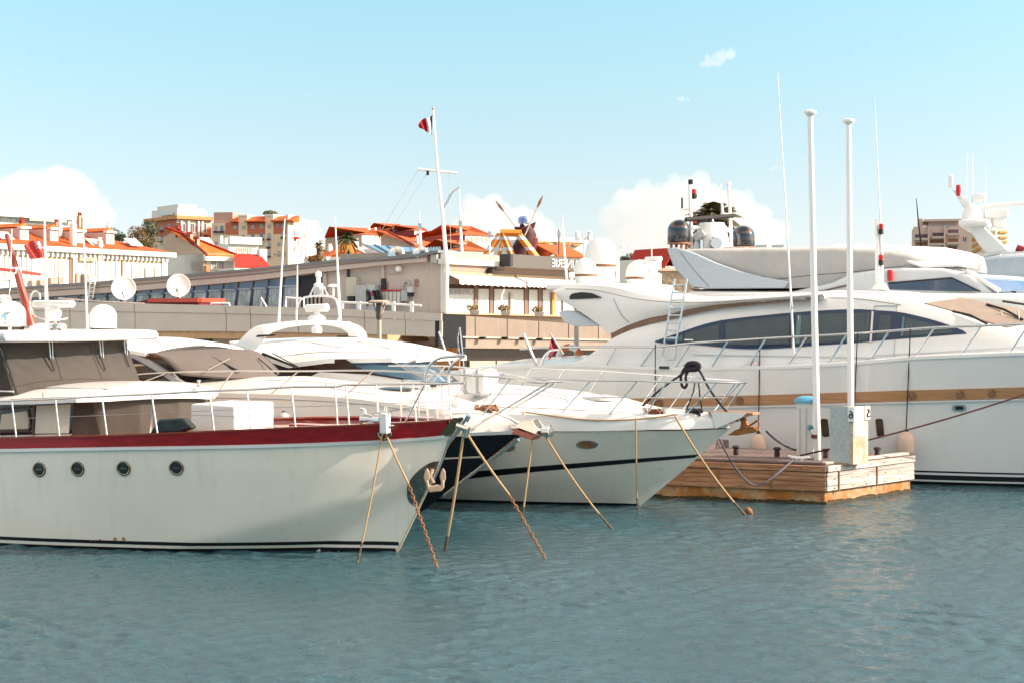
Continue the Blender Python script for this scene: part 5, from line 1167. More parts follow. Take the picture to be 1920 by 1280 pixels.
panel('lower_board', mat('cream_stained_board', (.56, .50, .40), .7, var=.2, col2=(.42, .20, .08), mixs=3), .0, .06, .0, .52, dl, bp_, .012)
def text_mesh(body, size, thick=.004):
    cu = bpy.data.curves.new('text', 'FONT'); cu.body = body; cu.size = size; cu.extrude = thick; cu.resolution_u = 3
    to = bpy.data.objects.new('text', cu); COL.objects.link(to); bpy.context.view_layer.update()
    me = bpy.data.meshes.new_from_object(to.evaluated_get(bpy.context.evaluated_depsgraph_get())); bpy.data.objects.remove(to); bpy.data.curves.remove(cu)
    V = [Vector(v.co) for v in me.vertices]; Fc = [tuple(p.vertices) for p in me.polygons]; bpy.data.meshes.remove(me); return V, Fc
def sign_text(name, body, m_, parent, right, up, nrm, centre, height, width=None, bold=0.0):
    """lettering that reads mirrored, as in the photograph"""
    V, Fc = text_mesh(body, 1.0, .01); xs = [v.x for v in V]; ys = [v.y for v in V]; w, h = max(xs) - min(xs), max(ys) - min(ys)
    cx, cy_ = (max(xs) + min(xs)) / 2, (max(ys) + min(ys)) / 2; sy = height / h; sx = (width / w) if width else sy
    mb = MB(); mb.add([centre - right * (v.x - cx) * sx + up * (v.y - cy_) * sy + nrm * v.z for v in V], Fc)
    return mb.build(name, m_, parent, smooth=False)
UP = Vector((0, 0, 1)); INK = mat('black_lettering', (.01, .01, .012), .5)
nl = Vector((-math.sin(la), -math.cos(la), 0)); nr = Vector((math.sin(ra), -math.cos(ra), 0))
p6 = panel('number_plate', mat('white_plate', (.85, .85, .85), .4), -.02, .10, .80, HP + .01, dl, bp_, .03)
sign_text('number', '6', INK, p6, -dl, UP, nl, dl * .04 + nl * .040 + UP * .935, .155, .085)
p5_ = panel('number_plate', MATS['white_plate'], .36, .50, .82, HP + .01, dr, bp_, .03)
sign_text('number', '5', INK, p5_, dr, UP, nr, dr * .43 + nr * .040 + UP * .94, .155, .085)

# ================================================================== mooring lines and chains
def sag(a, b_, s, n=14): return [a.lerp(b_, i / n) - Vector((0, 0, 4 * s * (i / n) * (1 - i / n))) for i in range(n + 1)]
def line(name, label, P, r, m_, cat='rope', group=None, parent=None):
    o_ = thing(name, label, cat, loc=P[0], group=group); MB().tube([q - P[0] for q in P], r, 8).build('strand', m_, o_)
    if P[-1].z < -.05:
        Q = [Vector(q) for q in resample([tuple(p) for p in P], 60)][-max(4, int(60 * .42 / max(.6, P[0].z + .12))):]
        MB().tube([q - P[0] for q in Q], [r * 1.12 + .0025 * math.sin(i * 2.1) for i in range(len(Q))], 8).build('wet_end', mat('wet_weedy_rope', (.10, .065, .03), .7, var=.5, scale=40), o_)
    return o_
def chain(parent, P, r=.010, ln=.066, m_=None):
    P = resample([tuple(p) for p in P], max(3, int(sum((P[i + 1] - P[i]).length for i in range(len(P) - 1)) / (ln * .78)))); mb = MB()
    for i in range(len(P) - 1):
        a, b_ = Vector(P[i]), Vector(P[i + 1]); c = (a + b_) / 2; t = (b_ - a).normalized(); s = t.cross(Vector((0, 1, 0))).normalized(); u = t.cross(s); w = s if i % 2 else u
        mb.tube([c + t * ln * .5 * math.cos(q) + w * ln * .30 * math.sin(q) for q in np.linspace(0, 2 * math.pi, 11)], r, 6, cap=False)
    return mb.build('chain', m_ or RUST, parent)
g_ = 'mooring lines from the bows'
fa = A.wor(A.on(723, 812, bA) + Vector((0, -.09, 0)))
def wp(px, py): p = water_pt(px, py); p.z = -.12; return p
line('mooring_rope', 'tan mooring rope from bollard on red bulwark straight down into the water', sag(fa, wp(667, 1052), .10), .013, ROPE, group=g_)
m1 = W(766, 906, fa.y - .35); o_ = line('mooring_rope_with_chain', 'tan rope and rusty chain from red bulwark past the bow anchor into the water', sag(fa + Vector((.05, 0, 0)), m1, .02), .015, ROPE, group=g_)
chain(o_, [m1 - fa - Vector((.05, 0, 0)), wp(827, 1067) - fa - Vector((.05, 0, 0))])
fb = A.wor(Vector((bA.xs(1.9) + .06, 0, 1.86)))
MB().tube([A.loc(fb) + Vector((-.10, -.05, .05)), A.loc(fb) + Vector((.05, 0, 0)), A.loc(fb) + Vector((.02, .0, -.12))], [.05, .06, .04], 8).build('bow_shackle', CHROME, yA)
line('mooring_rope', 'tan rope from stem head of the red-trimmed yacht down beside its anchor', sag(fb, wp(831, 1030), .12), .02, ROPE, group=g_)
m2 = W(955, 927, fb.y + .15); o_ = line('mooring_rope_with_chain', 'tan rope ending in rusty chain slanting away from the stem of the red-trimmed yacht', sag(fb, m2, .03), .018, ROPE, group=g_)
chain(o_, [m2 - fb, wp(1031, 1046) - fb])
fc = B.wor((2.30, -.10, 1.46)); line('mooring_rope', 'tan rope hanging plumb from bow roller of the navy cruiser', sag(fc, wp(977, 976), .0), .017, ROPE, group=g_)
fd = B.wor((2.46, .02, 1.50)); line('mooring_rope', 'tan rope slanting from bow roller of the navy cruiser into open water', sag(fd, wp(1162, 993), .10), .017, ROPE, group=g_)
q = C.wor(C.on(1195, 782, bC) + Vector((0, -.06, 0))); line('mooring_rope', 'thin tan rope hanging down the side of the white cruiser hull', sag(q, wp(1195, 958), 0), .013, ROPE, group=g_)
q = C.wor(C.on(1268, 779, bC) + Vector((0, -.05, 0))); o_ = line('mooring_rope', 'tan rope from white cruiser bow slanting in front of the dock', sag(q, wp(1410, 965), .12), .017, ROPE, group=g_)
e_ = W(1404, 957, dz(962, 0)) - q; MB().lathe([(.01, -.08), (.05, -.05), (.06, .02), (.02, .09)], e_, 10, (1, 0, -1)).build('shackle', RUST, o_)
P = [C.wor(C.on(x, y, gC) + Vector((0, -.035, .0))) for x, y in smooth_poly([(985, 771), (1040, 779), (1095, 785.5), (1150, 787), (1205, 784), (1250, 779), (1272, 776)], 5)]
line('deck_line', 'slack tan rope looped along the white cruiser gunwale', P, .014, ROPE)
def pile(name, label, fr, c, rx, rz_, m_, n=9, r=.018):
    o_ = thing(name, label, 'rope coil', loc=fr.wor(c), rz=-fr.a); mb = MB(); rg = random.Random(len(label))
    for k in range(n):
        a0 = rg.uniform(0, 6.28); w_ = rg.uniform(.5, 1.0)
        mb.tube([(rx * w_ * math.cos(t + a0) + rg.uniform(-.02, .02), rx * .7 * w_ * math.sin(t), rz_ * (.2 + .75 * k / n) + .03 * math.sin(3 * t + a0)) for t in np.linspace(0, 5.8, 16)], r, 6)
    mb.build('coil', m_, o_); return o_
pile('rope_coil', 'brown and black rope heap on bow of the navy cruiser', B, B.at_y(912, 775, -.1), .17, .14, wlk)
pile('rope_coil', 'small brown rope coil on bow of the white express cruiser', C, C.on(1215, 776, gC) + Vector((0, .25, 0)), .16, .06, wlk, 6)
pile('rope_coil', 'dark blue rope heap by the pulpit foot of the white cruiser', C, C.on(1292, 777, gC) + Vector((0, .22, 0)), .15, .08, ROPED, 7)
# black bridle hung over the pulpit of the white cruiser
pts = [(1205, 760, -.5), (1240, 728, -.5), (1280, 700, -.45), (1299, 686, -.4), (1312, 695, -.3), (1330, 728, -.2), (1358, 766, -.1), (1384, 789, 0)]
P = [C.wor(C.at_y(*p)) for p in pts]; o_ = line('black_bridle', 'black mooring bridle with looped coil hung over the pulpit of the white cruiser', [Vector(v) for v in smooth_poly([tuple(p) for p in P], 5)], .02, ROPED)
MB().tube([C.wor(C.at_y(x, y, -.42)) - P[0] for x, y in smooth_poly([(1298, 688), (1284, 690), (1277, 705), (1278, 720), (1283, 726), (1288, 720), (1286, 704), (1296, 690), (1312, 689)], 4)], .026, 8).build('loop', ROPED, o_)
MB().tube([C.wor(C.at_y(x, y, -.42)) - P[0] for x, y in smooth_poly([(1286, 688), (1292, 682), (1302, 681), (1310, 684), (1308, 690), (1296, 692), (1287, 690)], 4)], .05, 8).build('coil', ROPED, o_)
for pp in ([(1303, 716, -.4), (1300, 735, -.45), (1292, 755, -.5), (1286, 772, -.55)], [(1310, 716, -.3), (1312, 740, -.3), (1316, 765, -.3)]): line('lashing_line', 'dark lashing line from pulpit rail to deck, ' + ('aft of two' if pp[0][0] == 1303 else 'nearer the bow tip'), [C.wor(C.at_y(*p)) for p in pp], .013, ROPED)
# ropes to the dock
ce = ondock(1496, 866) + Vector((0, 0, .12)); cs = C.wor(Vector((1.5, -.05, 1.25)))
P = [W(1349, 822, 25.4), W(1366, 855, 25.5), W(1388, 888, 25.8), W(1414, 909, 25.9), W(1440, 900, 25.9), W(1466, 880, 26.1), ce]
line('blue_grey_rope', 'blue grey rope drooping in a deep loop in front of dock boards', [Vector(v) for v in smooth_poly([tuple(p) for p in P], 6)], .018, mat('blue_grey_rope', (.10, .10, .13), .9, var=.4, scale=25))
line('dark_dock_rope', 'dark rope running from the rusty bow anchor down to dock', sag(C.wor((2.5, 0, 1.48)), ondock(1496, 858) + Vector((0, .2, .14)), .05), .02, ROPED)
line('dark_bow_rope', 'long dark rope rising from dock cleat past the numbered post to the large yacht bow', sag(ondock(1500, 866) + Vector((0, 0, .13)), D.wor(Vector((-4.5, -bD(-4.5, 2.6) - .03, 2.78))), .16, 28), .017, mat('dark_red_rope', (.06, .015, .018), .9, var=.3, scale=20))
# bow anchor of the red-trimmed yacht, hanging against its guard plate
c = A.loc(W(815, 905, 20.35)); an_ = thing('hanging_anchor', 'pale galvanised anchor with twin flukes hanging at the bow of the red-trimmed yacht', 'anchor', loc=A.wor(c), rz=-A.a + R(30))
AG = mat('galvanised_anchor', (.38, .28, .20), .5, metal=.15, var=.2, scale=8)
k = 20.35 / F
MB().prism([(x * k, -.05, -y * k) for x, y in ((-18, -6), (-15, 10), (-10, 17), (12, 15), (18, 8), (18, -6), (12, -6), (11, 4), (4, 2), (-3, 4), (-10, 4), (-12, -6))], (0, .10, 0)).build('crown', AG, an_, bevel=.015)
for s_ in (-1, 1): MB().prism([((x + s_ * 15) * k, -.035, -y * k) for x, y in ((-3, 0), (-6, -12), (-3, -24), (1, -29), (5, -22), (6, -10), (3, 0))], (0, .07, 0)).build('fluke', AG, an_, bevel=.012)
MB().tube([(-2 * k, 0, 0), (-8 * k, .02, 12 * k), (-4 * k, .05, 26 * k)], [.035, .03, .03], 10).build('shank', AG, an_)

# ================================================================== quay, terrain
STONE = mat('quay_concrete', (.36, .33, .29), .85, var=.2, scale=.8)
qf = [Vector((-70, 47, 0)), Vector((-12, 45.5, 0)), Vector((3, 46.5, 0)), Vector((40, 62, 0)), Vector((70, 70, 0)), Vector((70, 130, 0)), Vector((-90, 130, 0))]
o_ = MB().prism([p + Vector((0, 0, -1)) for p in qf], (0, 0, 2.0)).build('quay', STONE, None, smooth=False); tag(o_, kind='structure')
rows = [[(x, y, 0.85 + max(0, y - 120) * .02 + 1.5 * math.sin(x * .02 + y * .01) * max(0, min(1, (y - 140) / 100))) for x in np.linspace(-400, 500, 46)] for y in (118, 135, 160, 200, 260, 340, 450, 600, 900)]
o_ = MB().grid(rows).build('hillside', mat('dry_hillside', (.10, .11, .06), .9, var=.3, scale=.2), None); tag(o_, kind='structure')
# street lamps on the quay
for i, (px, pt, pa, wd_, dd) in enumerate(((1081, 549, 583, 28, 44.0), (711, 569, 602, 22, 45.5))):
    s = dd / F; b0 = W(px, 600, dd); b0.z = 1.0
    t = thing('street_lamp', ['grey quay lamp with flat square hood beside the yacht wing', 'tan quay lamp with flat square hood in front of the grey parapet'][i], 'street lamp', loc=b0, group='quay lamps')
    zt, za = CH - (pt - HZ) * s - 1.0, CH - (pa - HZ) * s - 1.0
    pm = mat('lamp_post_paint', (.40, .39, .37), .45) if i == 0 else mat('tan_lamp_paint', (.42, .34, .27), .5)
    MB().tube([(0, 0, 0), (0, 0, za + .05)], [.085, .07], 12).build('post', pm, t)
    for k_ in range(4):
        a_ = k_ * math.pi / 2 + .5; MB().tube([(0, 0, za - .05), (math.cos(a_) * wd_ * s * .55, math.sin(a_) * wd_ * s * .55, zt)], .025, 6).build('arm', pm, t)
    MB().loft([[(wd_ * s * k * math.cos(a_), wd_ * s * k * math.sin(a_), z) for a_ in np.linspace(.4, .4 + 2 * math.pi, 9)[:-1]] for z, k in ((zt, .95), (zt + .05, 1.0), (zt + .10, .7))]).build('hood', mat('pale_lamp_hood', (.62, .60, .57), .4) if i == 0 else pm, t)
    MB().lathe([(.05, za), (.11, za + .1), (.11, zt - .05), (.05, zt)], (0, 0, 0), 12).build('lamp_glass', mat('lamp_glass_dark', (.12, .11, .10), .2), t)
# flags on jackstaffs
def flagpx(name, label, fr, pole, cloth, m_, y, extra=None):
    P = [fr.wor(fr.at_y(a, b_, y)) for a, b_ in pole]; t = thing(name, label, 'flag', loc=P[-1])
    MB().tube([p - P[-1] for p in P], .022, 8).build('staff', STEEL, t)
    rows = []
    for ra_, rb in cloth:
        r = []
        for q in range(9):
            k_ = q / 8; p = fr.at_y(lerp(ra_[0], rb[0], k_), lerp(ra_[1], rb[1], k_), y + .07 * math.sin(k_ * 7) - .03); r.append(fr.wor(p) - P[-1])
        rows.append(r)
    f_ = MB().sheet(rows, (0, .012, 0)).build('cloth', m_, t); return t, f_, P[-1]
flagpx('blue_ensign', 'furled dark blue flag with pale stars on short staff at the white cruiser stern rail', C, [(862, 614), (866, 650), (870, 698)], [((863, 618), (861, 619)), ((862, 630), (857, 633)), ((864, 648), (858, 655)), ((867, 665), (861, 668)), ((867, 676), (864, 672))], mat('blue_flag_cloth', (.012, .035, .16), .7, col2=(.5, .5, .5), mixs=9), 1.7)
flagpx('red_ensign_furled', 'drooping crimson flag on a leaning staff beside the quay lamp', C, [(1032, 626), (1042, 642), (1056, 664)], [((1034, 633), (1031, 645)), ((1042, 644), (1029, 655)), ((1047, 654), (1033, 662)), ((1042, 662), (1029, 672)), ((1036, 668), (1027, 676))], mat('crimson_flag_cloth', (.36, .006, .045), .7, col2=(.5, .12, .16), mixs=7), 2.1)
P = [C.wor(C.at_y(982, 627, 2.0)), C.wor(C.at_y(1006, 684, 2.0))]; o_ = MB().tube([P[0] - P[1], Vector((0, 0, 0))], .03, 8).build('grey_staff', STEEL, None); o_.location = P[1]; tag(o_, 'bare grey leaning staff left of the crimson flag', 'staff')
P = [C.wor(C.at_y(823, 622, 2.0)), C.wor(C.at_y(846, 690, 2.0))]; o_ = MB().tube([P[0] - P[1], Vector((0, 0, 0))], .028, 8).build('grey_staff', STEEL, None); o_.location = P[1]; tag(o_, 'bare grey leaning staff left of the blue furled flag', 'staff')
tubepx(C, 'stern_arch', CHROME, yC, [(1014, 684, 1.9), (1020, 668, 1.9), (1032, 657, 1.9), (1050, 655, 1.9)], .025, sm=3)
# orange and white tender gear seen past the lamp
c = D.at_y(1068, 672, 1.4); o_ = thing('orange_lifebuoy', 'orange and white lifebuoy hung on the aft rail of the large sport yacht', 'lifebuoy', loc=D.wor(c), rz=-D.a)
mb = MB()
for k_ in range(8):
    a0 = k_ * math.pi / 4; MB().tube([(.30 * math.cos(a), 0, .30 * math.sin(a)) for a in np.linspace(a0, a0 + math.pi / 4, 6)], .085, 10).build('ring_segment', mat('lifebuoy_orange', (.62, .16, .03), .5) if k_ % 2 == 0 else WPLAST, o_)
# ================================================================== harbour office (long low building with a sloping roof)
Kc = W(830, 600, 68); Kc.z = 0
H = Frame(Kc, 25); J = Frame(Kc, -51)
ho = thing('harbour_office', 'long low harbour office with sloping roof, blue window band, metal parapet and striped awnings', 'building', H)
HJ = Matrix.Rotation(J.a * -1 + H.a, 4, 'Z')           # J axes expressed in H axes
def jl(p): return H.loc(J.wor(p))
WALLB = mat('beige_render', (.58, .485, .43), .8, var=.12, scale=.6, streak=(.36, .31, .28, .35))
FASC = mat('pale_fascia', (.58, .47, .41), .6, var=.08)
ROOFG = mat('grey_roofing', (.20, .21, .23), .6, var=.2)
PARA = mat('metal_parapet', (.54, .475, .42), .38, metal=.25, var=.12, scale=.7, bump=.05, bscale=1.1)
roofl = [(-120, 552), (0, 542), (215, 527), (480, 504.5), (640, 488), (780, 479), (829, 470)]
zr_ = fitline([(H.at_y(x, y, 0).x, H.at_y(x, y, 0).z) for x, y in roofl]); X0 = H.at_y(-120, 560, 0).x
zf_ = fitline([(H.at_y(x, y, 0).x, H.at_y(x, y, 0).z) for x, y in ((-120, 573), (0, 563), (250, 547), (480, 527), (600, 512), (720, 498), (829, 490))])
xs_ = np.linspace(X0, 0, 30)
MB().loft([[(x, 0, .95), (x, 0, zr_(x) - .06), (x, 9, zr_(x) - .06), (x, 9, .95)] for x in xs_]).build('wall', WALLB, ho, smooth=False)
MB().loft([[(x, -.5, zr_(x) - .13), (x, -.5, zr_(x)), (x, 9, zr_(x)), (x, 9, zr_(x) - .13)] for x in xs_]).build('roof', ROOFG, ho, smooth=False)
MB().loft([[(x, -.35, zf_(x)), (x, -.35, zr_(x) - .13), (x, -.003, zr_(x) - .13), (x, -.003, zf_(x))] for x in np.linspace(X0, H.at_y(806, 500, 0).x, 24)]).build('fascia', FASC, ho, smooth=False)
MB().loft([[(x, -.39, lerp(zf_(x), zr_(x), .48)), (x, -.39, lerp(zf_(x), zr_(x), .54)), (x, -.353, lerp(zf_(x), zr_(x), .54)), (x, -.353, lerp(zf_(x), zr_(x), .48))] for x in np.linspace(X0, H.at_y(806, 500, 0).x, 24)]).build('fascia_seam', mat('brown_seam_line', (.20, .12, .10), .6), ho, smooth=False)
# window band: leaning panes
px = -30.0; k = 0
WB = mat('blue_office_glass', (.045, .13, .26), .06, var=.5, scale=.7, spec=.8); WL = mat('painted_reflection_glass', (.40, .47, .52), .3, var=.8, scale=1.6, spec=.7)  # pale panes carry the sky's reflection in their base colour
while px < 528:
    nx_ = px + 24.5 + 4.5 * (px / 528); lean = 9
    x0, x1 = H.at_y(px + 1, 560, -.02).x, H.at_y(nx_ - 1, 560, -.02).x; dx = H.at_y(px + lean, 560, 0).x - H.at_y(px, 560, 0).x
    zt, zb = zf_((x0 + x1) / 2) - .02, 3.2; 
    P = [(x0, -.05, zb), (x1, -.05, zb), (x1 + dx, -.05, zt + .1), (x0 + dx, -.05, zt - .05)]
    w_ = MB().prism(P, (0, .06, 0)).build('window', WB, ho, smooth=False)
    zm = lerp(4.15, zt, .58)
    if k > 3:
        f = (zm - zb) / (zt - zb); Q = [(x0 + .08, -.065, zb), (x1 - .08, -.065, zb), (x1 - .08 + dx * f, -.065, zm), (x0 + .08 + dx * f, -.065, zm)]
        MB().prism(Q, (0, .03, 0)).build('window_pane', WL, w_, smooth=False)
        MB().box(((x0 + x1) / 2 + dx * .6, -.09, zm + .07), (x1 - x0 - .1, .03, .09)).build('awning_fringe', mat('scalloped_fringe', (.34, .40, .46), .7), w_)
        for j_ in range(2): MB().tube([(lerp(x0, x1, .3 + .35 * j_), -.08, zb), (lerp(x0, x1, .3 + .35 * j_) + dx * .5, -.08, zm)], .03, 5).build('glazing_bar', GREYP, w_)
    MB().tube([(x1 + .03, -.09, zb), (x1 + .03 + dx, -.09, zt + .05)], .028, 6).build('mullion', mat('navy_mullion', (.02, .03, .05), .5), ho)
    px = nx_; k += 1
# open bay: its inner shade is a flat dark panel on the wall
bx0, bx1 = H.at_y(536, 560, 0).x, H.at_y(604, 560, 0).x
MB().prism([(bx0, -.04, 3.1), (bx1, -.04, 3.1), (bx1, -.04, zf_(bx1) - .02), (bx0 + .3, -.04, zf_(bx0) - .05)], (0, .05, 0)).build('open_bay', mat('bay_shade', (.02, .02, .03), .7), ho, smooth=False)
for t in np.linspace(.1, .95, 9): MB().box((lerp(bx0, bx1, t), -.08, 3.75), (.10, .04, 1.3)).build('white_slat', mat('bay_slat', (.55, .48, .42), .6, var=.3), ho)
def hb(name, m_, x0, y0, x1, y1, proud=.3, bev=.02, parent=ho):
    a, b_ = H.at_y(x0, y1, -proud), H.at_y(x1, y0, -proud); return MB().box(((a.x + b_.x) / 2, -proud / 2 - .004, (a.z + b_.z) / 2), (b_.x - a.x, proud, b_.z - a.z)).build(name, m_, parent, bevel=bev)
hb('pilaster', FASC, 714, 495, 720, 523, .12); hb('pilaster', BLACK, 714, 523, 722, 572, .14)
hb('pipe', BLACK, 650, 502, 654, 522, .1); hb('pipe', FASC, 605, 512, 612, 548, .12)
bb = hb('meter_cabinet', mat('cream_cabinet', (.56, .52, .42), .5), 648, 520, 667, 556, .4); hb('cabinet_base', BLACK, 651, 556, 664, 566, .3)
cb = hb('switch_cabinet', mat('grey_cabinet', (.44, .45, .46), .45), 666, 535, 686, 584, .6); hb('switch_cabinet', mat('pale_cabinet', (.52, .55, .55), .45), 686, 534.5, 702, 584, .5)
hb('warning_plate', mat('pink_plate', (.50, .10, .20), .5), 693, 547, 699, 556, .52, .0); hb('warning_plate', mat('sky_plate', (.22, .45, .58), .5), 688, 556, 694, 564, .52, .0)
for i in range(5):
    x = 714.5 + i * 7.3; q = hb('breaker_box', mat('white_breaker', (.66, .63, .58), .5), x, 545, x + 6, 570, .25); hb('red_cover', REDL, x + .6, 543.5, x + 5.4, 547, .28, .0)
hb('breaker_panel', GREYP, 751, 545, 763, 565, .25); hb('junction_box', mat('pale_box', (.6, .58, .58), .5), 763, 538, 773, 549, .3); hb('junction_box', BLACK, 762, 549, 772, 556, .2)
hb('notice', mat('pink_notice', (.36, .16, .15), .6), 777, 524, 784, 538, .04, 0); hb('notice', MATS['pink_notice'], 721, 530, 727, 541, .04, 0)
hb('roof_box', mat('grey_roof_box', (.46, .44, .42), .5), 807, 477, 819, 494, .35)
MB().lathe([(.03, 0), (.03, .12), (.16, .16), (.12, .30), (.001, .32)], H.at_y(751, 505, -.05), 16, (0, -1, 0)).build('wall_lamp', WPLAST, ho)
MB().tube([H.at_y(722, 515, -.03), H.at_y(750, 512, -.03)], .025, 6).build('conduit', FASC, ho)
MB().tube([H.at_y(x, y, -.06) for x, y in smooth_poly([(755, 540), (758, 530), (763, 528), (768, 533), (768, 540)], 4)], .05, 6).build('cable', GREYP, ho)
for x in (689, 700, 706, 711): MB().tube([H.at_y(x, 545, -.55), H.at_y(x + 4, 560, -.55), H.at_y(x, 572, -.5)], .09, 6).build('cable_bundle', BLACK, ho)
tl = H.at_y(606, 537, -.4); 
# white guard rail on the terrace
MB().tube([H.at_y(640, 567, -4.8), H.at_y(790, 573, -4.8)], .05, 6).build('terrace_rail', WPLAST, ho)
for x in (641, 673, 707, 738, 772): a = H.at_y(x, 570, -4.8); MB().box((a.x, a.y, a.z - .35), (.16, .08, .9)).build('rail_post', WPLAST, ho)
for pts in ([(536, 578), (536, 558), (570, 561), (570, 578)], [(490, 575), (490, 559), (500, 576)]): MB().tube([H.at_y(x, y, -4.8) for x, y in pts], .05, 6).build('terrace_rail', WPLAST, ho)
MB().tube([H.at_y(110, 560, -4.9), H.at_y(190, 566, -4.9), H.at_y(270, 570, -4.9)], .045, 6).build('roof_pole', FASC, ho)
MB().tube([H.at_y(395, 571, -4.9), H.at_y(396, 569, -4.9), H.at_y(430, 569, -4.9), H.at_y(430, 573, -4.9)], .05, 6).build('terrace_rail', WPLAST, ho)
# parapet of metal sheets, in bays
pt_ = fitline([(H.at_y(x, y, -5).x, H.at_y(x, y, -5).z) for x, y in ((-150, 562), (110, 566), (420, 573), (640, 579), (828, 588))]); pb_ = fitline([(H.at_y(x, y, -5).x, H.at_y(x, y, -5).z) for x, y in ((-150, 620), (110, 620), (420, 621), (660, 625), (830, 632))])
edges = [-150, 60, 131, 253, 424, 470, 560, 684, 760, 829]
for i in range(len(edges) - 1):
    a, b_ = H.at_y(edges[i], 600, -5).x + .02, H.at_y(edges[i + 1], 600, -5).x - .02
    for f0, f1, pr in ((0, .68, 0), (.69, 1.0, .05)):
        rows = [[(x, -5 - pr, lerp(pb_(x), pt_(x), lerp(f0, f1, q))) for x in np.linspace(a, b_, 8)] for q in (0, .5, 1)]
        MB().sheet(rows, (0, .1, 0)).build('parapet_panel', PARA, ho)
MB().loft([[(x, -5, pt_(x) - .16), (x, -5, pt_(x) - .12), (x, -.05, pt_(x) - .12), (x, -.05, pt_(x) - .16)] for x in np.linspace(X0, 0, 20)]).build('terrace', STONE, ho, smooth=False)
MB().loft([[(x, -4.9, pb_(x) - .35), (x, -4.9, pb_(x)), (x, -1, pb_(x)), (x, -1, pb_(x) - .35)] for x in np.linspace(X0, -.2, 20)]).build('soffit_beam', mat('tan_soffit', (.52, .33, .18), .7, var=.2), ho, smooth=False)
MB().box((X0 / 2, -3.9, 1.6), (-X0, .2, 1.5)).build('ground_floor_wall', mat('cream_ground_wall', (.50, .45, .38), .8, var=.15), ho)
for x0, x1, y0, y1 in ((268, 284, 622, 634), (382, 397, 635, 645), (340, 372, 637, 643), (775, 862, 652, 690), (690, 760, 652, 660)):
    a, b_ = H.at_y(x0, y1, -4.05), H.at_y(x1, y0, -4.05)
    MB().box(((a.x + b_.x) / 2, -4.05, (a.z + b_.z) / 2), (b_.x - a.x, .1, b_.z - a.z)).build('ground_opening' if y1 < 680 else 'shutter', BLACK if y1 < 680 else wave_mat('orange_shutter', (.52, .22, .07), (.20, .07, .02), 5, 'DIAGONAL', .7), ho)
# sunlit end face
TAUP = mat('taupe_panel', (.30, .22, .18), .6, var=.1); WHB = mat('white_beam', (.74, .71, .68), .5)
LJ = J.at_y(1135, 540, 0).x
ep = MB().prism([jl((0, .02, .95)), jl((LJ, .02, .95)), jl((LJ, .02, J.at_y(1120, 500, 0).z)), jl((0, .02, zr_(0)))], jl((0, 7, 0)) - jl((0, 0, 0))).build('end_wall', mat('end_wall_render', (.42, .34, .28), .8, var=.12), ho, smooth=False)
def jb(name, m_, x0, y0, x1, y1, yq=0.0, proud=.2, parent=ho, slope=True, bev=0, y0b=None, y1b=None):
    """a panel on the end face; (x0,y0) top left, (x1,y1) bottom right; y0b/y1b: top and bottom rows at its right end"""
    y0b = y0 if y0b is None else y0b; y1b = y1 if y1b is None else y1b
    P = [J.at_y(x0, y1, yq), J.at_y(x1, y1b, yq), J.at_y(x1, y0b, yq), J.at_y(x0, y0, yq)]
    return MB().prism([jl((p.x, p.y, p.z)) for p in P], jl((0, proud, 0)) - jl((0, 0, 0))).build(name, m_, parent, smooth=False, bevel=bev)
jb('roof_beam', WHB, 836, 485, 1135, 495, -.5, .5, y0b=503, y1b=511)
jb('sign_fascia', TAUP, 840, 495.5, 1135, 514, -.3, .3, y0b=512, y1b=526)
sb = jb('sign_board', mat('brown_sign_board', (.10, .088, .080), .45, var=.06), 962, 477, 1132, 500, -1.2, .15, y0b=488, y1b=512)
jb('sign_edge', mat('dark_sign_edge', (.02, .02, .025), .5), 957, 476.5, 962, 500, -1.2, .7, y1b=500.5, y0b=476.5)
jr = (jl((1, 0, 0)) - jl((0, 0, 0))).normalized(); jn = (jl((0, -1, 0)) - jl((0, 0, 0))).normalized()
pa, pb2 = J.at_y(1034, 492.3, -1.2), J.at_y(1122, 498.5, -1.2); ctr = (pa + pb2) / 2
sign_text('sign_lettering', 'CAPITAINERIE', mat('white_lettering', (.85, .84, .82), .5), sb, jr, UP, jn, jl((ctr.x, -1.23, ctr.z)), .42, pb2.x - pa.x)
jb('bracket', BLACK, 926, 503, 945, 506, -.7, .4, y0b=505, y1b=508); jb('bracket', BLACK, 923, 505, 931, 512, -.7, .4, y0b=503, y1b=505)
AW = wave_mat('striped_awning', (.80, .76, .72), (.62, .54, .47), 3.2, 'X', .8, rot=(0, 0, J.a - H.a), thr=(.3, .55))
TANB = mat('tan_awning_top', (.46, .33, .20), .7)
for x0, x1, ya, yb in ((838, 963, 513, 520), (966, 1056, 519, 523.5), (1059, 1130, 523.5, 527)):
    P = [J.at_y(x0, ya, -.35), J.at_y(x1, yb, -.35)]; rows = []
    for q in (0, .5, 1): rows.append([jl((lerp(P[0].x, P[1].x, t), -.35 - .8 * q, lerp(P[0].z, P[1].z, t) - .30 * q)) for t in np.linspace(0, 1, 24)])
    aw = MB().sheet(rows, (0, 0, -.03)).build('awning', AW, ho)
    r0 = rows[2]; rows2 = [r0, [p + Vector((0, 0, -.20 - .05 * (i % 2))) for i, p in enumerate(r0)]]
    MB().sheet(rows2, (0, .02, 0)).build('valance', AW, aw, smooth=False)
    MB().tube([rows[0][0] + Vector((0, 0, .03)), rows[0][-1] + Vector((0, 0, .03))], .09, 8).build('awning_roller', TANB, aw)
jb('under_awning_dark', mat('awning_shade_brown', (.06, .022, .014), .6), 838, 533, 1100, 586, -.03, .1, y0b=538, y1b=592)  # flat dark sheet standing for the shade under the awnings
BLIND = mat('white_window_blind', (.70, .71, .70), .5, var=.10, scale=.8)
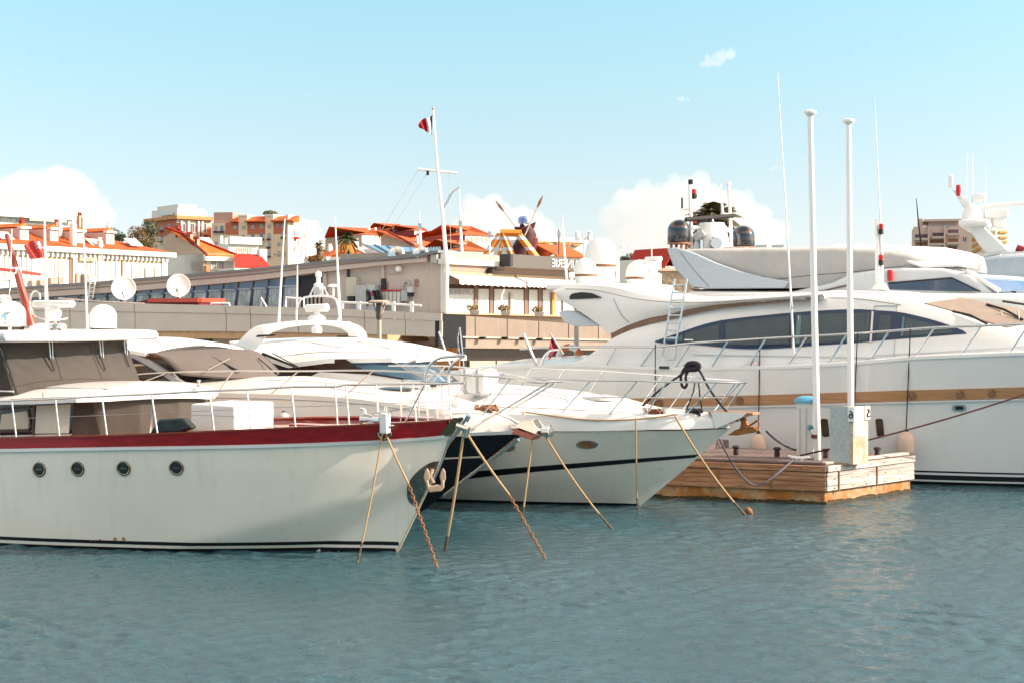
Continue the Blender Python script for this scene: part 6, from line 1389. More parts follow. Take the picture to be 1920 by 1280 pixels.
for x0, x1 in ((838, 889), (897, 917), (927, 982), (992, 1009), (1018, 1052), (1056, 1096)):
    t = (x0 - 838) / 260; t1 = (x1 - 838) / 260
    w_ = jb('window', BLIND, x0, 541 + 4 * t, x1, 586 + 6 * t, -.06, .05, y0b=541 + 4 * t1, y1b=586 + 6 * t1)
pa, pb2 = J.at_y(840, 546, -.06), J.at_y(886, 548, -.06); ctr = (pa + pb2) / 2
sign_text('window_lettering', 'CAPITAINERIE', mat('faint_grey_lettering', (.48, .50, .50), .5), ho, jr, UP, jn, jl((ctr.x, -.085, ctr.z)), .30, pb2.x - pa.x)
for x in (893, 922, 987, 1013): jb('column', mat('brown_column', (.22, .13, .09), .6), x - 3, 536, x + 3, 589, -.12, .10)
jb('window_ledge', mat('orange_ledge', (.60, .36, .20), .6), 836, 586, 1100, 589, -.5, .5, y0b=592, y1b=595)
for x0, x1, m_ in ((1036, 1042, 'ochre'), (958, 963, 'pale')): jb('window_post', mat(m_ + '_post', (.55, .30, .08) if m_ == 'ochre' else (.6, .55, .48), .6), x0, 548, x1, 590, -.2, .08)
PANB = mat('brown_balcony_panel', (.215, .165, .130), .6, var=.18, scale=.9, streak=(.30, .24, .20, .5))
ed = [873, 891, 951, 1010, 1066, 1122, 1160]
def jrow(y0, y1, x): t = (x - 836) / 310; return lerp(y0, y1, t)
for i in range(len(ed) - 1):
    jb('balcony_panel', PANB, ed[i] + .8, jrow(590, 612, ed[i]), ed[i + 1] - .8, jrow(630, 636, ed[i]), -3.5, .15, y0b=jrow(590, 612, ed[i + 1]), y1b=jrow(630, 636, ed[i + 1]))
jb('balcony_rail', mat('pale_rail_beam', (.50, .42, .34), .5), 868, 630.5, 1170, 633, -3.62, .2, y0b=636.5, y1b=639)
jb('lower_beam', mat('beige_beam', (.27, .215, .17), .65, var=.15, streak=(.20, .15, .12, .4)), 833, 633, 1170, 652, -3.5, .4, y0b=639, y1b=655)
jb('balcony_floor', STONE, 836, 629, 1150, 631, -3.45, 3.3, y0b=634, y1b=636)
cg = jb('corner_glass', mat('black_corner_glass', (.008, .010, .014), .3, var=.4, scale=1, spec=.25), 822, 588, 873, 650, -3.6, .2, y1b=651, y0b=590)
for x, y in ((905, 634), (947, 634), (980, 635), (1012, 636)): MB().box(jl(J.at_y(x, y, -3.75)), (.25, .2, .12)).build('beam_lamp', BLACK, ho)
jb('ground_floor_glass', mat('dark_shopfront', (.030, .018, .014), .2, var=.3), 868, 653, 1120, 700, -2.8, .2, y0b=656, y1b=704)
for x in (881, 905, 932, 958, 985): jb('shopfront_post', mat('beige_post', (.44, .38, .30), .6), x, 676, x + 24, 690, -2.9, .1)
jb('ground_column', BLACK, 866, 655, 874, 700, -3.2, .3)
# corner trim, roof glazing, vents
MB().box(jl((0, -.06, 0)) + Vector((0, 0, 3.4)), (.22, .22, 6.2)).build('corner_trim', WHB, ho)
RG = mat('blue_roof_glass', (.16, .28, .42), .18, var=.25, scale=.8, spec=.6)
for quad, y0, y1 in (([(727, 481), (783, 478), (795, 466), (679, 458)], 1.0, 6.5), ([(788, 479), (826, 470), (824, 464), (797, 466)], 1.0, 5)):
    a, b_, c_, d_ = [H.at_y(*quad[0], y0), H.at_y(*quad[1], y0), H.at_y(*quad[2], y1), H.at_y(*quad[3], y1)]
    MB().sheet([[a.lerp(b_, t) for t in np.linspace(0, 1, 9)], [d_.lerp(c_, t) for t in np.linspace(0, 1, 9)]], (0, 0, -.1)).build('roof_glazing', RG, ho, smooth=False)
    for t in np.linspace(0, 1, 6): MB().tube([a.lerp(b_, t) + Vector((0, 0, .03)), d_.lerp(c_, t) + Vector((0, 0, .03))], .035, 5).build('glazing_bar', mat('blue_grey_bar', (.12, .17, .22), .5), ho)
a, b_, c_, d_ = [J.at_y(841, 487, 1.5), J.at_y(907, 489, 1.5), J.at_y(880, 476, 5), J.at_y(841, 468, 5)]
MB().sheet([[jl(a), jl(b_)], [jl(d_), jl(c_)]], (0, 0, -.1)).build('roof_glazing', RG, ho, smooth=False)
for x in (745, 790): MB().tube([H.at_y(x - 8, 482, -.2), H.at_y(x - 6, 472, -.2), H.at_y(x, 468, -.2), H.at_y(x + 8, 470, -.2), H.at_y(x + 10, 477, -.2)], [.28, .24, .16, .14, .10], 8).build('roof_vent', CHROME, ho)
for x, y in ((842, 470), (849, 470)): MB().tube([jl(J.at_y(x, 486, -.4)), jl(J.at_y(x, y, -.4))], .03, 6).build('rail_post', WPLAST, ho)
# things on it: dishes, hut, planters, flag mast, aerials, ladder
def world_on(fr, px, py, y): return fr.wor(fr.at_y(px, py, y))
hut = thing('red_roof_hut', 'low roof hut with bright red fascia between the satellite dishes', 'hut', loc=world_on(H, 320, 572, -4.2), rz=-H.a)
o0 = H.at_y(320, 572, -4.2); a, b_ = H.at_y(277, 571, -4.4) - o0, H.at_y(371, 571, -4.4) - o0
MB().box(((a.x + b_.x) / 2, .9, .0), (b_.x - a.x - .2, 1.8, .30)).build('wall', mat('maroon_wall', (.16, .015, .03), .6), hut)
MB().box(((a.x + b_.x) / 2, .9, .22), (b_.x - a.x, 2.2, .20)).build('roof', mat('red_fascia', (.52, .075, .04), .5, var=.1), hut)
q = H.at_y(228, 571, -4.0) - o0; MB().prism([(a.x, -.1, -.15), (a.x, -.1, .3), (q.x, -.1, -.12), (q.x, -.1, -.17)], (0, 1.6, 0)).build('side_awning', mat('maroon_slope', (.17, .015, .035), .6), hut)
for i, (px, py, rw, rh, yy) in enumerate(((232, 541, 17, 22.5, -4.4), (335, 536, 19.5, 22, -4.0))):
    c = H.at_y(px, py, yy); s = depth(H, c) / F; r_ = rh * s
    d_ = thing('satellite_dish', ['white satellite dish left of the red roof hut', 'larger white satellite dish standing over the red roof hut'][i], 'satellite dish', loc=H.wor((c.x, c.y, 3.6)), rz=-H.a, group='satellite dishes on the harbour office')
    cc = Vector((0, 0, c.z - 3.6)); ax = Vector((.75 if i == 0 else .62, -1, .12)).normalized()
    MB().lathe([(.001, -.10 * r_), (r_ * .5, -.04 * r_), (r_ * .85, .06 * r_), (r_, .13 * r_), (r_ * .97, .14 * r_), (r_ * .8, .07 * r_), (r_ * .4, -.02 * r_), (.001, -.06 * r_)], cc, 32, ax).build('reflector', WPLAST, d_)
    MB().tube([(0, .08, 0), (0, .08, c.z - 3.6)], .05, 8).build('mast', STEEL, d_)
    MB().tube([cc + Vector((0, 0, -r_ * .9)), cc + ax * r_ * 1.0 + Vector((0, 0, -r_ * .55))], .03, 6).build('feed_arm', GREYP, d_); MB().box(cc + ax * r_ * 1.0 + Vector((0, 0, -r_ * .5)), (.12, .12, .18)).build('feed_horn', GREYP, d_, bevel=.02)
LEAF = mat('planter_leaves', (.16, .15, .04), .8, var=.4, scale=12, col2=(.40, .20, .04), mixs=6); POT = mat('pale_pot', (.42, .36, .31), .7)
def leaf_cloud(c, rx, ry, rz_, n, sz, rng, shell=.55):
    mb = MB()
    for _ in range(n):
        while True:
            p = Vector((rng.uniform(-1, 1), rng.uniform(-1, 1), rng.uniform(-1, 1)))
            if p.length < 1 and p.length > rng.random() * shell: break
        p = Vector((p.x * rx, p.y * ry, p.z * rz_)) + c; a = Vector((rng.gauss(0, 1), rng.gauss(0, 1), rng.gauss(0, 1))).normalized(); b_ = a.orthogonal().normalized(); b2 = a.cross(b_); s = sz * rng.uniform(.6, 1.3)
        mb.add([p - b_ * s, p - b2 * s * .5, p + b_ * s, p + b2 * s * .5], [(0, 1, 2, 3)])
    return mb
for i, (px, py) in enumerate(((890, 586), (948, 587), (1011, 589))):
    p = J.at_y(px, py + 5, -3.3); t = thing('flower_pot', 'planter with yellowing plant on the balcony panels, ' + ('beside the black corner glass', 'second from the black corner glass', 'nearest the quay lamp')[i], 'planter', loc=J.wor(p), group='planters on the balcony')
    s = depth(J, p) / F; MB().loft([[(x * k * 10 * s, y * k * 6 * s, z * s) for x, y in ((-1, -1), (1, -1), (1, 1), (-1, 1))] for z, k in ((0, .75), (9, 1.0))]).build('pot', POT, t, bevel=.02)
    leaf_cloud(Vector((-4 * s, 0, 13 * s)), 11 * s, 7 * s, 7 * s, 130, .07, random.Random(i), .2).build('foliage', LEAF, t, smooth=False, weld=False)
fm = thing('flag_mast', 'tall leaning white flag mast with cross yard and curved bracket at the harbour office corner', 'flag mast', loc=W(838, 520, 67.3))
fo = W(838, 520, 67.3); fw = lambda x, y: W(x, y, 67.3) - fo
MB().tube([fw(837, 590), fw(838, 500), fw(829, 395), fw(820, 315), fw(812, 206)], [.10, .10, .085, .07, .05], 10).build('pole', WPLAST, fm)
MB().tube([fw(784, 317.5), fw(858, 325)], .06, 8).build('yard', WPLAST, fm)
MB().tube([fw(x, y) for x, y in smooth_poly([(828, 394), (837, 381), (848, 362), (861, 351)], 4)], .045, 8).build('bracket', STEEL, fm)
MB().lathe([(.07, 0), (.09, .05), (.05, .12)], fw(812, 206), 10).build('truck', STEEL, fm)
for a, b_ in (((784, 319), (716, 432)), ((802, 322), (735, 430)), ((840, 324), (846, 480)), ((858, 327), (862, 352))): MB().tube([fw(*a), fw(*b_)], .012, 5).build('halyard', mat('faint_halyard', (.42, .44, .45), .6), fm)
MB().box(fw(802, 325), (.12, .12, .2)).build('yard_lamp', BLACK, fm)
fl = thing('french_flag', 'small tattered blue, white and red flag flying from the mast top', 'flag', loc=W(811, 218, 67.25)); fo2 = W(811, 218, 67.25)
for nm, m_, a, b_ in (('blue_band', mat('flag_blue', (.05, .12, .35), .7), 0, .13), ('white_band', mat('flag_white', (.78, .76, .75), .7), .13, .42), ('red_band', mat('flag_red', (.55, .015, .03), .7), .42, 1)):
    TP = resample([(811, 216), (803, 222), (795, 222), (788, 228), (784, 235)], 21); BT = resample([(810, 255), (806, 250), (801, 249), (794, 243), (786, 240)], 21)
    i0, i1 = int(a * 20), max(int(a * 20) + 1, int(round(b * 20)) if False else int(round(b_ * 20)))
    rows = [[W(*(TP[i] * (1 - t) + BT[i] * t), 67.25 + .22 * math.sin(i * .7 + t * 2)) - fo2 for i in range(i0, i1 + 1)] for t in np.linspace(0, 1, 7)]
    MB().sheet(rows, (0, .02, 0)).build(nm, m_, fl)
for i, (pts, dd, lab) in enumerate(([[(789, 480), (787, 425), (786, 395)], 69, 'thin white roof aerial left of the flag mast'], [[(867, 492), (863, 420), (861, 352)], 70, 'thin white roof aerial right of the flag mast'], [[(919, 495), (918, 440), (917.5, 391)], 72, 'bare thin aerial before the orange barrier'], [[(1048, 478), (1048, 440), (1047, 430)], 74, 'short brown aerial post behind the sign board'])):
    o_ = W(*pts[0], dd); t = MB().tube([W(*p, dd) - o_ for p in pts], [.09, .06, .02] if i < 2 else [.05, .04, .02], 8).build('roof_aerial', WPLAST if i < 3 else WOODP, None); t.location = o_; tag(t, lab, 'aerial', 'aerials on the harbour office roof')
    MB().box(W(*pts[1], dd) - o_, (.16, .16, .3)).build('clamp', STEEL, t)
p = world_on(H, 170, 545, -.6); lad = thing('roof_ladder', 'short white ladder leaning on roof edge of the harbour office', 'ladder', loc=p, rz=-H.a); o0 = H.at_y(170, 545, -.6)
mb = MB()
for a, b_ in (((166, 560), (170, 516)), ((174, 560), (181, 512))): mb.tube([H.at_y(*a, -.6) - o0, H.at_y(*b_, -.6) - o0], .04, 6)
for t in np.linspace(.1, .95, 6): mb.tube([H.at_y(lerp(166, 170, t), lerp(560, 516, t), -.6) - o0, H.at_y(lerp(174, 181, t), lerp(560, 512, t), -.6) - o0], .03, 6)
mb.build('rails_and_rungs', WPLAST, lad)
# barrier trestle and horse figure on the roof
tr = thing('trestle_barrier', 'orange and white striped trestle barrier standing on the harbour office roof', 'barrier', loc=W(940, 490, 76)); to = W(940, 490, 76)
OR = wave_mat('orange_white_barrier', (.62, .20, .02), (.60, .60, .60), .55, 'Z', .5, thr=(.26, .31))
for pts in ([(905, 488), (938, 440)], [(942, 436), (962, 486)], [(972, 440), (1008, 486)], [(938, 437), (978, 438)], [(934, 488), (944, 442)], [(976, 445), (1000, 486)]):
    MB().tube([W(*p, 76 + (.8 if pts[0][0] in (934, 976) else 0)) - to for p in pts], .19 if pts[0][0] not in (934, 976) else .10, 4).build('barrier_bar', OR, tr)
hs_ = thing('horse_figure', 'dark brown horse head figure wearing a blue bow, with two raised oars, on the roof', 'figure', loc=W(985, 485, 77)); ho_ = W(985, 485, 77); hw = lambda x, y, d=77: W(x, y, d) - ho_
BRN = mat('dark_brown_horse', (.055, .010, .010), .7, var=.4, scale=2)
MB().tube([hw(972, 490), hw(975, 470), hw(985, 455), hw(990, 440), hw(986, 428), hw(981, 420), hw(978, 432)], [.55, .48, .50, .46, .36, .26, .15], 12).build('body', BRN, hs_)
MB().tube([hw(994, 440), hw(1000, 450), hw(998, 468)], [.18, .28, .2], 10).build('mane', mat('maroon_mane', (.14, .01, .015), .7), hs_)
for pts in ([(990, 428), (999, 424), (1004, 417)], [(976, 432), (969, 430), (965, 426)]): MB().tube([hw(*p) for p in pts], [.16, .14, .03], 8).build('ear', BRN, hs_)
for sx in (-1, 1): MB().lathe([(.001, -.12), (.2, -.08), (.24, 0), (.2, .08), (.001, .12)], hw(983 + 4.5 * sx, 413, 76.6), 12, (sx * .5, -1, .3)).build('bow', mat('blue_bow', (.06, .16, .45), .5, col2=(.4, .5, .65), mixs=4), hs_)
for a, b_ in (((966, 424), (938, 388)), ((984, 442), (1012, 380))):
    oa = MB().tube([hw(*a, 76.4), hw(*b_, 76.4)], .035, 6).build('oar', FASC, hs_); v_ = (hw(*b_, 76.4) - hw(*a, 76.4)).normalized()
    MB().tube([hw(*b_, 76.4) - v_ * .3, hw(*b_, 76.4), hw(*b_, 76.4) + v_ * .4], [.04, .085, .02], 6).build('oar_blade', mat('brown_oar_blade', (.22, .10, .05), .6), oa)
# ================================================================== the town behind
TILE = wave_mat('orange_roof_tiles', (.56, .105, .016), (.44, .075, .012), 1.6, 'X', .8, var=.30, thr=(.2, .6))
TILE2 = mat('weathered_orange_tiles', (.50, .105, .012), .8, var=.25, scale=1.2, col2=(.54, .16, .02), mixs=.6)
TILER = mat('bright_red_roof', (.36, .016, .005), .8, var=.15, scale=.5)
TILED = mat('dark_red_tiles', (.22, .03, .015), .8, var=.2)
WWALL = mat('white_render', (.70, .68, .65), .8, var=.05, scale=.3)
CREAM = mat('cream_render', (.72, .55, .42), .8, var=.08, scale=.2)
PINKW = mat('pink_render', (.52, .27, .20), .8, var=.10, scale=.2)
SALM = mat('salmon_render', (.50, .36, .27), .8, var=.10, scale=.2)
TAUPW = mat('taupe_gable_render', (.50, .39, .30), .85, var=.06, scale=.3)
PALEB = mat('pale_blue_grey_render', (.56, .60, .60), .8, var=.1, scale=.3)
SHUT = mat('pale_grey_shutter', (.34, .34, .33), .6); SHUTW = mat('white_shutter', (.40, .395, .385), .6)
WING = mat('dark_window_pane', (.10, .11, .13), .15, var=.4); PINKB = mat('coral_band', (.50, .14, .08), .8)  # dark glossy panes for the small town windows

class Blk:
    """a building whose front stands on the line y=0 of its own frame; pixels give the sizes"""
    def __init__(s, name, label, pxO, d, deg, pxL, pxR, pyT, depth, wall, cat='building', group='buildings of the town', pyO=None, wname='wall'):
        O = W(pxO, 600, d); O.z = .9; s.fr = Frame(O, deg); s.root = thing(name, label, cat, s.fr, group=group)
        s.x0, s.x1 = s.fr.at_y(pxL, 560, 0).x, s.fr.at_y(pxR, 560, 0).x; s.zt = s.fr.at_y(pyO if pyO else pxO, pyT, 0).z; s.dp = depth
        s.wall = MB().box(((s.x0 + s.x1) / 2, depth / 2, s.zt / 2), (s.x1 - s.x0, depth, s.zt)).build(wname, wall, s.root, smooth=False)
    def at(s, px, py, y=0): return s.fr.at_y(px, py, y)
    def win(s, px, py, w, h, m=None, frame=None, name='window', y=0, proud=.06, arch=False):
        a, b_ = s.at(px - w / 2, py + h / 2, y), s.at(px + w / 2, py - h / 2, y)
        if arch:
            r = abs(b_.x - a.x) / 2; P = [(a.x, y - proud, a.z), (b_.x, y - proud, a.z)] + [((a.x + b_.x) / 2 + r * math.cos(t), y - proud, b_.z - r + r * math.sin(t)) for t in np.linspace(0, math.pi, 9)]
            o_ = MB().prism(P, (0, proud + .1, 0)).build(name, m or WING, s.root, smooth=False)
        else: o_ = MB().box(((a.x + b_.x) / 2, y - proud / 2 + .02, (a.z + b_.z) / 2), (abs(b_.x - a.x), proud, b_.z - a.z)).build(name, m or WING, s.root, smooth=False)
        if frame is not None:
            t = (b_.x - a.x) * .10
            fm_ = MB()
            for cx, sx in ((a.x, t), (b_.x, t), ((a.x + b_.x) / 2, t * .7)): fm_.box((cx, y - proud - .03, (a.z + b_.z) / 2), (sx, .05, b_.z - a.z))
            fm_.box(((a.x + b_.x) / 2, y - proud - .06, a.z - .03), (b_.x - a.x + 2 * t, .14, .08)); fm_.build('window_frame', frame, o_, smooth=False)
        return o_
    def side(s, px, py, w, h, m=None, name='window', x=None, proud=.06):
        x = s.x1 if x is None else x; sg = 1 if x == s.x1 else -1; a, b_ = s.fr.at_x(px - w / 2, py + h / 2, x), s.fr.at_x(px + w / 2, py - h / 2, x)
        return MB().box((x + sg * (proud / 2 - .02), (a.y + b_.y) / 2, (a.z + b_.z) / 2), (proud, abs(b_.y - a.y), b_.z - a.z)).build(name, m or WING, s.root, smooth=False)
    def slab(s, name, m, x0, x1, y0, y1, z0, z1, parent=None): return MB().box(((x0 + x1) / 2, (y0 + y1) / 2, (z0 + z1) / 2), (x1 - x0, y1 - y0, z1 - z0)).build(name, m, parent or s.root, smooth=False)
    def gable(s, m, ridge, over=.3, axis='x', name='roof', th=.15):
        """pitched roof: ridge along x (eaves front and back) or along y"""
        x0, x1, y0, y1, z = s.x0 - over, s.x1 + over, -over, s.dp + over, s.zt
        if axis == 'x': P = [(x0, y0, z), (x0, s.dp / 2, z + ridge), (x0, y1, z)]; v = (x1 - x0, 0, 0)
        else: P = [(x0, y0, z), ((x0 + x1) / 2, y0, z + ridge), (x1, y0, z)]; v = (0, y1 - y0, 0)
        Q = [Vector(p) for p in P]; P2 = Q + [q - Vector((0, 0, th)) for q in Q[::-1]]
        return MB().prism(P2, v).build(name, m, s.root, smooth=False)
    def hip(s, m, ridge, over=.18, inset=None, name='roof'):
        x0, x1, y0, y1, z = s.x0 - over, s.x1 + over, -over, s.dp + over, s.zt + .002; k = inset if inset is not None else (y1 - y0) / 2
        V = [(x0, y0, z), (x1, y0, z), (x1, y1, z), (x0, y1, z), (x0 + k, (y0 + y1) / 2, z + ridge), (x1 - k, (y0 + y1) / 2, z + ridge)]
        return MB().add(V, [(0, 1, 5, 4), (1, 2, 5), (2, 3, 4, 5), (3, 0, 4), (3, 2, 1, 0)]).build(name, m, s.root, smooth=False)
    def chimney(s, px, py0, py1, w, y, m, cap=None):
        cap = cap or (m if m is WWALL else None); a, b_ = s.at(px - w / 2, py1, y), s.at(px + w / 2, py0, y); c = MB().box(((a.x + b_.x) / 2, y, (a.z + b_.z) / 2), (b_.x - a.x, b_.x - a.x, b_.z - a.z)).build('chimney', m, s.root, smooth=False)
        for k in (-.25, .25): MB().lathe([(.10, 0), (.13, .25), (.10, .3)], ((a.x + b_.x) / 2 + k * (b_.x - a.x), y, b_.z), 8).build('chimney_pot', cap or TILED, c)

# --- long white house with dormers
b1 = Blk('white_dormer_house', 'long white house with orange tiled hip roof, four dormers and toothed cornice', 312, 140, -60, -70, 312, 474, 11, WWALL)
Lx = b1.x0
z1 = b1.zt
V = [(b1.x0, -.5, z1), (b1.x1 + .5, -.5, z1), (b1.x1 + .5, 11.5, z1), (b1.x0, 11.5, z1), (b1.x0, 5.5, z1 + 2.0), (b1.x1 - 8.5, 5.5, z1 + 2.0)]
MB().add(V, [(0, 1, 5, 4), (1, 2, 5), (2, 3, 4, 5), (3, 0, 4), (3, 2, 1, 0)]).build('roof', mat('vivid_orange_tiles', (.52, .088, .010), .85, var=.25, scale=2.0, bump=.06, bscale=3, col2=(.42, .062, .009), mixs=1.2), b1.root, smooth=False)
mb = MB(); mb.box(((b1.x0 + b1.x1) / 2 + .2, -.35, z1 - .25), (b1.x1 - b1.x0 + .9, .7, .45)); mb.build('cornice', WWALL, b1.root, smooth=False)
mb = MB(); n = 44
for i in range(n):
    x = lerp(b1.x0, b1.x1 + .3, i / n); mb.box((x, -.22, z1 - .70), (.24, .30, .44), taper=1.0)
mb.build('cornice_teeth', WWALL, b1.root, smooth=False)
b1.slab('frieze', mat('tan_frieze', (.45, .34, .22), .8), b1.x0, b1.x1, -.03, .02, z1 - 1.1, z1 - .45)
for px, py, w in ((44, 439, 16), (100, 441, 15), (148, 445, 15), (205, 447, 15)):
    yq = 1.2; a, b_ = b1.at(px - w / 2, py + 11, yq), b1.at(px + w / 2, py - 10, yq); cx = (a.x + b_.x) / 2; ww = b_.x - a.x
    d_ = MB().box((cx, yq + 1.6, (a.z + b_.z) / 2), (ww, 3.2, b_.z - a.z)).build('dormer', mat('dormer_render', (.60, .46, .40), .8), b1.root, smooth=False)
    MB().box((cx, yq - .06, (a.z + b_.z) / 2 - .05), (ww, .10, b_.z - a.z - .1)).build('dormer_front', WWALL, d_, smooth=False)
    for k in (-.22, .22): MB().box((cx + k * ww, yq - .13, (a.z + b_.z) / 2), (ww * .22, .05, (b_.z - a.z) * .66)).build('dormer_window', SHUT, d_, smooth=False)
    MB().box((cx, yq - .1, b_.z + .05), (ww * 1.25, .5, .2)).build('dormer_cornice', WWALL, d_, smooth=False)
    P = [Vector((cx - ww * .6, yq - .1, b_.z + .1)), Vector((cx, yq - .1, b_.z + .45)), Vector((cx + ww * .6, yq - .1, b_.z + .1))]; MB().prism(P, (0, 3.6, 0)).build('dormer_roof', TILE2, d_, smooth=False)
for px, p0, p1, w, y, m_ in ((41, 414, 432, 7, 3.2, TILED), (106, 418, 442, 6, 3.0, PINKW), (112, 422, 444, 5, 2.8, WWALL), (149, 405, 430, 6, 4.4, SALM), (156, 407, 430, 6, 4.2, WWALL), (137, 421, 462, 7, .3, WWALL), (203, 424, 438, 4, 2.0, WWALL), (187, 452, 466, 6, .2, WWALL)): b1.chimney(px, p0, p1, w, y, m_)
for px, py, w, h in ((8, 500, 18, 46), (50, 498, 18, 46), (110, 512, 16, 44), (158, 516, 26, 40), (208, 510, 18, 44), (255, 516, 16, 40)): b1.win(px, py, w, h, SHUTW, WWALL)
b1.win(160, 487, 32, 5, mat('tan_awning', (.55, .42, .26), .8), name='awning', proud=.4)
w_ = b1.win(282, 517, 8, 28, mat('half_open_window', (.62, .62, .62), .3, var=.3), WWALL)
for px in (274, 291): b1.win(px, 517, 7, 28, mat('grey_tan_shutter', (.46, .42, .36), .6), name='shutter', proud=.2)
for px, m_ in ((18, SHUT), (131, mat('brown_downpipe', (.30, .16, .08), .6)), (180, WWALL), (190, SHUT), (228, MATS['brown_downpipe'])): b1.win(px, 508, 2.2, 62, m_, name='downpipe', proud=.15)
b1.win(137, 506, 7, 66, WWALL, name='pilaster', proud=.3); b1.win(184, 506, 6, 60, WWALL, name='pilaster', proud=.3); b1.win(307, 510, 9, 56, WWALL, name='pilaster', proud=.2)
for px, py, w, h in ((57, 531, 8, 9), (73, 530, 10, 8), (95, 527, 14, 11), (107, 526, 7, 11), (140, 522, 7, 18), (156, 523, 9, 16)): b1.win(px, py, w, h, mat('brown_ac_unit', (.36, .27, .23), .6, var=.3), name='air_conditioner', proud=.5)
for px, py in ((8, 442), (177, 455)): 
    a = b1.at(px, py, 1.0); MB().box(a, (1.5, 1.2, .08), Matrix.Rotation(.6, 3, 'X')).build('skylight', GREYP, b1.root)
a = b1.at(247, 457, 1.0); MB().box(a + Vector((0, -.2, .1)), (1.6, 1.2, .1), Matrix.Rotation(.6, 3, 'X')).build('skylight', PALEB, b1.root)
for px, p0, p1 in ((152, 463, 482), (160, 465, 474), (191, 474, 508)):
    pass
MB().tube([b1.at(158, 463, -.8), b1.at(172, 470, -1.4), b1.at(191, 476, -1.4), b1.at(191, 525, -1.4)], .05, 6).build('rooftop_aerial', GREYP, b1.root)

# --- white modern block behind
b2 = Blk('white_terrace_block', 'flat roofed white block with glazed top floor above the orange hip roof', 128, 190, -50, -60, 128, 414, 12, WWALL)
b2.slab('roof', WWALL, b2.x0, b2.x1 + 1.0, -1.2, 13, b2.zt, b2.zt + 1.1); zz = b2.zt
b2.slab('top_floor', WWALL, b2.x0, b2.x1 - 11, 2, 12, zz + 1.1, zz + 3.4); b2.slab('top_roof', WWALL, b2.x0, b2.x1 - 9, 1, 13, zz + 3.4, zz + 4.0)
for px, w in ((8, 14), (26, 14)): b2.win(px, 411, w, 8, mat('pale_glazing', (.34, .42, .46), .15, var=.4), y=-.05)
b2.win(60, 420, 60, 8, mat('pale_glazing_strip', (.46, .50, .52), .3, var=.4), y=-.05); b2.win(90, 413.5, 70, 1.5, SHUT, name='balcony_rail', y=-1.25)
for px, py0, py1, w in ((43, 391, 402, 6), (65, 392, 400, 5), (70, 389, 400, 6), (78, 391, 402, 5), (86, 389, 403, 4)): b2.chimney(px, py0, py1, w, 4, WWALL)

# --- gable house with bright tiles and its red lean-to
b3 = Blk('taupe_gable_house', 'house with plain taupe gable wall, bright orange roof and white shuttered front', 381, 150, -38, 381, 439, 476, 12, WWALL)
zt = b3.zt; g0 = Vector((b3.x0, 0, zt)); pk = b3.fr.at_x(329, 431, b3.x0); bk = b3.fr.at_x(305, 448, b3.x0)
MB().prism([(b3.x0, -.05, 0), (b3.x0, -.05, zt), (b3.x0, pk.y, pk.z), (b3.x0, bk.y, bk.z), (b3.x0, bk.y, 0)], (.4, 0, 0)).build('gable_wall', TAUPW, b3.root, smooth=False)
r0 = [Vector((b3.x0 + .35, -.5, zt - .25)), Vector((b3.x1 + .4, -.5, zt - .25)), Vector((b3.x1 + .4 - 5.0, pk.y, pk.z + .1)), Vector((b3.x0 + .35, pk.y, pk.z + .1))]
MB().prism(r0, (0, .05, -.25)).build('roof', TILE2, b3.root, smooth=False)
MB().tube([r0[0] + Vector((-.2, 0, .15)), r0[3] + Vector((-.2, 0, .15))], .13, 6).build('verge', mat('maroon_verge', (.22, .02, .02), .7), b3.root)
MB().tube([r0[1] + Vector((0, 0, .1)), r0[2] + Vector((0, 0, .1))], .12, 6).build('verge', TILER, b3.root)
b3.slab('eaves', WWALL, b3.x0, b3.x1 + .4, -.6, 0, zt - .75, zt - .3)
for px, p0, p1, w, y, m_ in ((335, 424, 446, 8, 6.5, TILED), (358, 440, 459, 5, 4.0, SALM), (354, 441, 458, 4, 4.1, TILED), (371, 449, 470, 5, 2.2, SALM), (368, 449, 466, 4, 2.3, TILED)): b3.chimney(px, p0, p1, w, y, m_)
a = b3.at(384, 453, 3.6); MB().box(a, (1.7, 1.5, .12), Matrix.Rotation(.6, 3, 'X')).build('skylight', GREYP, b3.root)
for px in (400, 414): b3.win(px, 496, 10, 17, SHUT, WWALL, name='shutter')
b3.win(387, 504, 7, 12, mat('terracotta_unit', (.46, .20, .09), .7), name='balcony_unit', proud=.4)
b4 = Blk('red_roof_annex', 'low annex under a plain bright red roof beside the white shuttered front', 440, 146, -30, 440, 505, 503, 9, WWALL)
P = [b4.at(440, 502, 0), b4.at(508, 502, 0), b4.at(488, 477.5, 5), b4.at(440, 476.5, 5)]; MB().prism(P, (0, .1, -.3)).build('roof', TILER, b4.root, smooth=False)
MB().box(b4.at(491, 480, 4.6), (.9, .9, 1.4)).build('chimney', WWALL, b4.root, bevel=.1)
b5 = Blk('white_balcony_house', 'small white house with carved white balcony between the red annex and the cream hotel', 430, 175, -35, 428, 484, 458, 8, WWALL)
b5.slab('parapet', WWALL, b5.x0, b5.x1 + .3, -.5, .2, b5.zt, b5.zt + .9)
for px in (447, 457, 468): b5.win(px, 470, 7, 9, mat('tan_opening', (.52, .40, .28), .7), WWALL, name='balcony_opening')
for px, py0, py1 in ((415, 447, 458), (424, 452, 462), (428, 450, 460)): b5.chimney(px, py0, py1, 5, 2, WWALL)

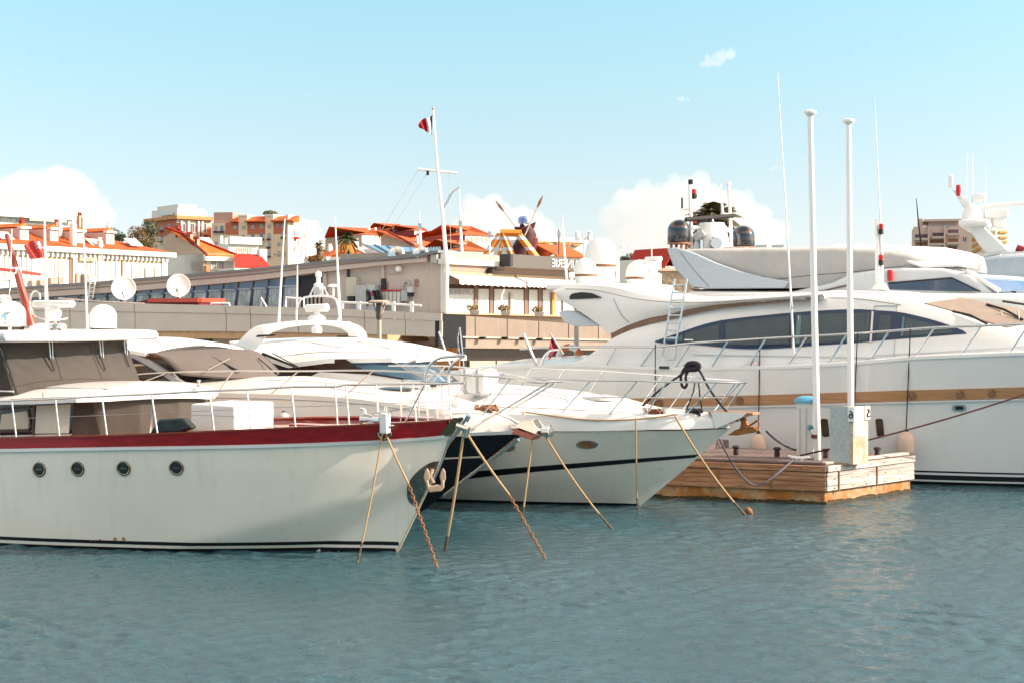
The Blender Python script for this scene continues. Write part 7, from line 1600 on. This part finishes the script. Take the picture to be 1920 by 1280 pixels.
# --- domed corner hotel
b6 = Blk('corner_tower_building', 'tall corner building with coral bands and white balustraded attic, left of the cream hotel', 333, 300, -40, 333, 396, 411, 14, CREAM)
b6.slab('cornice', mat('orange_cornice', (.55, .24, .08), .7), b6.x0 - .6, b6.x1 + .3, -.9, 15, b6.zt, b6.zt + .7)
b6.slab('attic', WWALL, b6.x0 + .4, b6.x1 - 1.0, .8, 13, b6.zt + .7, b6.zt + 2.4); b6.slab('attic_roof', mat('pale_attic_roof', (.66, .60, .54), .7), b6.x0 + 1.2, b6.x1 - 2.5, 2, 12, b6.zt + 2.4, b6.zt + 3.3)
for px in (340, 350, 362, 374, 386): b6.win(px, 402, 5, 7, mat('attic_opening', (.55, .50, .46), .5, var=.3), y=.75)
for px, w in ((335, 4), (341, 3)): b6.chimney(px, 388, 396, w, 3, WWALL)
b6.slab('coral_band', PINKB, b6.x0 + .02, b6.x1, -.06, .0, b6.zt - 5.4, b6.zt - 1.4)
for px in (344, 360, 383): b6.win(px, 428, 7, 15, WING, WWALL, y=-.08, proud=.12)
for px in (339, 352, 371, 378): b6.win(px, 432, 3, 34, WWALL, name='pilaster', proud=.5)
b6.win(383, 439, 16, 3, mat('orange_balcony', (.5, .24, .10), .7), name='balcony', proud=.9); b6.win(360, 440, 10, 8, WWALL, name='balcony', proud=.8)
ls = b6.x0
a, c_ = b6.fr.at_x(330, 420, ls), b6.fr.at_x(294, 432, ls); MB().box((ls - .02, (a.y + c_.y) / 2, (a.z + c_.z) / 2), (.06, abs(c_.y - a.y), 3.9)).build('coral_band', PINKB, b6.root, smooth=False)
for px, py in ((304, 428), (318, 424), (304, 448), (318, 445)): b6.side(px, py, 5, 8, WING, x=ls, proud=.1); b6.side(px, py + 5.5, 8, 2.2, mat('dark_balcony_rail', (.05, .02, .03), .6), 'balcony', x=ls, proud=.8)
b6.side(312, 402, 24, 8, mat('glazed_terrace', (.50, .58, .58), .2, var=.2), 'terrace_glazing', x=ls, proud=.5)
# --- cream hotel
b7 = Blk('cream_hotel', 'wide cream hotel with arched windows, coral top storey and orange tiled turrets', 540, 290, 12, 397, 540, 417, 18, CREAM)
zt = b7.zt
b7.slab('coral_storey', PINKB, b7.x0 + 3, b7.x1 + .05, -.05, .0, zt - 2.4, zt)
for x0, x1, m_ in ((397, 424, 'p'), (436, 447, 't'), (464, 497, 't'), (513, 549, 't')):
    a, c_ = b7.at(x0, 417, 0), b7.at(x1, 410, 0)
    if m_ == 'p': b7.slab('mansard', mat('dusty_pink_roof', (.46, .28, .24), .8), a.x, c_.x + 1, 1.0, 14, zt, zt + 2.3)
    else: MB().prism([(a.x - .3, -.9, zt + .1), (a.x - .3, -.9, zt + .35), (a.x - .3, 3, zt + 1.5), (a.x - .3, 3, zt + .1)], (c_.x - a.x + .6, 0, 0)).build('roof', TILE, b7.root, smooth=False)
for x0, x1, py in ((448, 464, 406.5), (498, 513, 405.5), (538, 556, 406)):
    a, c_ = b7.at(x0, py, 0), b7.at(x1, py, 0); b7.slab('turret', CREAM, a.x, min(c_.x, b7.x1 + .1), -.25, 6, 0, a.z); b7.slab('turret_cap', WWALL, a.x - .1, min(c_.x, b7.x1 + .1) + .1, -.4, 6, a.z, a.z + .35)
for px, py, w, h in ((441, 427, 6, 7), (457, 427, 6, 7), (474, 426, 6, 8), (490, 425, 6, 8), (505, 425, 6, 7), (521, 423, 5, 5), (530, 425, 5, 8)): b7.win(px, py, w, h, SHUT, y=-.06 if px not in (457, 505) else -.28)
for px, py, d_ in ((405, 429, 0), (416, 429, 1), (456, 446, 0), (474, 444, 1), (490, 443, 1), (505, 443, 0), (531, 440, 0)):
    b7.win(px, py, 6, 12, mat('blue_grey_pane', (.16, .23, .28), .15, var=.4) if d_ else SHUT, arch=True, y=-.28 if px in (456, 505) else 0); b7.win(px, py + 6.5, 10 if d_ else 7, 3.2, MATS['dark_balcony_rail'], name='balcony', proud=.6)
for px in (405, 417, 430): b7.win(px, 457, 6, 8, SHUT)
for px in (442, 457, 474, 490, 505, 523, 531): b7.win(px, 459, 6, 8, SHUT, y=-.28 if px == 505 else 0)
for px in (490, 505, 523, 531): b7.win(px, 477, 5.5, 11, SHUT, y=-.28 if px == 505 else 0)
for py in (465, 482): b7.win(505, py, 7, 3, MATS['dark_balcony_rail'], name='balcony', proud=.8)
b7.slab('string_course', mat('pale_string_course', (.60, .42, .28), .8), b7.x0 + 3, b7.x1, -.15, 0, zt - 6.6, zt - 6.3)
sidew = MB().box((b7.x1 + .02, 9, zt / 2 + .6), (.06, 18, zt + 1.2)).build('sunlit_wall', WWALL, b7.root, smooth=False)  # sun on this side put into a whiter colour than the front
for px, py, hh in ((551, 437, 10), (564, 442, 10), (571, 443, 10), (551, 468, 8), (559, 456, 6), (566, 466, 5), (573, 467, 5), (565, 478, 9), (572, 478, 9), (567, 423, 6), (574, 424, 6)): b7.side(px, py, 3, hh, mat('grey_red_window', (.34, .26, .24), .5, var=.4), proud=.12)
b7.side(552, 447, 5, 4, REDL, 'red_awning', proud=.9)
for px, py in ((500, 402), (507, 401), (514, 403)): MB().lathe([(.2, 0), (.9, .5), (.6, 1.0), (.01, 1.2)], b7.at(px, py + 4, 2), 8).build('roof_planting', mat('roof_greenery', (.07, .08, .03), .9), b7.root)
# --- white terraced block right of it
b8 = Blk('white_terraced_flats', 'white terraced flats with overhanging slabs right of the cream hotel', 577, 330, -25, 574, 605, 446, 14, WWALL)
for py, x1, dz_ in ((427, 601, .7), (431, 603, .3), (441, 612, .7), (448, 611, .3), (463, 607, .4), (482, 606, .5)):
    a, c_ = b8.at(575, py, -1.5), b8.at(x1, py, -1.5); b8.slab('terrace_slab', WWALL, a.x, c_.x, -1.5, 10, a.z - dz_, a.z + .2)
b8.slab('upper_floor', mat('pale_upper_floor', (.66, .66, .65), .7), b8.x0 + .5, b8.x1 - 1, 1, 10, b8.zt, b8.at(590, 428, 1).z)
for px, py in ((580, 455), (590, 455), (580, 473), (590, 472), (600, 455)): b8.win(px, py, 5, 10, PALEB)

# --- cluster of houses under orange roofs
def house(name, label, pxO, d, deg, pxL, pxR, pyT, dep, wall, roof, ridge, kind='hip', wins=(), sides=(), inset=None, chim=(), sx=None):
    b_ = Blk(name, label, pxO, d, deg, pxL, pxR, pyT, dep, wall)
    if kind == 'hip': b_.hip(roof, ridge, inset=inset)
    elif kind == 'gx': b_.gable(roof, ridge)
    elif kind == 'gy': b_.gable(roof, ridge, axis='y')
    for q in wins: b_.win(*q)
    for q in sides: b_.side(*q, x=b_.x0)
    for q in chim: b_.chimney(*q)
    return b_
h1 = house('salmon_villa', 'villa with salmon side, pale shuttered front and low orange roof beside the palm', 679, 200, -35, 679, 716, 440, 11, mat('pale_shuttered_render', (.66, .62, .56), .8), TILE, 1.3, wins=((687, 447, 5, 12, PALEB), (698, 447, 5, 12, PALEB), (706, 448, 5, 12, SHUTW), (692, 454, 6, 7, SHUTW)), sides=((668, 449, 7, 8, SALM),), chim=((691, 429, 436, 5, 4, WWALL), (704, 431, 437, 4, 4, WWALL), (711, 430, 437, 5, 4, TILED)))
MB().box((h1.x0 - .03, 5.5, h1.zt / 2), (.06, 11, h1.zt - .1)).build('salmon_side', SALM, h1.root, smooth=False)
h2 = Blk('orange_gable_house', 'house with wide salmon gable and bright orange roof behind the blue roof glazing', 776, 180, -36, 776, 836, 461, 16, WWALL)
pk = h2.fr.at_x(727, 436, h2.x0); f0 = h2.fr.at_x(776, 458, h2.x0); bk = h2.fr.at_x(714, 443, h2.x0)
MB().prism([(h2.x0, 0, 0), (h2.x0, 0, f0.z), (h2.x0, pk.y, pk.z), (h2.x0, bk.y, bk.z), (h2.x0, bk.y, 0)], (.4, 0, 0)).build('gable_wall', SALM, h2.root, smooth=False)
r0 = [Vector((h2.x0 - .2, -.4, f0.z - .2)), Vector((h2.x1 + .5, -.4, f0.z - .2)), Vector((h2.x1 - 6.5, pk.y, pk.z + .15)), Vector((h2.x0 - .2, pk.y, pk.z + .15))]
MB().prism(r0, (0, .05, -.2)).build('roof', TILE, h2.root, smooth=False); MB().tube([r0[0], r0[3]], .2, 6).build('verge', TILED, h2.root)
r1 = [r0[3], r0[2], Vector((h2.x1 - 3, bk.y + 3, bk.z - .5)), Vector((h2.x0 - .2, bk.y, bk.z))]; MB().prism(r1, (0, 0, -.2)).build('roof', TILE, h2.root, smooth=False)
h2.chimney(784, 447, 466, 8, .8, WWALL)
for args in (('red_topped_flats', 'small building with deep red side and cream stepped front on the skyline', 736, 240, -38, 736, 762, 430, 8, PALEB, TILE, 1.2, 'hip', ((746, 433, 12, 2, WWALL), (748, 438, 14, 2, SHUT))), ('white_topped_flats', 'small white building under red tiles left of the flag mast', 777, 235, -38, 777, 800, 432, 8, WWALL, TILE, 1.0, 'hip', ((784, 438, 5, 8, SHUT), (793, 440, 6, 2, SHUT))), ('pale_eaves_house', 'pale house with scattered red chimneys right of the orange gable', 804, 225, -36, 804, 872, 446, 9, PALEB, TILE, 1.3, 'hip', ((812, 452, 5, 6, SHUT), (824, 453, 5, 6, SHUT), (846, 452, 5, 6, SHUT)))):
    b_ = house(*args)
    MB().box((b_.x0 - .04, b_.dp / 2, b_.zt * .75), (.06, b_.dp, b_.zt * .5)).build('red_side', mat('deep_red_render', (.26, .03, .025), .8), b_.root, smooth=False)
    if args[0] == 'pale_eaves_house':
        for px in (806, 812, 822, 828): b_.chimney(px, 437, 446, 5, 3, TILED if px in (806, 822) else WWALL)
h5 = Blk('arcade_house', 'pale blue grey house with arched windows and orange roof, left of the orange barrier', 872, 190, -40, 872, 925, 441, 10, PALEB)
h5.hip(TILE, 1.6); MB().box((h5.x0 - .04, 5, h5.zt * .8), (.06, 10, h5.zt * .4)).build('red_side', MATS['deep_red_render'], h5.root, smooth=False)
for px in (878, 886, 895, 904, 914): h5.win(px, 449, 4.5, 9, SALM, arch=True)
for px in (858, 864, 869): h5.chimney(px, 434, 444, 4, 4, TILED if px == 864 else WWALL)
h6 = Blk('hip_roof_lodge', 'low lodge with dark orange hip roof behind the office roof', 872, 150, -40, 868, 915, 470, 8, CREAM); h6.hip(mat('brown_orange_tiles', (.40, .09, .015), .8, var=.2), 1.3)
h6.chimney(862, 456, 474, 14, 3, CREAM)
h7 = Blk('long_pale_hotel', 'long pale building with rows of blinds and orange awnings behind the sign board', 1000, 210, -30, 985, 1100, 449, 12, mat('pale_long_render', (.66, .66, .62), .8, var=.1))
h7.slab('parapet', WWALL, h7.x0, h7.x1, -.3, .1, h7.zt - .3, h7.zt + .4)
for px, py in ((1010, 455), (1024, 456), (1046, 457), (1062, 458), (1078, 460)): h7.win(px, py, 13, 2.6, mat('orange_awning_strip', (.55, .20, .04), .7), name='awning', proud=.6)
for px in (1012, 1026, 1042, 1058, 1074, 1088): h7.win(px, 462, 9, 5, PALEB); 
for px in (1008, 1022, 1036, 1050, 1066, 1082): h7.win(px, 472, 10, 3, CREAM, proud=.3, name='balcony')
h8 = Blk('orange_eaves_house', 'small house with orange roof and carved eaves left of the big white dome', 1052, 165, -35, 1046, 1095, 480, 8, CREAM); h8.gable(TILE, 1.5)
h8.win(1066, 483, 14, 3, TILER, name='eaves')
# --- right hand apartment block and the rest
b9 = Blk('balcony_apartment_block', 'pink grey apartment block with rows of recessed orange lit balconies', 1818, 260, 14, 1714, 1818, 424, 14, mat('pink_grey_render', (.56, .43, .39), .8, var=.1))
zt = b9.zt
a, c_ = b9.at(1741, 420, 0), b9.at(1806, 413, 0); b9.slab('penthouse', mat('pink_grey_penthouse', (.50, .38, .35), .8), a.x, c_.x, .5, 12, zt, zt + .9); b9.slab('penthouse_roof', MATS['pink_grey_render'], a.x - .8, c_.x + .6, -.4, 13, zt + .9, zt + 1.3)
a, c_ = b9.at(1722, 424, 0), b9.at(1731, 414, 0); b9.slab('stair_head', mat('peach_stair_head', (.58, .44, .36), .8), a.x, c_.x, 2, 5, zt, zt + 1.6)
for px, py, w in ((1728, 443, 24), (1759, 440, 21), (1757, 453, 27), (1728, 458, 22), (1787, 434, 20), (1787, 451, 20), (1786, 465, 18), (1757, 466, 26)):
    o_ = b9.win(px, py, w, 6.5, mat('orange_shaded_loggia', (.30, .12, .06), .8, var=.6, scale=.6) if (px + py) % 2 == 0 else mat('dusky_loggia', (.13, .08, .09), .7, var=.6, scale=.8), name='loggia'); b9.win(px, py + 6, w + 3, 4.5, mat('balcony_parapet', (.50, .42, .39), .8), name='balcony', proud=.9)  # shade inside the loggias is put into the colour of flat panels
for px in (1741, 1771): b9.win(px, 448, 3, 46, MATS['pink_grey_render'], name='fin_wall', proud=1.0)
b9.win(1775, 425, 10, 5, mat('grey_loggia', (.30, .34, .36), .5)); b9.win(1811, 449, 2.5, 8, WING); b9.win(1807, 449, 2.5, 8, WING)
MB().box((b9.x1 + .05, 7, zt / 2), (.1, 14, zt)).build('sunlit_wall', mat('cream_sunlit_render', (.60, .50, .38), .8), b9.root, smooth=False)  # sunny side: the light is put into a paler, yellower render
for py in (446, 459, 470): b9.side(1829, py, 14, 2.5, mat('orange_blind', (.52, .26, .06), .7), 'blind', proud=.4)
b10 = Blk('peach_end_building', 'cream building with orange blinds glimpsed beyond the arch mast', 1872, 280, -20, 1866, 1888, 430, 10, mat('peach_render', (.62, .54, .42), .8))
for py in (436, 446, 454): b10.win(1880, py, 14, 3, MATS['orange_blind'], name='blind', proud=.3)
b11 = Blk('white_wharf_house', 'small white flat roofed house with red gabled neighbour between the domes and the grey wing', 1218, 150, -35, 1196, 1240, 488, 7, WWALL)
for px, py in ((1205, 496), (1228, 496)): b11.win(px, py, 8, 9, SHUT, WWALL)
b12 = Blk('red_gable_cottage', 'little cottage with deep red gable roof behind the stone wall', 1258, 152, -35, 1248, 1275, 500, 6, WWALL); b12.gable(TILER, 2.0, axis='y'); b12.win(1254, 503, 5, 8, SALM)
sw = thing('stone_wall', 'tan rubble stone wall behind the domes of the large yacht', 'wall', loc=(W(1255, 600, 110).x, 110, .9))
MB().box((0, 0, 3.0), (4.6, .8, 6.0)).build('wall_face', mat('rubble_stone', (.36, .28, .20), .9, var=.4, scale=3, bump=.1, bscale=3), sw); MB().box((0, -.05, 6.05), (4.7, 1.0, .2)).build('coping', CREAM, sw)

# ================================================================== trees
def blob_tree(name, label, px, py, d, rw, rh, cols, n=900, base=None, group=None):
    c = W(px, py, d); s = d / F; t = thing(name, label, 'tree', loc=(c.x, c.y, 1.0), group=group); rg = random.Random(int(px * 7 + py)); h = c.z - 1.0
    MB().tube([(0, 0, -.5), (.1, 0, h * .5), (-.05, .1, h)], [.35, .28, .15], 8).build('trunk', mat('tree_bark', (.12, .08, .05), .9), t)
    for k in range(4): MB().tube([(0, 0, h * .6), (rw * s * .5 * math.cos(k * 1.6), rw * s * .4 * math.sin(k * 1.6), h + rh * s * .2)], [.16, .06], 6).build('limb', MATS['tree_bark'], t)
    mb = MB(); lobes = [(rg.uniform(-.6, .6), rg.uniform(-.6, .6), rg.uniform(-.45, .5), rg.uniform(.38, .6)) for _ in range(11)]
    for _ in range(n):
        lx, ly, lz, lr = rg.choice(lobes)
        v = Vector((rg.gauss(0, 1), rg.gauss(0, 1), rg.gauss(0, 1))).normalized() * lr * rg.uniform(.6, 1.05)
        p = Vector(((lx + v.x) * rw * s, (ly + v.y) * rw * s, (lz + v.z) * rh * s + h)); a = Vector((rg.gauss(0, 1), rg.gauss(0, 1), rg.gauss(0, 1) + .4)).normalized(); b_ = a.orthogonal().normalized(); q = a.cross(b_); z_ = s * rg.uniform(1.0, 2.4)
        mb.add([p - b_ * z_, p - q * z_ * .6, p + b_ * z_, p + q * z_ * .6], [(0, 1, 2, 3)])
    mb.build('crown', cols, t, smooth=False, weld=False); return t
OLV = mat('dark_olive_leaves', (.045, .060, .022), .8, var=.5, scale=.5); AUT = mat('autumn_leaves', (.16, .10, .025), .8, var=.5, scale=.5, col2=(.22, .09, .02), mixs=.3); GRN = mat('deep_green_leaves', (.040, .065, .025), .8, var=.5, scale=.4)
gt = 'trees of the town'
blob_tree('leafy_tree', 'rusty autumn coloured tree left of the corner tower building', 258, 440, 235, 22, 20, AUT, group=gt)
blob_tree('leafy_tree', 'dark green tree standing against the corner tower building', 281, 436, 240, 16, 26, OLV, group=gt)
blob_tree('leafy_tree', 'dull yellow bush just above the end of the white house roof', 270, 458, 200, 22, 12, mat('yellow_olive_leaves', (.14, .11, .03), .8, var=.5, scale=.5), group=gt)
blob_tree('round_tree', 'smooth green treetop behind the ridge of the white dormer house', 200, 442, 260, 34, 17, GRN, 1300, group=gt)
blob_tree('round_tree', 'small green treetop at the right end of that ridge', 223, 446, 255, 14, 9, GRN, 500, group=gt)
for i, (px, py, rw, rh) in enumerate(((1172, 490, 16, 10), (1192, 486, 18, 11), (1214, 488, 18, 12), (1234, 492, 16, 9))): blob_tree('hill_tree', ['dark hill tree nearest the big white dome', 'dark hill tree above the third white dome, with lit crown', 'broad dark hill tree behind the white wharf house', 'dark hill tree next to the grey yacht wing'][i], px, py, 230, rw, rh, OLV, 700, group='trees on the hill')
blob_tree('roadside_bush', 'orange brown bush above the office roof right of the white terraced flats', 592, 486, 160, 20, 9, AUT, 500, group=gt)
blob_tree('roadside_bush', 'small green bush by the little gable near the palm', 606, 474, 190, 7, 7, OLV, 250, group=gt)
b8h = Blk('little_gable_house', 'little house with orange verge and grey lean-to roof below the palm', 622, 185, -30, 612, 700, 482, 8, WWALL)
MB().prism([(b8h.x0, 0, b8h.zt), (b8h.x0 + 2.0, 0, b8h.zt + 1.1), (b8h.x0 + 5, 0, b8h.zt)], (0, 6, 0)).build('roof', TILE, b8h.root, smooth=False)
a = b8h.x0 + 5; MB().prism([(a, -.2, b8h.zt + .05), (b8h.x1, -.2, b8h.zt + .05), (b8h.x1 - 1, 5, b8h.zt + 1.6), (a - 1.5, 5, b8h.zt + 1.6)], (0, 0, .12)).build('roof', TILE, b8h.root, smooth=False)
MB().prism([(a + 1, -.1, b8h.zt + .25), (a + 2.8, -.1, b8h.zt + .25), (a + 1.6, 4, b8h.zt + 1.5), (a + .2, 4, b8h.zt + 1.5)], (0, 0, .08)).build('roof_glazing', GREYP, b8h.root, smooth=False)
for px, py0, py1 in ((645, 455, 468), (668, 452, 465), (619, 462, 472)): b8h.chimney(px, py0, py1, 7, 2.5, WWALL)
def palm(name, label, px, py, d, r, n, m, droop=.9, group=None, skirt=None):
    c = W(px, py, d); s = d / F; t = thing(name, label, 'palm tree', loc=(c.x, c.y, 1.0), group=group); rg = random.Random(int(px)); h = c.z - 1; L_ = r * s
    MB().tube([(0, 0, -.5), (.1, 0, h * .5), (0, 0, h)], [.38, .30, .34], 10).build('trunk', MATS['tree_bark'], t)
    for k in range(n):
        az = rg.uniform(0, 6.28); el = rg.uniform(-.9, 1.35); dirv = Vector((math.cos(az) * math.cos(el), math.sin(az) * math.cos(el), math.sin(el))); side = dirv.cross(Vector((0, 0, 1))).normalized() if abs(dirv.z) < .98 else Vector((1, 0, 0))
        mb = MB(); P = [Vector((0, 0, h)) + dirv * L_ * q - Vector((0, 0, droop * L_ * .55 * q * q)) for q in np.linspace(0, 1, 9)]
        mb.tube(P, [.05 * (1 - q * .8) for q in np.linspace(0, 1, 9)], 4)
        for i in range(1, 9):
            for sg in (-1, 1):
                for u in (0, .5):
                    p = P[i - 1].lerp(P[i], u); ll = L_ * .34 * math.sin(math.pi * min(.95, (i + u) / 9.2 + .08)); w_ = (P[i] - P[i - 1]).normalized(); e_ = p + side * sg * ll * .8 + w_ * ll * .55 - Vector((0, 0, ll * .35))
                    mb.add([p, p + w_ * .26, e_], [(0, 1, 2)])
        mb.build('frond', m if not (skirt and el < -.1) else skirt, t, smooth=False, weld=False)
    return t
PLM = mat('palm_fronds', (.075, .080, .030), .7, var=.4, scale=2); PLO = mat('orange_dry_fronds', (.36, .17, .03), .8, var=.3)  # green fronds and dry orange ones for the skirt
palm('date_palm', 'date palm with dry orange skirt above the office roof', 651, 447, 150, 26, 46, PLM, 1.2, group='palms', skirt=PLO)
palm('tall_palm', 'palm crown showing through the radar mast of the flybridge yacht', 1339, 412, 120, 72, 44, mat('olive_brown_fronds', (.085, .075, .028), .7, var=.5, scale=1.5), 1.0, group='palms', skirt=mat('brown_dry_fronds', (.13, .07, .025), .8))
palm('pale_palm', 'thin pale palm in front of the white terraced flats', 598, 462, 170, 15, 16, mat('pale_olive_fronds', (.20, .17, .08), .8), 1.1, group='palms')
# red ensign on the classic yacht's tall white staff
fo3 = A.wor(A.at_y(83, 455, .5)); en = thing('red_ensign', 'red ensign with white crossed canton blowing left from the white staff of the red-trimmed yacht', 'flag', loc=fo3)
TP = resample(smooth_poly([(84, 451), (76, 453), (66, 452), (54, 453), (44, 462)], 4), 25); BT = resample(smooth_poly([(83, 487), (79, 483), (72, 485), (64, 486), (57, 486)], 4), 25)
FR_ = mat('ensign_red_cloth', (.68, .085, .075), .75, var=.15, scale=4); FW_ = mat('ensign_white_cross', (.80, .76, .74), .75)
dA = fo3.y
def fpt(i, t, o=0): q = TP[i] * (1 - t) + BT[i] * t; return W(q[0], q[1], dA + .06 * math.sin(i * .5 + t * 3) - o) - fo3
MB().sheet([[fpt(i, t) for i in range(25)] for t in np.linspace(0, 1, 10)], (0, .012, 0)).build('cloth', FR_, en)
def fband(i0, t0, i1, t1, w):
    mb = MB(); n_ = 8; mb.sheet([[fpt(int(round(lerp(i0, i1, k / n_))), min(1, max(0, lerp(t0, t1, k / n_) + o_)), .012) for k in range(n_ + 1)] for o_ in (-w, w)], (0, .006, 0)); return mb
for q in ((1, .04, 11, .46, .035), (1, .46, 11, .04, .035), (0, .24, 12, .24, .05)): fband(*q).build('cross_band', FW_, en)
fband(6, 0, 6, .5, .0)
MB().sheet([[fpt(i, t, .012) for i in (5, 6, 7)] for t in np.linspace(.01, .48, 6)], (0, .006, 0)).build('cross_band', FW_, en)
fband(0, .24, 12, .24, .02); MB().sheet([[fpt(i, t, .02) for i in range(0, 13)] for t in (.22, .26)], (0, .006, 0)).build('cross_band', FR_, en)

# ================================================================== clouds
def cloud(name, label, blobs, d, dens, vox, disp, seed):
    """blobs: (px,py,radius px) of its billows"""
    o0 = W(blobs[0][0], blobs[0][1], d); s = d / F; rg = random.Random(seed); bm = bmesh.new()
    for px, py, r in blobs:
        c = W(px, py, d) - o0 + Vector((0, rg.uniform(-.3, .3) * r * s, 0))
        bmesh.ops.create_icosphere(bm, subdivisions=2, radius=r * s, matrix=Matrix.Translation(c) @ Matrix.Diagonal((1, .9, .92, 1)))
        for k in range(7):
            a, b_ = rg.uniform(0, 6.28), rg.uniform(-.25, 1.3); v = Vector((math.cos(a) * math.cos(b_), math.sin(a) * math.cos(b_), math.sin(b_)))
            bmesh.ops.create_icosphere(bm, subdivisions=2, radius=r * s * rg.uniform(.22, .45), matrix=Matrix.Translation(c + v * r * s * rg.uniform(.75, .95)))
    me = bpy.data.meshes.new(name); bm.to_mesh(me); bm.free()
    o = bpy.data.objects.new(name, me); COL.objects.link(o); o.location = o0
    rm = o.modifiers.new('remesh', 'REMESH'); rm.mode = 'VOXEL'; rm.voxel_size = vox
    for i, (sz, st) in enumerate(((disp * 6, disp * 2.2), (disp * 2.2, disp))):
        tx = bpy.data.textures.new(name, 'CLOUDS'); tx.noise_scale = sz; tx.noise_depth = 4
        dm = o.modifiers.new('billow', 'DISPLACE'); dm.texture = tx; dm.strength = st; dm.mid_level = .55; dm.texture_coords = 'LOCAL'
    mk = 'cloud_vapour_%g' % dens
    if mk not in MATS:
        m = bpy.data.materials.new('cloud_vapour'); m.use_nodes = True; n = m.node_tree.nodes; n.clear()
        out = n.new('ShaderNodeOutputMaterial'); v = n.new('ShaderNodeVolumePrincipled'); v.inputs['Color'].default_value = (.80, .745, .715, 1); v.inputs['Density'].default_value = dens; v.inputs['Anisotropy'].default_value = .15
        m.node_tree.links.new(v.outputs[0], out.inputs['Volume']); m.cycles.homogeneous_volume = True; MATS[mk] = m
    me.materials.append(MATS[mk]); return tag(o, label, 'cloud', 'clouds')
cloud('cumulus_cloud', 'large white cumulus cloud low behind the white dormer house', [(60, 370, 52), (110, 352, 48), (25, 365, 48), (150, 378, 46), (100, 400, 60), (185, 405, 32), (20, 405, 50), (-20, 380, 40)], 3200, .0065, 3.0, 9, 1)
cloud('cumulus_cloud', 'mid sized cumulus cloud behind the flag mast and the horse figure', [(895, 402, 36), (930, 412, 40), (880, 430, 36), (975, 420, 36), (1010, 432, 34), (940, 445, 45), (1040, 448, 22), (1000, 460, 36)], 3400, .007, 3.0, 8, 2)
cloud('cumulus_cloud', 'broad cumulus cloud behind the black domes of the flybridge yacht', [(1265, 378, 46), (1320, 382, 50), (1220, 385, 44), (1180, 392, 42), (1370, 395, 46), (1150, 412, 34), (1250, 425, 60), (1330, 435, 60), (1410, 420, 42), (1440, 440, 34), (1190, 440, 50)], 3600, .006, 3.2, 9, 3)
cloud('small_cloud', 'small wispy white cloud high in the sky above the mooring poles', [(1330, 117, 13), (1350, 108, 14), (1370, 103, 12), (1345, 118, 12), (1318, 121, 7)], 3600, .010, 1.6, 5, 4)
cloud('cloud_wisp', 'tiny cloud fleck under the small wispy cloud', [(1280, 186, 5), (1290, 187, 4), (1274, 185, 4)], 3600, .02, 1.0, 2.5, 5)
cloud('cloud_wisp', 'faint flat cloud fleck beside the tall thin aerial', [(1455, 316, 5), (1466, 317, 5), (1446, 317, 4)], 3600, .010, 1.0, 2.5, 6)
